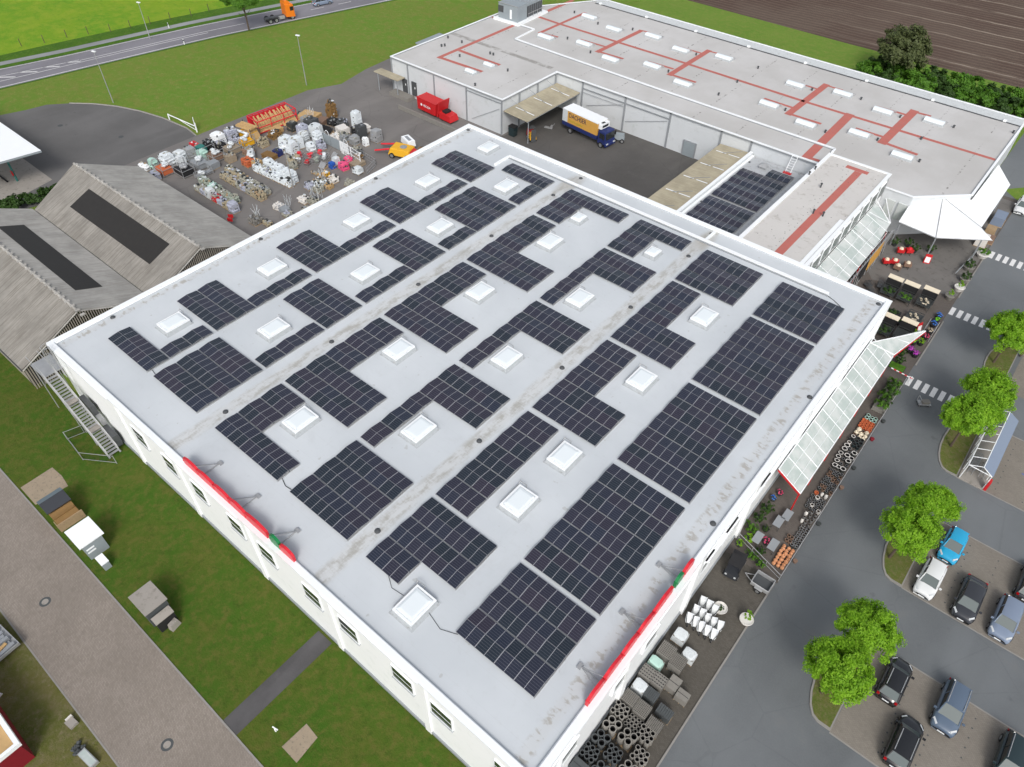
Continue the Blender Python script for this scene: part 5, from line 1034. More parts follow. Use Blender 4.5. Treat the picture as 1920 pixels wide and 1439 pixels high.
# ------------------------------------------------------------------ plaza: sales benches, planters, trolleys
FL = {}
def foliage(key, m, R, H, n, l, s, sd):
    FL[key] = crown_mesh('foliage', mat[m], R, H, n, l, s, sd)
foliage('herb', 'leaf_mid', .8, .5, 22, 26, .07, 61); foliage('dark', 'leaf_dark', .8, .7, 24, 26, .08, 62); foliage('bloomp', 'pink', .45, .4, 14, 26, .06, 63); foliage('bloomu', 'purple', .5, .45, 16, 26, .06, 64)
foliage('bloomb', 'blueflow', .55, .35, 16, 26, .06, 65); foliage('lime', 'limeflow', .4, .4, 12, 24, .06, 66); foliage('lime2', 'leaf_lime', .5, .8, 16, 26, .07, 67); foliage('bloomw', 'cream', .5, .3, 12, 24, .05, 68)
def put(parent, key, loc, sc_=(1, 1, 1), name='plants'):
    o = bpy.data.objects.new(name, FL[key]); COL.objects.link(o); o.parent = parent; o.location = loc; o.scale = sc_; return o
def bench(x, y, kind, lb, shade=True, sy=1.5):
    t = thing('sales_bench', (x, y, 0), lb, 'plant bench', group='plant benches on the market forecourt'); q = MB(); q.box(-.85, .85, -1.4, .5, .62, .72); q.path([(-.85, -1.4, .95), (.85, -1.4, .95), (.85, .5, .95), (-.85, .5, .95), (-.85, -1.4, .95)], .04, 4); [q.tube((a, b, 0), (a, b, .7), .04, 4) for a in (-.8, .8) for b in (-1.35, .45)]; q.build('table', mat['darkpot'], t)
    if shade: s = MB(); s.hexa([(-.9, .5, 1.8), (.9, .5, 1.8), (.9, 1.2, 1.92), (-.9, 1.2, 1.92)], [(-.9, .5, 1.86), (.9, .5, 1.86), (.9, 1.2, 1.98), (-.9, 1.2, 1.98)]); s.build('sun_roof', mat['cream'], t); p_ = MB(); [p_.tube((a, .5, 0), (a, .5, 1.8), .04, 4) for a in (-.85, .85)]; p_.box(-.85, .85, .55, .6, .7, 1.7); p_.build('frame', mat['black'], t)
    if kind: put(t, kind, (0, -.5, .85), (1.15, 1.2, .7) if kind != 'bloomw' else (1.75, 1.8, .8))
for a in ((57.1, 75.2, 'dark', 'plant bench with sun roof and dark plants, left end of the row of three'), (59.1, 75.3, 'herb', 'plant bench with white sun roof and bright green herbs, middle of the row'), (61.3, 75.8, 'bloomw', 'plant bench with white sun roof and pale flowers, right end of the row'),
          (59.3, 67.4, 'dark', 'plant bench with white sun roof closest to the main building corner'), (61.3, 67.9, None, 'empty bench with white sun roof tucked behind the glazed canopy tip'), (61.3, 72.0, 'bloomw', 'bench of white and yellow flowers without a roof in the plaza middle')):
    bench(a[0], a[1], a[2], a[3], shade=(a[1] != 72.0))
for (x, y, k, lb) in ((59.0, 71.4, 'dark', 'low tray of dark foliage between the benches and building corner'), (58.6, 69.7, 'bloomp', 'low tray with red flowers by the building corner'), (60.7, 70.1, 'herb', 'low tray of small green plants left of the blue flowers'), (62.2, 69.4, 'lime2', 'low tray of yellowish foliage near the red banner')):
    t = thing('plant_tray', (x, y, 0), lb, 'plant tray'); MB().obox(0, 0, .05, 1.7, .9, .35, .1).build('tray', mat['black'], t); put(t, k, (0, 0, .5), (1, .7, .6))
for (x, y, k, lb) in ((63.5, 74.2, 'bloomb', 'blue flowers at the lane edge, farther patch'), (63.5, 73.2, 'lime', 'lime green flowers between the two blue patches'), (63.5, 72.2, 'bloomb', 'blue flowers at the lane edge, nearer patch'), (63.6, 70.6, 'bloomw', 'pale orange flowers beside the metal frame at the lane'), (63.5, 69.3, 'bloomp', 'bright pink flowers in the frame at the lane edge'), (63.4, 67.9, 'lime2', 'tall yellowish grass plant in front of the canopy tip'), (62.7, 67.4, 'lime', 'lime green plant pot at the canopy tip'), (63.6, 65.4, 'bloomu', 'big purple flowers at the lane edge, right clump'), (62.9, 65.8, 'bloomu', 'purple flowers, the smaller left clump'), (62.3, 64.6, 'dark', 'mixed dark plants under the red edged canopy corner'), (62.6, 63.2, 'dark', 'dark plants next to the square of turf')):
    t = thing('flower_pot', (x, y, 0), lb, 'flower pot'); MB().lathe(0, 0, [(.28, .04), (.4, .45), (.36, .46)], 10, 0).build('pot', mat['black'], t); put(t, k, (0, 0, .65), (.9, .9, .9))
t = thing('turf_display', (62.6, 62.3, 0), 'square of green turf laid out before the zebra crossing', 'turf'); MB().box(-.7, .9, -.5, .6, .05, .16).build('turf', mat['leaf_mid'], t); MB().box(-.75, .95, -.55, .65, .04, .1).build('tray', mat['black'], t)
t = thing('display_stand', (63.5, 70.2, 0), 'thin white metal stand around the pink and orange flowers', 'stand'); mb = MB(); [mb.path([(x, -1.2, 0), (x, -1.2, 1.6), (x, 1.1, 1.6), (x, 1.1, 0)], .035, 5) for x in (-.5, .5)]; mb.build('tube_frame', mat['rail'], t)
for (x, y, s, k, lb) in ((63.7, 81.6, 1, 'lime2', 'round white planter with olive shrub nearest the middle zebra crossing'), (63.3, 87.0, 1.15, 'dark', 'round grey planter with dark shrub second along the kerb'), (63.7, 84.0, 1.05, 'dark', 'round dark planter with bushy shrub third along the kerb'), (63.9, 91.2, 1.25, 'herb', 'large white planter at the far zebra crossing'), (63.3, 79.0, .9, 'lime2', 'small round planter with yellowish shrub at the middle zebra crossing')):
    t = thing('round_planter', (x, y, 0), lb, 'planter'); MB().lathe(0, 0, [(.42 * s, .05), (.66 * s, .62), (.6 * s, .66), (.55 * s, .58)], 16).build('bowl', mat['whitepot' if s > 1.2 or s == 1 else 'concrete'], t); put(t, k, (0, 0, 1.0), (.9 * s, .9 * s, 1.3 * s))
for (x, y, s, k, lb) in ((61.6, 22.8, 1, 'dark', 'round pale planter with a few green leaves beside the small trailer'), (63.75, 23.3, 1.05, 'lime2', 'white planter with a tall golden conifer at the pavement edge')):
    t = thing('round_planter', (x, y, 0), lb, 'planter'); MB().lathe(0, 0, [(.38, .05), (.6, .55), (.56, .6), (.5, .5)], 16).build('bowl', mat['whitepot'], t); put(t, k, (0, 0, .6 if k == 'dark' else 1.15), (.5, .5, .4) if k == 'dark' else (.85, .85, 1.7))
def aboard(x, y, rz, lb):
    t = thing('pavement_sign', (x, y, 0), lb, 'sign', rz); MB().hexa([(-.4, -.3, 0), (.4, -.3, 0), (.4, -.26, 0), (-.4, -.26, 0)], [(-.4, -.04, 1.3), (.4, -.04, 1.3), (.4, 0, 1.3), (-.4, 0, 1.3)]).build('board', mat['red'], t); MB().hexa([(-.3, -.28, .2), (.3, -.28, .2), (.3, -.25, .2), (-.3, -.25, .2)], [(-.3, -.13, .95), (.3, -.13, .95), (.3, -.1, .95), (-.3, -.1, .95)]).build('poster', mat['white'], t); MB().hexa([(-.4, .3, 0), (.4, .3, 0), (.4, .33, 0), (-.4, .33, 0)], [(-.4, 0, 1.3), (.4, 0, 1.3), (.4, .03, 1.3), (-.4, .03, 1.3)]).build('back_board', mat['red'], t)
aboard(58.6, 85.0, .3, 'red framed pavement sign with white poster in front of the tent canopy'); aboard(62.3, 70.1, 1.2, 'red pavement sign beside the yellow foliage tray at the canopy tip')
t = thing('boom_barrier', (62.3, 60.9, 0), 'red and white barrier rail closing the path at the near zebra crossing', 'barrier'); [MB().tube((k * .3, -.05 * k / 2, .75), (k * .3 + .3, -.05 * (k + 1) / 2, .75), .06, 6).build('rail_section', mat['redbright' if k % 2 else 'white'], t) for k in range(8)]; MB().tube((2.3, -.2, 0), (2.3, -.2, 1.0), .05, 5).build('post', mat['white'], t)
rd = random.Random(12)
for i, (x, y, c) in enumerate(((55.2, 84.6, 'red'), (56.1, 85.3, 'red'), (54.6, 80.9, 'red'), (55.5, 81.5, 'red'), (56.2, 80.6, 'brownpot'), (57.0, 82.0, 'brownpot'))):
    t = thing('grill_stand', (x, y, 0), ['white capped red kettle grill nearest the tent edge', 'red kettle grill under the tent corner', 'low red display frame beside the banner', 'red display frame with pale boards on top', 'brown garden bench set in the red display', 'dark brown display cart right of the red frames'][i], 'garden display'); MB().obox(0, 0, .4, .9, .7, .45, rd.random()).build('body', mat[c], t); mb = MB(); [mb.tube((a, b, 0), (a, b, .45), .04, 4) for a in (-.3, .3) for b in (-.25, .25)]; mb.build('legs', mat['black'], t); MB().lathe(0, 0, [(.3, .85), (.22, 1.05), (.05, 1.12)], 10).build('lid', mat['cream' if i != 1 else 'redbright'], t)
for i, (x, y) in enumerate(((56.0, 88.0), (54.6, 87.0), (57.2, 87.2), (58.8, 88.6))):
    t = thing('potted_shrub', (x - .6, y - 1.0, 0), '%s dark shrub from the left in the shade under the tent' % ORD[i], 'shrub'); MB().lathe(0, 0, [(.25, 0), (.35, .5)], 10).build('pot', mat['darkpot'], t); put(t, 'dark', (0, 0, .9))
for i, (x, y) in enumerate(((54.6, 74.6), (55.3, 73.4), (54.9, 72.0), (55.8, 75.4), (56.0, 72.4))):
    t = thing('bicycle_rack', (x, y, 0), '%s wire stand from the left in the dark cluster by the entrance' % ORD[i], 'wire stand', rd.random() * 3); mb = MB(); [mb.path([(-.4 + k * .2, -.3, 0), (-.4 + k * .2, -.3, .9), (-.4 + k * .2, .3, .9), (-.4 + k * .2, .3, 0)], .03, 4) for k in range(5)]; mb.box(-.45, .45, -.3, .3, .4, .45); mb.build('frame', mat['darksteel'], t)
t = thing('yellow_planter', (56.4, 77.0, 0), 'small orange and yellow plant left of the benches', 'flower pot'); MB().lathe(0, 0, [(.2, 0), (.3, .4)], 10).build('pot', mat['black'], t); o = put(t, 'lime', (0, 0, .6)); FLy = FL['lime'].copy(); FLy.materials.clear(); FLy.materials.append(mat['yellow']); o.data = FLy
# goods beside the lane next to the tent
for i, (x, y, w_, d_, h, c, lb) in enumerate(((63.2, 101.6, 1.6, 2.6, 1.2, 'p_grey', 'bluish covered trolley pile beside the white lane car'), (63.1, 97.6, 1.3, 1.2, 1.0, 'wood', 'wooden pallet goods between tent and lane'), (62.9, 94.0, 1.4, 1.3, 1.5, 'whitepot', 'white box cabinet at the tent corner'), (63.6, 95.6, 1.1, 1.2, .8, 'brownpot', 'brown crates behind the white cabinet at the tent'))):
    t = thing('goods_stack', (x, y, 0), lb, 'goods stack'); MB().obox(0, 0, .12, w_, d_, h, .03, 0, None, .93).build('load', mat[c], t); MB().obox(0, 0, 0, w_ + .1, d_ + .1, .12, .03).build('pallet', mat['wood'], t)
# ------------------------------------------------------------------ display strip along the lane fence
fe_ = thing('display_fence', (64.2, 28.6, 0), 'long low grey rail fence between the pot display and the lane', 'fence')
mb = MB(); [mb.tube((0, 0, z), (0, 31.5, z), .035, 5) for z in (.45, .95)]; mb.tube((-4.7, 1.5, .95), (0, 0, .95), .035, 5); mb.tube((-4.7, 1.5, .45), (0, 0, .45), .03, 5); mb.build('rail', mat['galv'], fe_)
mb = MB(); [mb.tube((0, k * 2.1, 0), (0, k * 2.1, 1.0), .045, 5) for k in range(16)]; [mb.tube((-4.7 * q, 1.5 * q, 0), (-4.7 * q, 1.5 * q, 1.0), .045, 5) for q in (.33, .66, 1)]; mb.build('post', mat['galv'], fe_)
for i, y in enumerate((31.3, 36.4, 41.8, 44.9, 49.8, 53.0)):
    t = MB().lathe(0, 0, [(.16, .0), (.22, .3), (.2, .32)], 10).build('small_pot', mat[('brownpot', 'darkpot', 'brownpot', 'darkpot', 'darkred', 'darkpot')[i]], None, (64.5, y, 0)); tag(t, '%s single pot standing outside the rail fence on the lane, from the near end' % ORD[i], 'pot')
POTM = {}
def potmesh(key, r, h, m, inner='earth', rim=None, shape='cone'):
    mb = MB(); 
    if shape == 'ring': mb.lathe(0, 0, [(r * .8, 0), (r, h), (r * .72, h), (r * .66, h * .5)], 14, ms=[0, 1, 2, 2]); ms = [mat[m], mat[rim or m], mat[inner]]
    elif shape == 'ball': mb.lathe(0, 0, [(r * .35, 0), (r * .9, h * .3), (r, h * .6), (r * .7, h * .9), (r * .42, h), (r * .3, h * .85)], 14, ms=[0, 0, 0, 0, 1, 1]); ms = [mat[m], mat[inner], mat[inner]]
    else: mb.lathe(0, 0, [(r * .6, 0), (r, h), (r * .85, h + .01), (r * .75, h * .7)], 12, ms=[0, 0, 1, 1]); ms = [mat[m], mat[inner], mat[inner]]
    POTM[key] = mb.mesh('plant_pot', ms)
potmesh('peach', .19, .42, 'peach', 'peach', shape='ball'); potmesh('zinc', .13, .5, 'zinc', 'earth'); potmesh('zincs', .16, .3, 'darkpot', 'earth', 'zinc', 'ring'); potmesh('tallw', .16, .75, 'whitepot', 'earth', shape='ball')
potmesh('dark', .15, .32, 'darkpot', 'black', 'zinc', 'ring'); potmesh('rim', .27, .42, 'darkpot', 'black', 'whitepot', 'ring'); potmesh('green', .24, .5, 'p_green', 'black', 'darkpot', 'ring'); potmesh('cream', .24, .45, 'cream', 'cream', shape='ball'); potmesh('terra', .2, .3, 'terra', 'terra', shape='ring', rim='terra')
potmesh('teal', .2, .32, 'foilgreen', 'earth', shape='ring', rim='foilgreen'); potmesh('brown', .17, .34, 'brownpot', 'earth', 'brownpot', 'ring'); potmesh('whites', .2, .4, 'whitepot', 'earth', 'whitepot', 'ring')
PT = {'peach': 'round peach clay pot in the block of peach pots at the near display end', 'zinc': 'slim grey zinc pot in the long rows beside the fence', 'zincs': 'small grey rimmed pot in the tight rows', 'tallw': 'tall pale urn among the grey pots', 'dark': 'small dark pot in the mixed middle section of the display', 'rim': 'black pot with thick white rim in the display middle', 'green': 'dark green glazed pot between the rimmed and the cream pots', 'cream': 'cream glazed bulbous pot', 'terra': 'orange terracotta pot in the bright orange block', 'teal': 'pale green pot behind the orange terracotta block', 'brown': 'brown glazed pot in the far part of the display', 'whites': 'plain white pot among smaller dark pots'}
rd = random.Random(77)
def rowpots(key, x0, x1, y0, y1, nx, ny, jit=.04, mixk=None, p=.0, lift=0):
    for i in range(nx):
        for j in range(ny):
            k = mixk if mixk and rd.random() < p else key
            o = bpy.data.objects.new('plant_pot', POTM[k]); COL.objects.link(o); o.location = (x0 + (x1 - x0) * (i + .5) / nx + rd.uniform(-jit, jit), y0 + (y1 - y0) * (j + .5) / ny + rd.uniform(-jit, jit), lift); s = rd.uniform(.9, 1.1); o.scale = (s, s, s); tag(o, PT[k], 'plant pot', 'plant pots on display: ' + k)
rowpots('peach', 62.9, 64.1, 29.7, 32.3, 3, 7); rowpots('zincs', 63.4, 64.1, 32.5, 35.3, 3, 9); rowpots('brown', 62.8, 63.4, 32.5, 33.6, 2, 2); rowpots('zinc', 63.0, 64.1, 35.3, 37.2, 3, 4, .05, 'tallw', .45); rowpots('dark', 62.6, 64.1, 37.3, 39.2, 4, 5, .05, 'whites', .25)
rowpots('terra', 62.6, 63.2, 39.3, 39.9, 1, 1); rowpots('tallw', 63.2, 64.0, 39.2, 40.0, 2, 1); rowpots('dark', 62.7, 64.1, 40.1, 43.4, 4, 8, .06, 'brown', .3); rowpots('rim', 62.6, 64.0, 43.6, 47.4, 3, 6, .1, 'dark', .3); rowpots('green', 62.7, 64.0, 47.4, 48.9, 3, 3, .05, 'whites', .2)
rowpots('cream', 62.7, 64.0, 48.9, 50.4, 3, 3, .06, 'brown', .35); rowpots('terra', 62.7, 64.0, 50.5, 52.0, 4, 4, .03); rowpots('teal', 62.8, 64.0, 52.05, 52.9, 3, 2)
t = thing('shrub_planter', (63.6, 56.3, 0), 'long grey trough packed with dark leafy shrubs before the zebra crossing', 'planter'); MB().box(-.75, .5, -2.3, 2.6, 0, .5).build('trough', mat['concrete'], t); [put(t, 'dark' if k % 2 else 'herb', (-.1 + .2 * math.sin(k * 2), -1.8 + k * .72, .95), (1.1, 1.0, 1.4)) for k in range(7)]
# shade side of the display: plants near the facade
for i, (x, y, k, s) in enumerate(((59.9, 29.6, 'lime2', 1.0), (60.3, 30.6, 'lime2', 1.3), (59.9, 31.9, 'herb', 1.3), (60.0, 33.4, 'dark', 1.2), (60.1, 34.8, 'dark', 1.3), (61.2, 29.2, 'herb', 1.0), (62.2, 29.0, 'herb', 1.0), (61.7, 30.1, 'dark', .9), (60.0, 36.2, 'bloomb', .8), (60.2, 37.2, 'bloomp', .9), (61.6, 31.4, 'bloomp', 1.1), (61.0, 32.6, 'dark', .7))):
    lb = ['bright green shrub nearest the facade and the golf cart', 'large bright green shrub second from the golf cart', 'green shrub third along the facade foot', 'dark flowering shrub fourth along the facade foot', 'dark reddish shrub fifth along the facade foot', 'low green plants at the end fence, left group', 'low green plants at the end fence, right group', 'dark leafy pot beside the grey tables', 'blue flowering pots in the shade of the glazed canopy', 'red and pink flowering pots under the canopy corner', 'vivid pink flower bowl between the grey tables', 'small dark plant next to the pink bowl'][i]
    t = thing('potted_plant', (x, y, 0), lb, 'potted plant'); MB().lathe(0, 0, [(.22, 0), (.32, .35)], 10).build('pot', mat['darkpot'], t); put(t, k, (0, 0, .5), (s * .8, s * .8, s))
for i, (x, y) in enumerate(((60.9, 31.0), (62.3, 31.2), (61.6, 33.8), (61.9, 35.0))):
    t = thing('display_table', (x, y, 0), ['grey display table left of the pink flowers', 'grey display table behind the peach pots', 'grey display table in the aisle, nearer one', 'grey display table in the aisle, farther one'][i], 'table'); MB().box(-.35, .35, -.65, .65, .68, .74).build('top', mat['steelgrey'], t); mb = MB(); [mb.tube((a, b, 0), (a, b, .7), .03, 4) for a in (-.3, .3) for b in (-.6, .6)]; mb.build('legs', mat['darksteel'], t)
# golf cart + small trailer
gc = thing('utility_cart', (60.65, 27.2, 0), 'black open utility cart parked against the facade beside the small trailer', 'utility cart', R_(-83))
MB().hexa([(-.1, -.62, .35), (1.35, -.58, .35), (1.35, .58, .35), (-.1, .62, .35)], [(-.1, -.62, 1.0), (1.25, -.55, .85), (1.25, .55, .85), (-.1, .62, 1.0)]).build('bonnet', mat['p_anth'], gc); MB().box(-1.3, -.15, -.62, .62, .4, .95).build('load_bed', mat['black'], gc)
mb = MB(); [mb.tube((x, y, .9), (x * .9, y * .95, 1.75), .035, 5) for x in (-.2, .9) for y in (-.55, .55)]; mb.box(-.3, .95, -.6, .6, 1.75, 1.8); mb.build('roof_frame', mat['black'], gc)
for x in (-.9, .9):
    for y in (-.58, .58): MB().wheel(x, y, .28, .28, .2).build('wheel', [mat['black'], mat['tyre_rim']], gc)
for y in (-.4, .4): MB().tube((1.34, y, .75), (1.38, y, .75), .1, 10).build('headlight', mat['headlamp'], gc)
sx = thing('box_trailer', (63.25, 27.2, 0), 'small open silver box trailer with its drawbar pointing to the facade', 'trailer', R_(180))
mb = MB(); mb.box(-.74, .74, -.64, .64, .47, .49, 1)
for a in ((-.8, .8, -.7, -.65), (-.8, .8, .65, .7), (-.8, -.75, -.65, .65), (.75, .8, -.65, .65)): mb.box(*a, .42, .86)
mb.build('body', [mat['rail'], mat['darksteel']], sx); mb = MB(); mb.path([(-.8, -.7, .88), (.8, -.7, .88), (.8, .7, .88), (-.8, .7, .88), (-.8, -.7, .88)], .035, 5); mb.build('rim_rail', mat['rail'], sx)
MB().path([(.8, -.4, .42), (1.6, 0, .42), (.8, .4, .42)], .04, 5).build('drawbar', mat['galv'], sx); MB().tube((1.4, 0, .05), (1.4, 0, .6), .03, 5).build('jockey_wheel', mat['galv'], sx)
for y in (-.82, .82): MB().wheel(0, y, .28, .28, .18).build('wheel', [mat['black'], mat['tyre_rim']], sx); MB().box(-.36, .36, y - .1, y + .1, .57, .61).build('mudguard', mat['galv'], sx)
# ------------------------------------------------------------------ concrete goods beside the right facade
def pal(mb, sx, sy, m):
    for k in range(5): mb.box(-sx / 2, sx / 2, -sy / 2 + k * sy / 5 + .02, -sy / 2 + (k + 1) * sy / 5 - .03, .1, .13, m)
    for k in (-1, 0, 1): mb.box(k * (sx / 2 - .06) - .05, k * (sx / 2 - .06) + .05, -sy / 2, sy / 2, 0, .1, m)
def blocks(x, y, kind, lb, sx=1.05, sy=1.05, h=1.0, dark=False, rz=0.0):
    t = thing('block_pallet', (x, y, 0), lb, 'pallet of blocks', rz, 'pallets of concrete goods by the right facade'); p_ = MB(); pal(p_, sx, sy, 0); p_.build('pallet', mat['wood'], t)
    mc = mat['darkconcrete' if dark else 'concrete']; mb = MB()
    if kind == 'lattice':
        n = 8; mb.box(-sx / 2, sx / 2, -sy / 2, sy / 2, .13, .13 + h * .93, 0)
        for i in range(n):
            for j in range(n):
                cx, cy = -sx / 2 + (i + .5) * sx / n, -sy / 2 + (j + .5) * sy / n; q = sx / n / 2
                for a in ((cx - q, cx + q, cy - q, cy - q + .035), (cx - q, cx - q + .035, cy - q + .035, cy + q)): mb.box(*a, .13 + h * .93, .13 + h, 0)
                mb.lathe(cx + .015, cy + .015, [(.034, .13 + h * .931), (.034, .13 + h * .935)], 6, 1)
        for i in range(5): mb.box(-sx / 2 - .006, sx / 2 + .006, -sy / 2 - .006, sy / 2 + .006, .2 + i * h * .19, .215 + i * h * .19, 1)
    elif kind == 'hollow':
        mb.box(-sx / 2, sx / 2, -sy / 2, sy / 2, .13, .13 + h, 0)
        for i in range(5):
            for j in range(4): cx, cy = -sx / 2 + (i + .5) * sx / 5, -sy / 2 + (j + .5) * sy / 4; mb.box(cx - .065, cx + .065, cy - .045, cy + .045, .13 + h, .134 + h, 1)
        for i in range(4): mb.box(-sx / 2 - .006, sx / 2 + .006, -sy / 2 - .006, sy / 2 + .006, .13 + i * h * .25, .145 + i * h * .25, 1)
    elif kind.startswith('ring'):
        n, r = {'ring': (3, .2), 'ringbig': (2, .29), 'ringsmall': (4, .15)}[kind]; hs = .13
        for i in range(n):
            for j in range(n):
                cx = (-(n - 1) / 2 + i) * r * 1.95 + (.5 * r if j % 2 else -.5 * r) * .5; cy = (-(n - 1) / 2 + j) * r * 1.85
                mb.lathe(cx, cy, [(r * .98, .13), (r * .98, .13 + h), (r * .70, .13 + h), (r * .66, .13 + h * .35)], 14, ms=[0, 0, 1, 1])
    elif kind == 'film':
        mb.box(-sx / 2 * .9, sx / 2 * .9, -sy / 2 * .9, sy / 2 * .9, .13, .13 + h * .9, 0); mb.pillow(0, 0, .13 + h * .85, sx * .95, sy * .95, .16, 0, 2, .02)
        mb.hexa([(-sx / 2, -sy / 2, .2), (sx / 2, -sy / 2, .2), (sx / 2, sy / 2, .2), (-sx / 2, sy / 2, .2)], [(-sx / 2 * .93, -sy / 2 * .93, h), (sx / 2 * .93, -sy / 2 * .93, h), (sx / 2 * .93, sy / 2 * .93, h), (-sx / 2 * .93, sy / 2 * .93, h)], 2)
    elif kind == 'slabs':
        for k in range(7): mb.box(-sx / 2 + k * sx / 7, -sx / 2 + (k + 1) * sx / 7 - .02, -sy / 2, sy / 2, .13, .13 + h + .02 * (k % 2), 0)
    elif kind == 'plain': mb.obox(0, 0, .13, sx, sy, h, 0, 0, None, .97); mb.box(-sx / 2 * .9, sx / 2 * .9, -.02, .02, .13 + h, .14 + h, 1)
    fm = mat['foilgreen'] if 'green' in lb else mat['foil']
    mb.build('goods', [mc, mat['black'], fm], t); return t
for a in ((60.3, 18.4, 'film', 'film wrapped pallet closest to the wheelbarrows at the facade', 1.1, 1.1, .9), (61.65, 17.5, 'film', 'film wrapped pallet with purple print at the outer end', 1.1, 1.0, .75),
    (60.15, 16.45, 'lattice', 'pallet of fine lattice blocks at the facade, farthest from the camera', 1.2, 1.2, 1.1), (61.3, 16.2, 'lattice', 'pallet of fine lattice blocks, outer one of the far pair', 1.1, 1.2, 1.1),
    (59.98, 15.1, 'film', 'pallet wrapped in green tinted film', 1.15, .8, 1.1), (59.9, 13.95, 'hollow', 'pallet of hollow blocks at the facade beside green film', 1.05, 1.0, 1.1), (60.95, 14.0, 'hollow', 'pallet of hollow blocks, outer of two', 1.0, 1.0, 1.1), (61.9, 14.7, 'plain', 'plain grey low block stack outside the hollow blocks', .9, 1.2, .7),
    (60.0, 12.75, 'film', 'clear film wrapped pallet at the facade between hollow and lattice blocks', 1.1, 1.0, 1.0), (62.9, 14.3, 'plain', 'beige grit box standing alone at the strip edge', 1.0, .8, .8),
    (59.95, 11.45, 'lattice', 'pallet of lattice blocks at the facade, front row', 1.1, 1.0, 1.1), (61.1, 11.35, 'lattice', 'pallet of lattice blocks, middle of the front row', 1.1, 1.1, 1.1), (62.4, 10.95, 'lattice', 'pallet of lattice blocks, outer end of the front row', 1.1, .9, 1.1),
    (59.9, 10.2, 'ring', 'pallet of medium concrete rings at the facade', 1.05, 1.0, 1.05), (62.3, 9.95, 'ring', 'pallet of medium concrete rings at the outer end', 1.05, 1.0, 1.05), (61.15, 10.15, 'ringsmall', 'pallet of mixed small concrete rings in the middle', 1.05, 1.0, .8),
    (60.0, 8.95, 'ringbig', 'pallet of big light concrete rings at the facade', 1.1, 1.1, 1.1), (61.35, 8.95, 'ringbig', 'pallet of big light concrete rings in the middle', 1.1, 1.1, 1.1), (62.75, 8.55, 'ring', 'pallet of rings at the outer edge behind the big ones', 1.1, 1.1, .8), (62.6, 7.2, 'ringbig', 'pallet of big rings nearest the lane at the bottom edge', 1.1, 1.1, 1.0)):
    blocks(*a[:4], sx=a[4], sy=a[5], h=a[6])
for a in ((61.05, 12.75, 'slabs', 'dark slabs standing on edge beside the clear film pallet', 1.0, .9, .9), (62.5, 12.35, 'slabs', 'dark glossy slabs at the outer edge of the storage strip', 1.2, .8, .8), (59.9, 7.7, 'ringbig', 'pallet of dark rings at the facade, near one of the light rings', 1.05, 1.05, .9), (61.2, 7.4, 'ring', 'pallet of dark mossy rings in the middle near the bottom', 1.1, 1.1, .8), (59.85, 6.4, 'ring', 'pallet of small dark rings at the facade by the bottom edge', 1.0, 1.0, .8), (61.1, 6.0, 'ringbig', 'pallet of dark rings in the shade at the bottom edge', 1.1, 1.1, .7), (59.8, 5.1, 'plain', 'dark box by the facade cut by the bottom edge', 1.2, .9, 1.0)):
    blocks(*a[:4], sx=a[4], sy=a[5], h=a[6], dark=True)
# upright wheelbarrows
def barrow(x, y, i, rz):
    t = thing('wheelbarrow', (x, y, 0), 'wheelbarrow with pale tray stood upright in the tight rows by the facade', 'wheelbarrow', rz, 'wheelbarrows stood upright in rows'); MB().hexa([(-.12, -.28, .35), (.08, -.2, .35), (.08, .2, .35), (-.12, .28, .35)], [(-.42, -.3, 1.25), (-.05, -.26, 1.25), (-.05, .26, 1.25), (-.42, .3, 1.25)]).build('tray', mat['white'], t)
    mb = MB(); [mb.path([(.1, s * .1, .2), (.05, s * .27, 1.3), (-.25, s * .3, 1.62)], .025, 5) for s in (-1, 1)]; mb.build('frame', mat['darksteel'], t); MB().wheel(.15, 0, .2, .2, .09).build('wheel', [mat['black'], mat['tyre_rim']], t)
k = 0
for j, (y0, n) in enumerate(((20.0, 5), (20.95, 5), (22.0, 3))):
    for i in range(n): barrow(60.15 + i * .55 + j * .05, y0 + .05 * math.sin(i * 2), k, R_(-70 + 8 * math.sin(k))); k += 1
rd = random.Random(9)
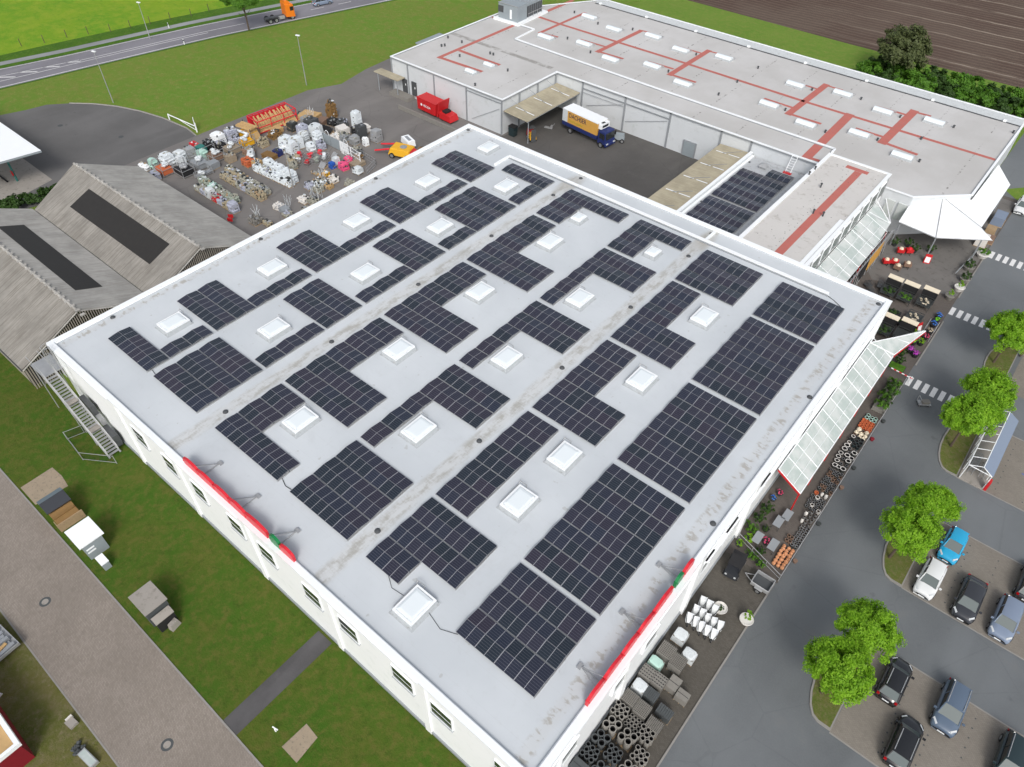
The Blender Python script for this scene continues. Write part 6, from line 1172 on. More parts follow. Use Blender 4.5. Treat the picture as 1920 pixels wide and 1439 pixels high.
# ------------------------------------------------------------------ goods yard
YG = 'stacked goods in the outdoor yard'
def load(x, y, sx, sy, h, kind, m, lb, rz=0.0):
    t = thing('goods_pallet', (x, y, 0), lb, 'goods pallet', rz, YG); p_ = MB(); pal(p_, sx, sy, 0); p_.build('pallet', mat['wood'], t); mb = MB(); mm = mat[m]; m2 = mat['stonegreen'] if m.startswith('stone') else mat['bagwhite']
    if kind == 'bags':
        nl = max(1, int(h / .2))
        for l in range(nl):
            nx, ny = (2, 3) if l % 2 else (3, 2)
            for i in range(nx):
                for j in range(ny):
                    if l == nl - 1 and rd.random() < .3: continue
                    mb.pillow(-sx / 2 + (i + .5) * sx / nx, -sy / 2 + (j + .5) * sy / ny, .13 + l * .2, sx / nx * 1.02, sy / ny * 1.02, .23, rd.uniform(-.1, .1), 0, .015, rd)
    elif kind == 'wrap':
        mb.hexa([(-sx / 2, -sy / 2, .13), (sx / 2, -sy / 2, .13), (sx / 2, sy / 2, .13), (-sx / 2, sy / 2, .13)], [(-sx / 2 * .92, -sy / 2 * .92, .13 + h), (sx / 2 * .92, -sy / 2 * .92, .13 + h), (sx / 2 * .92, sy / 2 * .92, .13 + h), (-sx / 2 * .92, sy / 2 * .92, .13 + h)]); mb.pillow(0, 0, .1 + h, sx * .9, sy * .9, .2, 0, 0, .03, rd)
        for k in range(3): mb.pillow(rd.uniform(-.2, .2) * sx, rd.uniform(-.2, .2) * sy, h * (.3 + .25 * k), sx * .98, sy * .98, .25, rd.uniform(-.05, .05), 0, .02, rd)
    elif kind == 'rocks':
        mb.obox(0, 0, .13, sx * .94, sy * .94, h * .82, 0, 0, None, .9)
        for k in range(int(30 * sx * sy)):
            r = rd.uniform(.09, .17); mb.pillow(rd.uniform(-.44, .44) * sx, rd.uniform(-.44, .44) * sy, h * .82 + rd.uniform(-.05, .08), r * 2.2, r * 1.8, r * 1.4, rd.random() * 3, 0, .03, rd)
        for k in range(int(22 * h)):
            a = rd.choice((0, 1, 2, 3)); t_ = rd.uniform(-.46, .46); px_, py_ = ((t_ * sx, -.48 * sy), (t_ * sx, .48 * sy), (-.48 * sx, t_ * sy), (.48 * sx, t_ * sy))[a]; mb.pillow(px_, py_, .15 + rd.random() * h * .7, .28, .24, .22, rd.random() * 3, 0, .03, rd)
    elif kind == 'planks':
        for i in range(6):
            for l in range(max(1, int(h / .12))): mb.box(-sx / 2 + i * sx / 6 + .01, -sx / 2 + (i + 1) * sx / 6 - .01, -sy / 2 + rd.uniform(-.08, .08), sy / 2 + rd.uniform(-.08, .08), .13 + l * .12, .13 + l * .12 + .1)
    elif kind == 'upright':
        n = int(sx / .14)
        for i in range(n): hh = h * rd.uniform(.8, 1.05); mb.hexa([(-sx / 2 + i * .14, -sy / 2, .13), (-sx / 2 + i * .14 + .11, -sy / 2, .13), (-sx / 2 + i * .14 + .11, -sy / 2 + .12, .13), (-sx / 2 + i * .14, -sy / 2 + .12, .13)], [(-sx / 2 + i * .14, sy * .1, hh), (-sx / 2 + i * .14 + .11, sy * .1, hh), (-sx / 2 + i * .14 + .11, sy * .1 + .12, hh), (-sx / 2 + i * .14, sy * .1 + .12, hh)])
    elif kind == 'slab': mb.obox(0, 0, .13, sx, sy, h, 0)
    if kind in ('wrap', 'rocks', 'bags', 'slab'):
        for k in range(int(9 * sx * sy)):
            q = rd.uniform(.1, .28); mb.obox(rd.uniform(-.4, .4) * sx, rd.uniform(-.4, .4) * sy, .13 + h * rd.uniform(.86, 1.0), q * 1.4, q, rd.uniform(.08, .26), rd.random() * 3, rd.choice((1, 2, 2, 3)))
        for k in range(int(5 * (sx + sy))):
            a = rd.choice((0, 1)); q = rd.uniform(.1, .25); mb.obox(rd.uniform(-.4, .4) * sx if a else .47 * sx, -.48 * sy if a else rd.uniform(-.4, .4) * sy, .15 + rd.random() * h * .7, q if a else .06, .06 if a else q, q * .8, 0, rd.choice((1, 2, 3)))
    mb.build('load', [mm, mat['darkpot'], mm if rd.random() < .6 else mat['stonebag'], mat[rd.choice(('bagwhite', 'wood', 'steelgrey', 'bagprint', 'galv', 'bagwhite'))]], t); return t
def rack(x, y, w_, d_, h, content, lb, rz=0.0):
    t = thing('storage_rack', (x, y, 0), lb, 'rack', rz, 'steel racks along the yard edge'); mb = MB()
    for a in (-w_ / 2, w_ / 2):
        for b in (-d_ / 2, d_ / 2): mb.tube((a, b, 0), (a, b, h), .05, 4)
        for z in (.25, h * .55, h): mb.tube((a, -d_ / 2, z), (a, d_ / 2, z), .035, 4)
    for b in (-d_ / 2, d_ / 2):
        for z in (.25, h * .55): mb.tube((-w_ / 2, b, z), (w_ / 2, b, z), .04, 4)
    mb.build('frame', mat['galv'], t)
    if content: MB().box(-w_ / 2 + .1, w_ / 2 - .1, -d_ / 2 + .1, d_ / 2 - .1, .28, h * .5).build('shelf_goods', mat[content], t); mb = MB(); [mb.pillow(rd.uniform(-.3, .3) * w_, rd.uniform(-.3, .3) * d_, h * .58, .7, .6, .4, rd.random(), 0, .02, rd) for _ in range(4)]; mb.build('top_goods', mat[{'terra': 'bagwhite', 'brownwood': 'foil', 'black': 'galv'}.get(content, 'foil')], t)
    return t
# low double rows of stone and bags
for i in range(7):
    load(-29.4 + i * 1.25, 33.75 + .1 * math.sin(i), 1.22, 1.15, .85 + .2 * (i % 3 == 0), 'bags' if i % 2 else 'rocks', ['stonegreen', 'stonegreen', 'foilgreen', 'stonegreen', 'stonebag', 'stonegreen', 'stonegreen'][i], '%s pallet from the shed in the back row of greenish stones' % ORD[i])
for i, (m, k, d) in enumerate((('stonebag', 'rocks', 'striped stones'), ('bagprint', 'bags', 'blue printed bags'), ('foil', 'wrap', 'tall pale blue wrapped load'), ('red', 'bags', 'red and dark bags'), ('bagprint', 'bags', 'violet bags'), ('yellow', 'bags', 'yellowish bags'), ('bagprint', 'wrap', 'lilac printed wrapped bags'))):
    load(-28.3 + i * 1.38, 32.35, 1.25, 1.1, .8 + .5 * (k == 'wrap'), k, m if m != 'yellow' else 'stonetan', '%s, %s in the front row beside the right shed' % (d, ORD[i]))
for i in range(8):
    load(-29.0 + i * 1.22, 38.0, 1.2, 1.15, 1.15 if i < 3 else .95, 'bags' if i in (3, 4) else 'rocks', ['stonetan', 'stonetan', 'stonetan', 'stonebag', 'stonebag', 'stonebag', 'stonebag', 'stonebag'][i], '%s pallet from the racks in the far lane of tan stones' % ORD[i])
    load(-28.4 + i * 1.22, 36.8, 1.2, 1.15, .9, 'rocks', ['stonetan', 'stonetan', 'stonetan', 'stonebag', 'bagprint', 'stonebag', 'stonetan', 'stonetan'][i], '%s pallet from the racks in the near lane of tan stones' % ORD[i])
for i in range(7):
    load(-26.6 + i * 1.15, 41.3 + .08 * i, 1.15, 1.2, 1.1 - .1 * (i % 3), 'bags', 'bagwhite', '%s pallet of white bags in the long near row, from the left' % ORD[i])
for i in range(5):
    load(-25.6 + i * 1.35, 42.7, 1.35, 1.2, 1.6 - .15 * (i % 2), 'bags' if i % 2 else 'wrap', 'bagwhite', '%s pallet of white bags in the raised far row, from the left' % ORD[i])
for (x, y, sx, sy, h, k, m, lb, rz) in ((-29.2, 41.4, 1.6, 1.5, 1.0, 'bags', 'terra', 'orange bags left of the white bag rows', 0), (-28.0, 42.1, 1.3, 1.2, .8, 'slab', 'timber', 'light timber box at the end of the white bags', .1), (-30.3, 42.8, 1.0, 2.0, 1.2, 'wrap', 'foil', 'white roll lying on the orange bags', .9), (-28.6, 44.9, 2.2, 1.4, .6, 'planks', 'brownwood', 'brown timber with dark tray behind the orange bags', .1), (-28.2, 46.2, 1.2, 1.0, .9, 'slab', 'truckblue', 'dark navy tray on the brown timber', .2),
    (-24.6, 46.4, 1.2, 2.0, 1.0, 'bags', 'stonetan', 'yellowish pallet between white bags and red crates', 0), (-23.4, 45.3, 1.1, 1.1, .8, 'rocks', 'stonebag', 'greenish stone pallet beside the yellowish one', 0),
    (-29.6, 48.9, 1.7, 1.7, 1.5, 'wrap', 'bagwhite', 'large white wrapped bag cluster, left one', .2), (-28.0, 49.9, 1.7, 1.5, 1.6, 'wrap', 'bagwhite', 'large white wrapped bag cluster, rear one', -.1), (-27.3, 48.3, 1.5, 1.5, 1.7, 'wrap', 'bagwhite', 'large white wrapped bag cluster, right one', .1), (-28.6, 47.4, 1.2, 1.3, .8, 'wrap', 'bagwhite', 'low white film sheets on the yard floor', .7),
    (-30.2, 52.8, 1.5, 1.5, 1.8, 'wrap', 'bagprint', 'tall pale bags with grey print behind the white cluster', .1), (-28.9, 51.9, 1.3, 1.3, 1.4, 'wrap', 'foil', 'upright white cube between black bins and white bags', .2), (-30.6, 55.0, 1.8, 1.6, 2.0, 'slab', 'darksteel', 'black covered stack with white sides behind the cube', .2), (-28.6, 54.2, 1.8, 1.6, 1.8, 'wrap', 'foil', 'white boxes under a black cover beside the big crate', .15), (-26.5, 52.8, 1.2, 1.3, 1.9, 'wrap', 'bagwhite', 'tall rounded white roll next to the white fence', 0),
    (-34.2, 57.4, 3.2, 2.4, .9, 'planks', 'timber', 'tan boards pile near the black pipes at the back', .3), (-31.4, 57.6, 1.5, 2.2, .8, 'planks', 'brownpot', 'brownish flat slabs right of the tan boards', .3), (-36.0, 57.0, 1.2, .8, .5, 'slab', 'teal', 'small teal box lying alone behind the boards', .3), (-31.9, 60.2, 1.3, 1.3, 2.8, 'rocks', 'brownwood', 'tall brown firewood tower at the back of the yard', .1), (-29.8, 58.6, 1.7, 1.4, .9, 'rocks', 'black', 'heap of black pipes at the foot of the firewood tower', .2), (-28.8, 56.6, 2.6, 1.2, .8, 'upright', 'black', 'black railings leaning beside the white panels', .05)):
    load(x, y, sx, sy, h, k, m, lb, rz)
# red stillage crates and colourful goods
for i, (x, y, m) in enumerate(((-25.2, 48.0, 'redbright'), (-23.8, 48.9, 'redbright'), (-22.6, 47.4, 'red'), (-24.0, 46.9, 'foil'), (-23.2, 50.6, 'redbright'), (-21.8, 50.2, 'bagwhite'), (-22.2, 48.8, 'stonegreen'))):
    t = thing('wire_crate', (x, y, 0), '%s wire crate with red and grey goods in the cluster right of the white bags' % ORD[i], 'crate', .1 * i, 'wire crates with red goods'); mb = MB()
    for z in (.1, .5, .95): mb.path([(-.55, -.55, z), (.55, -.55, z), (.55, .55, z), (-.55, .55, z), (-.55, -.55, z)], .025, 4)
    for k in range(6): [mb.tube((-.55 + k * .22, s * .55, .1), (-.55 + k * .22, s * .55, .95), .015, 4) for s in (-1, 1)]
    mb.build('wire_frame', mat['galv'], t); mb = MB(); [mb.pillow(rd.uniform(-.25, .25), rd.uniform(-.25, .25), .15 + .2 * k, .6, .6, .3, rd.random(), 0, .03, rd) for k in range(4)]; mb.build('contents', mat[m], t)
# big red crate full of timber
bc = thing('timber_crate', (-37.2, 52.2, 0), 'big red steel crate full of upright yellow timber at the yard edge', 'timber crate', R_(86))
mb = MB(); L_ = 3.6
for z in (.2, 1.1, 2.1): mb.path([(-L_, -1.5, z), (L_, -1.5, z), (L_, 1.6, z), (-L_, 1.6, z), (-L_, -1.5, z)], .09, 4)
for k in range(8): [mb.tube((-L_ + k * 2 * L_ / 7, b, 0), (-L_ + k * 2 * L_ / 7, b, 2.1), .07, 4) for b in (1.6,)]
[mb.tube((a, -1.5, 0), (a, -1.5, 2.1), .08, 4) for a in (-L_, -1.2, 1.2, L_)]; mb.box(-L_, L_, 1.55, 1.65, .3, 1.9); mb.build('steel_frame', mat['redbright'], bc)
mb = MB(); n = 34
for i in range(n):
    x = -L_ + .15 + i * (2 * L_ - .3) / n; hh = 2.0 + .35 * math.sin(i * 1.7); yb = -1.9 if i > 20 else -1.5
    mb.hexa([(x, yb, .1), (x + .17, yb, .1), (x + .17, yb + .15, .1), (x, yb + .15, .1)], [(x, .2, hh), (x + .17, .2, hh), (x + .17, .35, hh), (x, .35, hh)])
mb.build('timber', mat['timber'], bc)
t = thing('timber_shelf', (-36.2, 46.6, 0), 'tall shelf with yellow boards and a white roll left of the red crate', 'rack', .15); mb = MB(); [mb.tube((a, b, 0), (a, b, 2.4), .06, 4) for a in (-1.7, 1.7) for b in (-.9, .9)]; mb.build('frame', mat['darksteel'], t); mb = MB(); [mb.box(-1.6, 1.6, -.8 + k * .24, -.6 + k * .24, 2.0 + .05 * (k % 3), 2.2 + .05 * (k % 3)) for k in range(7)]; mb.build('boards', mat['timber'], t); MB().tube((-1.4, -1.1, 1.6), (1.3, -1.1, 1.6), .2, 8).build('roll', mat['bagwhite'], t); MB().hexa([(1.8, -1.0, .1), (1.9, -1.0, .1), (1.9, 1, .1), (1.8, 1, .1)], [(.9, -.9, 1.9), (1.0, -.9, 1.9), (1.0, .9, 1.9), (.9, .9, 1.9)]).build('panel', mat['timber'], t); MB().box(-1.2, 1.3, -.9, .8, .3, 1.4).build('stored_planks', mat['yellow'], t)
for a in ((-36.6, 31.8, 2.4, 1.9, 2.0, 'terra', 'steel rack with orange goods next to the right shed'), (-34.2, 33.6, 2.6, 2.0, 2.0, 'black', 'steel rack with black goods second from the shed'), (-34.5, 36.4, 2.6, 2.0, 1.7, 'steelgrey', 'low rack of grey slabs third from the shed'), (-34.6, 39.2, 2.4, 2.0, 1.8, 'brownpot', 'rack with two pink grey panels fourth from the shed'), (-34.4, 42.2, 2.4, 2.2, 2.0, 'sandslab', 'rack with a large beige board fifth from the shed'), (-34.6, 45.0, 2.0, 2.0, 1.9, 'yellow', 'rack with a golden brown board beside the timber shelf'), (-31.6, 35.2, .9, 2.6, .9, 'steelgrey', 'narrow low rack in front of the grey slabs')): rack(*a[:5], a[5], a[6])
for (x, y, sx, sy, h, k, m, lb) in ((-38.2, 33.4, 1.7, 1.7, 1.7, 'wrap', 'bagwhite', 'large white wrapped cube behind the orange rack'), (-37.8, 35.4, 1.5, 1.4, 1.5, 'wrap', 'foil', 'clear film bundles behind the black rack'), (-37.6, 37.0, 1.5, 1.5, 1.5, 'wrap', 'galv', 'silvery wrapped bundles left of the teal bundle'), (-37.0, 38.5, 1.5, 1.3, 1.4, 'wrap', 'teal', 'teal wrapped bundle behind the grey slab rack'), (-37.4, 40.2, 1.7, 1.5, 1.5, 'rocks', 'black', 'black tubs heaped behind the yard racks'), (-37.8, 42.2, 1.9, 1.6, 1.8, 'wrap', 'white', 'bright white covered cube behind the black tubs'), (-37.4, 44.3, 1.5, 1.7, 2.0, 'bags', 'bagprint', 'tall blue and white printed bags near the timber shelf'), (-38.8, 38.6, 1.6, .9, 1.3, 'slab', 'red', 'dark pink covered stack at the road edge'), (-39.2, 31.6, 1.3, 1.0, 1.2, 'wrap', 'foilgreen', 'pale green film pile at the shed gable'), (-39.9, 30.4, 1.8, .8, .6, 'wrap', 'white', 'long white bundle by the shed roof edge'), (-36.0, 29.9, 1.4, 1.2, 1.0, 'wrap', 'bagprint', 'round white bag bundle between rack and shed')):
    load(x, y, sx, sy, h, k, m, lb, rd.uniform(-.2, .2))
# white fence panels with arches, with goods behind and in front
wp = thing('panel_fence', (-28.4, 53.6, 0), 'row of pale upright fence panels and arches crossing the yard', 'fence panels'); [MB().box(k * 2.1, k * 2.1 + 2.0, -.05, .05, .1, 1.75).build('panel', mat['greybox' if k < 3 else 'white'], wp) for k in range(4)]
for k in range(4):
    q = [(1.2 + k * 2.2 + .5 * math.cos(a), 0, 1.7 + .8 * math.sin(a)) for a in [math.pi * i / 8 for i in range(9)]]; MB().path(q, .04, 5).build('arch', mat['white'], wp)
wg = thing('white_gate', (-21.4, 53.3, 0), 'white framed gate panel at the middle of the yard', 'gate', R_(-6)); mb = MB(); 
for x in (0, .35, 2.6, 4.9): mb.tube((x, 0, 0), (x, 0, 2.1), .07, 4)
for z in (.15, .8, 1.45, 2.05): mb.tube((.35, 0, z), (4.9, 0, z), .04, 4)
for k in range(12): mb.tube((.5 + k * .37, 0, .15), (.5 + k * .37, 0, 2.05), .02, 4)
mb.build('frame', mat['white'], wg)
for (x, y, sx, sy, h, k, m, lb) in ((-26.0, 60.6, 1.3, 1.3, 2.6, 'wrap', 'bagwhite', 'tall white round tank wrapped in film behind the gate'), (-26.4, 57.8, 1.8, 1.6, 1.0, 'planks', 'whitepot', 'pale boards pile left of the white tank'), (-24.4, 58.9, 1.3, 1.2, 1.3, 'rocks', 'black', 'black bins beside the tall white tank'), (-22.9, 58.8, 1.2, 1.4, 2.0, 'slab', 'darksteel', 'dark cabinet with pale top right of the tank'), (-24.3, 56.2, 1.7, 1.5, 1.1, 'rocks', 'steelgrey', 'blue grey scrap goods behind the gate'), (-22.1, 56.6, 1.3, 1.3, 1.2, 'wrap', 'galv', 'grey wrapped goods in front of the dark cabinet'), (-20.2, 59.6, 1.4, 1.4, 1.7, 'wrap', 'galv', 'silver film covered basket at the yard back edge'), (-20.4, 57.4, .8, .8, 1.2, 'wrap', 'white', 'narrow white column next to the silver basket'), (-19.4, 54.6, 1.5, 1.2, 1.0, 'rocks', 'darksteel', 'dark garden goods right of the gate'), (-18.2, 51.8, 1.0, 1.0, .9, 'wrap', 'pink', 'pink inflatable pack by the wire fence'), (-19.4, 50.4, .9, 1.0, 1.0, 'wrap', 'foil', 'clear bag of mixed goods left of the blue pack'), (-18.9, 49.2, .9, .8, .8, 'wrap', 'plastic_blue', 'bright blue pack at the roof edge'), (-17.4, 50.2, 1.4, 1.2, .9, 'wrap', 'pink', 'vivid pink pack against the roof edge'), (-16.8, 52.4, 1.6, 2.0, .5, 'planks', 'sandslab', 'mossy green boards in a wire pen'),
    (-15.8, 46.8, 1.4, 1.2, .7, 'rocks', 'whitepot', 'pale stones right of the timber pallet'), (-16.6, 44.8, 1.5, 1.6, .8, 'rocks', 'bagwhite', 'white stone pallet with a plank on it'), (-15.4, 43.6, 1.3, 1.3, .7, 'rocks', 'stonebag', 'grey stone pallet at the roof edge below the plank pallet'), (-17.0, 43.2, 1.2, 1.2, .7, 'bags', 'bagprint', 'purplish bag pallet below the white stones'), (-14.9, 45.2, 1.0, 1.0, .5, 'slab', 'timber', 'small pale box at the roof edge'),
    (-14.6, 40.4, 1.4, 1.3, .6, 'rocks', 'whitepot', 'cream stone pallet at the roof edge, left of a pair'), (-13.4, 41.0, 1.4, 1.3, .7, 'rocks', 'stonebag', 'grey white stone pallet at the roof edge, right of a pair'), (-15.9, 36.9, 1.2, 1.2, .6, 'slab', 'whitepot', 'pale block half of the slab pallet'), (-14.6, 36.9, 1.3, 1.2, .6, 'planks', 'steelgrey', 'grey plank half of the slab pallet'), (-13.4, 36.5, 1.0, 1.2, .5, 'rocks', 'stonebag', 'scrap stones on the slab pallet end'), (-15.4, 32.6, 1.5, 1.4, .8, 'rocks', 'concrete', 'dark grey rubble pallet in the lower yard'), (-13.7, 33.3, 1.4, .8, .5, 'rocks', 'stonetan', 'tan round logs at the roof edge'), (-19.2, 46.3, 1.9, .35, .3, 'slab', 'timber', 'single light beam on the yard floor'), (-18.0, 47.2, .9, .8, .5, 'rocks', 'yellow', 'small orange goods beside the wire crates')):
    load(x, y, sx, sy, h, k, m, lb, rd.uniform(-.15, .15))
for i, (x, y) in enumerate(((-17.9, 31.2), (-17.2, 30.6))):
    t = thing('red_marker', (x - .3, y - .6, 0), ['red flagged marker post by the right shed', 'second red marker post beside the shed'][i], 'marker'); MB().tube((0, 0, 0), (0, 0, 1.2), .04, 5).build('pole', mat['steelgrey'], t); MB().obox(.1, 0, .7, .7, .1, .5, .6).build('flag', mat['red'], t)
# play tower, orange
pt = thing('orange_loader', (-14.0, 58.9, 0), 'orange yellow machine with red forks beside a white van roof', 'machine', R_(20)); MB().hexa([(-1.6, -1.3, .5), (2.2, -1.3, .5), (2.2, 1.3, .5), (-1.6, 1.3, .5)], [(-1.2, -1.1, 1.6), (1.9, -1.1, 1.5), (1.9, 1.1, 1.5), (-1.2, 1.1, 1.6)]).build('body', mat['yellow'], pt, bevel=.1)
MB().lathe(.6, 0, [(.55, 1.52), (.55, 1.62), (.3, 1.64)], 14).build('turntable', mat['steelgrey'], pt); mb = MB(); [mb.tube((-1.4, s * .9, 1.3), (-3.9, s * 1.1, .7), .14, 6) for s in (-1, 1)]; mb.build('fork_arm', mat['redbright'], pt); MB().hexa([(1.9, -.9, .5), (3.2, -.6, .5), (3.2, .6, .5), (1.9, .9, .5)], [(1.9, -.8, 1.3), (3.0, -.5, 1.1), (3.0, .5, 1.1), (1.9, .8, 1.3)]).build('counterweight', mat['red'], pt)
for x in (-.9, 1.6):
    for y in (-1.2, 1.2): MB().wheel(x, y, .45, .45, .3).build('wheel', [mat['black'], mat['tyre_rim']], pt)
wb_ = thing('work_basket', (-15.0, 61.6, 0), 'white basket box lying behind the orange machine', 'box', R_(-18)); MB().obox(0, 0, .6, 2.6, 1.4, .9, 0, 0, None, .9).build('body', mat['white'], wb_); MB().obox(0, 0, 1.5, 1.6, .5, .04).build('opening', mat['steelgrey'], wb_); MB().obox(0, 0, 0, 2.2, 1.2, .6).build('base', mat['darksteel'], wb_)
rb = thing('rusty_drum', (-10.9, 61.0, 0), 'rusty brown cylinder right of the orange machine at the roof edge', 'drum', R_(15)); MB().tube((-.8, 0, .8), (.9, 0, .8), .75, 14).build('shell', mat['brownwood'], rb); [MB().tube((x, 0, .8), (x + .1, 0, .8), .8, 14).build('hoop', mat['darksteel'], rb) for x in (-.6, .5)]
t = thing('wire_pen', (-16.2, 54.0, 0), 'wire mesh pen at the right end of the yard goods', 'pen'); mb = MB(); pts = [(-2.4, .6), (1.6, .2), (2.6, -2.6)]
for a, b in zip(pts, pts[1:]):
    for z in (.1, .6, 1.1): mb.tube((*a, z), (*b, z), .03, 4)
    for k in range(9): x = a[0] + (b[0] - a[0]) * k / 8; y = a[1] + (b[1] - a[1]) * k / 8; mb.tube((x, y, 0), (x, y, 1.15), .02, 4)
mb.build('mesh_panel', mat['galv'], t)
# ------------------------------------------------------------------ huts left of the building
h1 = thing('timber_hutch', (10.9, -7.9, 0), 'small hutch with blue grey and black felt roof and brown timber front', 'hut'); MB().box(-1.3, 1.1, -.95, .95, 0, 1.5).build('body', mat['brownwood'], h1)
MB().hexa([(-1.6, -1.1, 1.75), (-.65, -1.1, 2.25), (-.65, 1.1, 2.25), (-1.6, 1.1, 1.75)], [(-1.6, -1.1, 1.83), (-.65, -1.1, 2.33), (-.65, 1.1, 2.33), (-1.6, 1.1, 1.83)]).build('roof_slope', mat['p_grey'], h1); MB().hexa([(-.65, -1.1, 2.25), (.45, -1.1, 1.75), (.45, 1.1, 1.75), (-.65, 1.1, 2.25)], [(-.65, -1.1, 2.33), (.45, -1.1, 1.83), (.45, 1.1, 1.83), (-.65, 1.1, 2.33)]).build('roof_slope', mat['p_anth'], h1)
MB().hexa([(.47, -1.0, 1.6), (1.5, -1.0, 1.1), (1.5, 1.0, 1.1), (.47, 1.0, 1.6)], [(.47, -1.0, 1.66), (1.5, -1.0, 1.16), (1.5, 1.0, 1.16), (.47, 1.0, 1.66)]).build('lean_to_board', mat['brownwood'], h1); mb = MB(); mb.box(1.5, 1.58, -1.1, 1.2, .1, 1.12); mb.box(.9, 1.5, -1.1, -1.04, .1, 1.1); mb.build('front_frame', mat['wood'], h1)
h2 = thing('metal_shed', (16.0, -7.85, 0), 'small grey green metal shed with flat white roof', 'shed'); MB().box(-1.1, 1.1, -.85, .85, 0, 2.05).build('body', mat['greybox'], h2); MB().hexa([(-1.4, -1.1, 2.1), (1.25, -1.1, 2.1), (1.25, 1.1, 2.1), (-1.4, 1.1, 2.1)], [(-1.4, -1.1, 2.2), (1.25, -1.1, 2.2), (1.25, 1.1, 2.2), (-1.4, 1.1, 2.2)]).build('roof', mat['white'], h2)
mb = MB(); [mb.box(1.1, 1.14, -.75, -.05, .9 + k * .4, 1.05 + k * .4) for k in range(2)]; mb.build('vent_slat', mat['white'], h2)
t = thing('white_box', (18.55, -8.15, 0), 'low white lidded box in the grass in front of the metal shed', 'box'); MB().obox(0, 0, 0, 1.0, .6, .85).build('body', mat['greybox'], t); MB().obox(-.08, 0, .85, 1.15, .68, .08).build('lid', mat['white'], t)
h3 = thing('grey_hut', (25.75, -7.65, 0), 'small hut with flat pale grey roof and an open fronted lower box', 'hut'); MB().box(-1.25, 1.1, -.9, .9, 0, 2.05).build('body', mat['darkconcrete'], h3); MB().hexa([(-1.35, -1.0, 2.1), (1.25, -1.0, 2.2), (1.25, 1.0, 2.2), (-1.35, 1.0, 2.1)], [(-1.35, -1.0, 2.18), (1.25, -1.0, 2.28), (1.25, 1.0, 2.28), (-1.35, 1.0, 2.18)]).build('roof', mat['slab'], h3)
MB().hexa([(1.3, -.8, 1.5), (2.0, -.8, 1.3), (2.0, .8, 1.3), (1.3, .8, 1.5)], [(1.3, -.8, 1.56), (2.0, -.8, 1.36), (2.0, .8, 1.36), (1.3, .8, 1.56)]).build('porch_roof', mat['slab'], h3); MB().box(1.1, 2.0, -.75, .75, 0, 1.25).build('porch', mat['black'], h3); MB().obox(2.3, .25, .0, .5, .9, .7, .2, 0, None, .8).build('front_box', mat['slab'], h3)
rh = thing('red_hut', (25.2, -20.6, 0), 'dark red hut with white trim and open timber floor in the bottom left corner', 'hut'); MB().box(-6, 4.0, -2.4, 1.15, 0, 2.5, 0).build('body', mat['darkred'], rh); MB().box(-5.9, 3.7, -2.3, .95, 2.5, 2.62).build('deck', mat['timber'], rh); mb = MB()
for a in ((-6.1, 4.1, 1.0, 1.3), (-6.1, 4.1, -2.5, -2.3), (3.85, 4.1, -2.3, 1.0)): mb.box(*a, 2.45, 2.85)
mb.build('trim', mat['white'], rh); MB().box(-2, 1.5, -2.2, -.9, 2.62, 2.7).build('dark_mat', mat['darkfelt'], rh)
t = thing('car_trailer', (18.6, -17.3, 0), 'low trailer with mixed scrap cut by the left picture edge', 'trailer', .1); mb = MB(); [mb.box(*a) for a in ((-1.9, 1.9, -.95, -.88, .5, .8), (-1.9, 1.9, .88, .95, .5, .8), (1.83, 1.9, -.88, .88, .5, .8), (-1.9, -1.83, -.88, .88, .5, .8), (-1.85, 1.85, -.9, .9, .45, .5))]; mb.build('body', mat['galv'], t); mb = MB(); [mb.obox(-1.4 + k * .42, .1 * math.sin(k * 3), .5, .3, 1.3, .2 + .1 * (k % 3), .1 * math.sin(k)) for k in range(8)]; mb.build('scrap', mat['steelgrey'], t); MB().obox(1.2, -.1, .75, .25, .9, .1, .2).build('plank', mat['timber'], t)
t = thing('manhole_block', (29.0, -16.6, 0), 'square pale concrete slab with handle lying in the worn grass', 'slab', .1); MB().obox(0, 0, 0, .75, .62, .28).build('slab', mat['slab'], t); MB().obox(-.4, .1, .02, .1, .5, .4).build('edge_plate', mat['whitepot'], t)
t = thing('glass_frame', (32.2, -17.1, 0), 'small glazed cold frame lying beside a heap of brush', 'cold frame', .1); MB().box(-.7, .9, -.25, .35, 0, .35).build('body', mat['galv'], t); MB().box(-.6, .8, -.2, .3, .35, .38).build('pane', mat['poly'], t); mb = MB(); [mb.pillow(-1.2 + rd.uniform(-.4, .4), rd.uniform(-.3, .4), 0, .3, .3, .3, rd.random(), 0, .05, rd) for _ in range(8)]; mb.build('brush', mat['darkconcrete'], t)
t = thing('purple_bucket', (22.6, -19.4, 0), 'dark purple bucket on a tray at the left picture edge', 'bucket'); MB().lathe(0, 0, [(.2, .05), (.28, .4), (.2, .35)], 10).build('bucket', mat['purple'], t); MB().obox(0, 0, 0, .9, .7, .06, .4).build('tray', mat['whitepot'], t)
t = thing('white_tap', (41.0, -7.2, 0), 'small white standpipe in the lawn near the bottom edge', 'standpipe'); MB().tube((0, 0, 0), (0, 0, .5), .06, 6).build('pipe', mat['white'], t); MB().tube((-.25, 0, .5), (.25, .1, .5), .05, 6).build('spout', mat['white'], t)
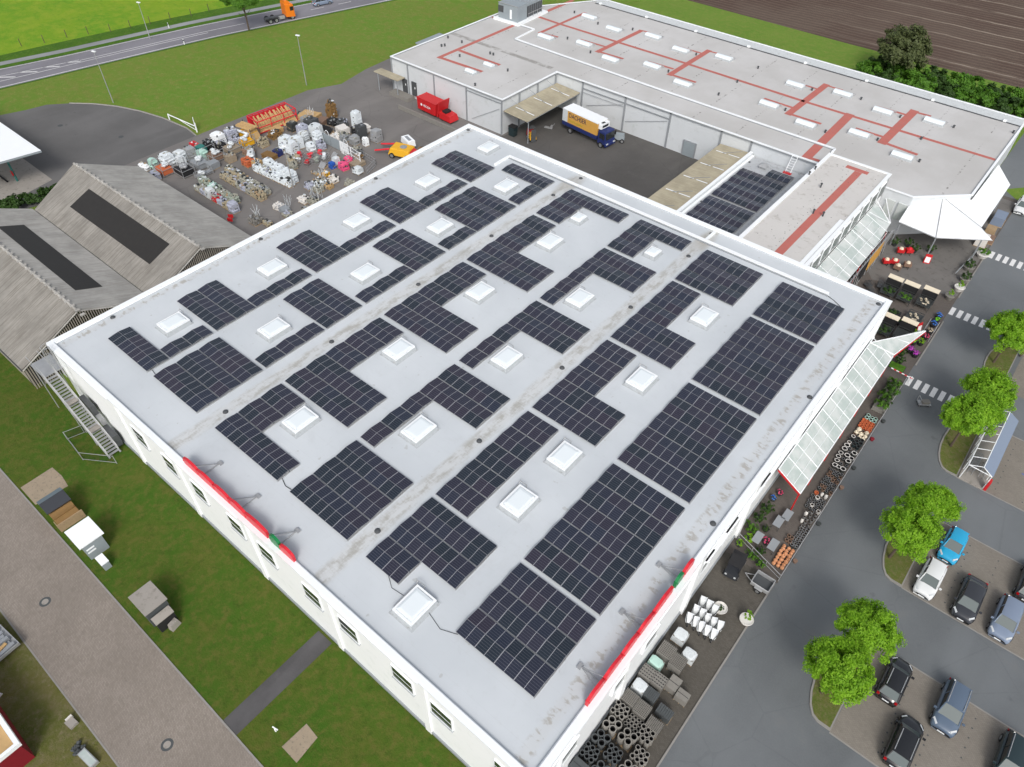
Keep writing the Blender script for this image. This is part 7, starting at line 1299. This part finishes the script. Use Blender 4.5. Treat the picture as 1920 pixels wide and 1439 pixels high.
# extra goods that fill the gaps between racks and rows
XG = [(-32.4, 37.4, 1.2, 1.6, 1.0, 'planks', 'steelgrey', 'grey timber pile between the slab rack and the tan stones'), (-32.3, 40.4, 1.2, 1.5, 1.0, 'slab', 'sandslab', 'low beige crate in front of the pink panel rack'), (-32.2, 43.6, 1.3, 1.6, .9, 'rocks', 'brownpot', 'brown mixed goods before the beige board rack'), (-32.4, 46.6, 1.3, 1.5, 1.2, 'bags', 'stonetan', 'tan bags under the yellow shelf'), (-33.4, 49.6, 1.5, 2.0, .9, 'rocks', 'brownwood', 'reddish brown goods heap at the foot of the red crate'), (-34.6, 50.9, 1.4, 1.6, .8, 'planks', 'timber', 'short timber pile leaning at the red crate'),
      (-33.2, 53.0, 1.4, 1.4, 1.2, 'wrap', 'darkpot', 'dark wrapped pallet right of the red crate'), (-32.6, 55.4, 1.3, 1.3, 1.5, 'slab', 'steelgrey', 'blue grey box behind the white boxes'), (-25.6, 50.6, 1.3, 1.2, 1.1, 'wrap', 'bagwhite', 'white wrapped pallet before the rounded roll'), (-24.8, 52.0, 1.3, 1.2, 1.2, 'bags', 'bagprint', 'red and white printed cartons at the grey fence panels'), (-21.0, 51.6, 1.2, 1.2, .9, 'upright', 'galv', 'grey wire panels standing left of the gate'), (-20.2, 48.6, 1.2, 1.2, .8, 'upright', 'galv', 'low grey wire panels before the gate'),
      (-28.0, 59.2, 1.5, 1.4, 1.1, 'rocks', 'darksteel', 'dark scrap heap left of the pale boards'), (-25.2, 55.4, 1.4, 1.3, 1.0, 'rocks', 'whitepot', 'white scrap goods just behind the arches'), (-23.8, 60.4, 1.2, 1.2, 1.1, 'wrap', 'whitepot', 'white box goods behind the black bins'), (-21.4, 60.8, 1.0, 1.0, 1.0, 'slab', 'whitepot', 'single white crate at the far yard edge'), (-36.2, 34.5, 1.3, 1.2, 1.5, 'wrap', 'foil', 'clear wrapped pallet squeezed between the first racks'), (-36.0, 38.0, 1.2, 1.2, 1.3, 'wrap', 'foilgreen', 'greenish wrapped pallet behind the third rack'),
      (-36.1, 41.4, 1.3, 1.3, 1.3, 'rocks', 'black', 'second heap of black tubs in the rack line'), (-36.0, 44.0, 1.3, 1.3, 1.4, 'bags', 'bagprint', 'grey printed sacks behind the beige board rack'), (-17.9, 53.6, 1.2, 1.0, .9, 'rocks', 'brownwood', 'rusty brown goods right of the gate'), (-15.0, 50.9, 1.3, 1.2, .7, 'wrap', 'foil', 'pale film pallet right of the pink pack'), (-13.2, 47.6, 1.2, 1.2, .6, 'rocks', 'stonebag', 'grey stones at the roof edge right of the pale stones'), (-12.4, 38.9, 1.1, 1.0, .5, 'rocks', 'stonebag', 'low stones hidden half behind the roof edge')]
for (x, y, sx, sy, h, k, m, lb) in XG: load(x, y, sx, sy, h, k, m, lb, rd.uniform(-.2, .2))
# bare plant stakes and tall stems standing on the stone pallets
for i, (x, y) in enumerate(((-14.6, 41.6), (-13.2, 41.8), (-15.6, 33.2), (-14.9, 37.8), (-17.0, 45.6), (-33.4, 57.0))):
    t = thing('stake_bundle', (x, y, .6), '%s bundle of pale upright stakes on the yard pallets, counted in no tight order' % ORD[i], 'stakes', group='bundles of upright stakes'); mb = MB(); [mb.tube((rd.uniform(-.6, .6), rd.uniform(-.5, .5), 0), (rd.uniform(-.7, .7), rd.uniform(-.6, .6), rd.uniform(1.1, 1.9)), .018, 4) for _ in range(9)]; mb.build('stake', mat['bagwhite'], t); t['label'] = 'bundle of thin pale stakes standing upright on a yard pallet'
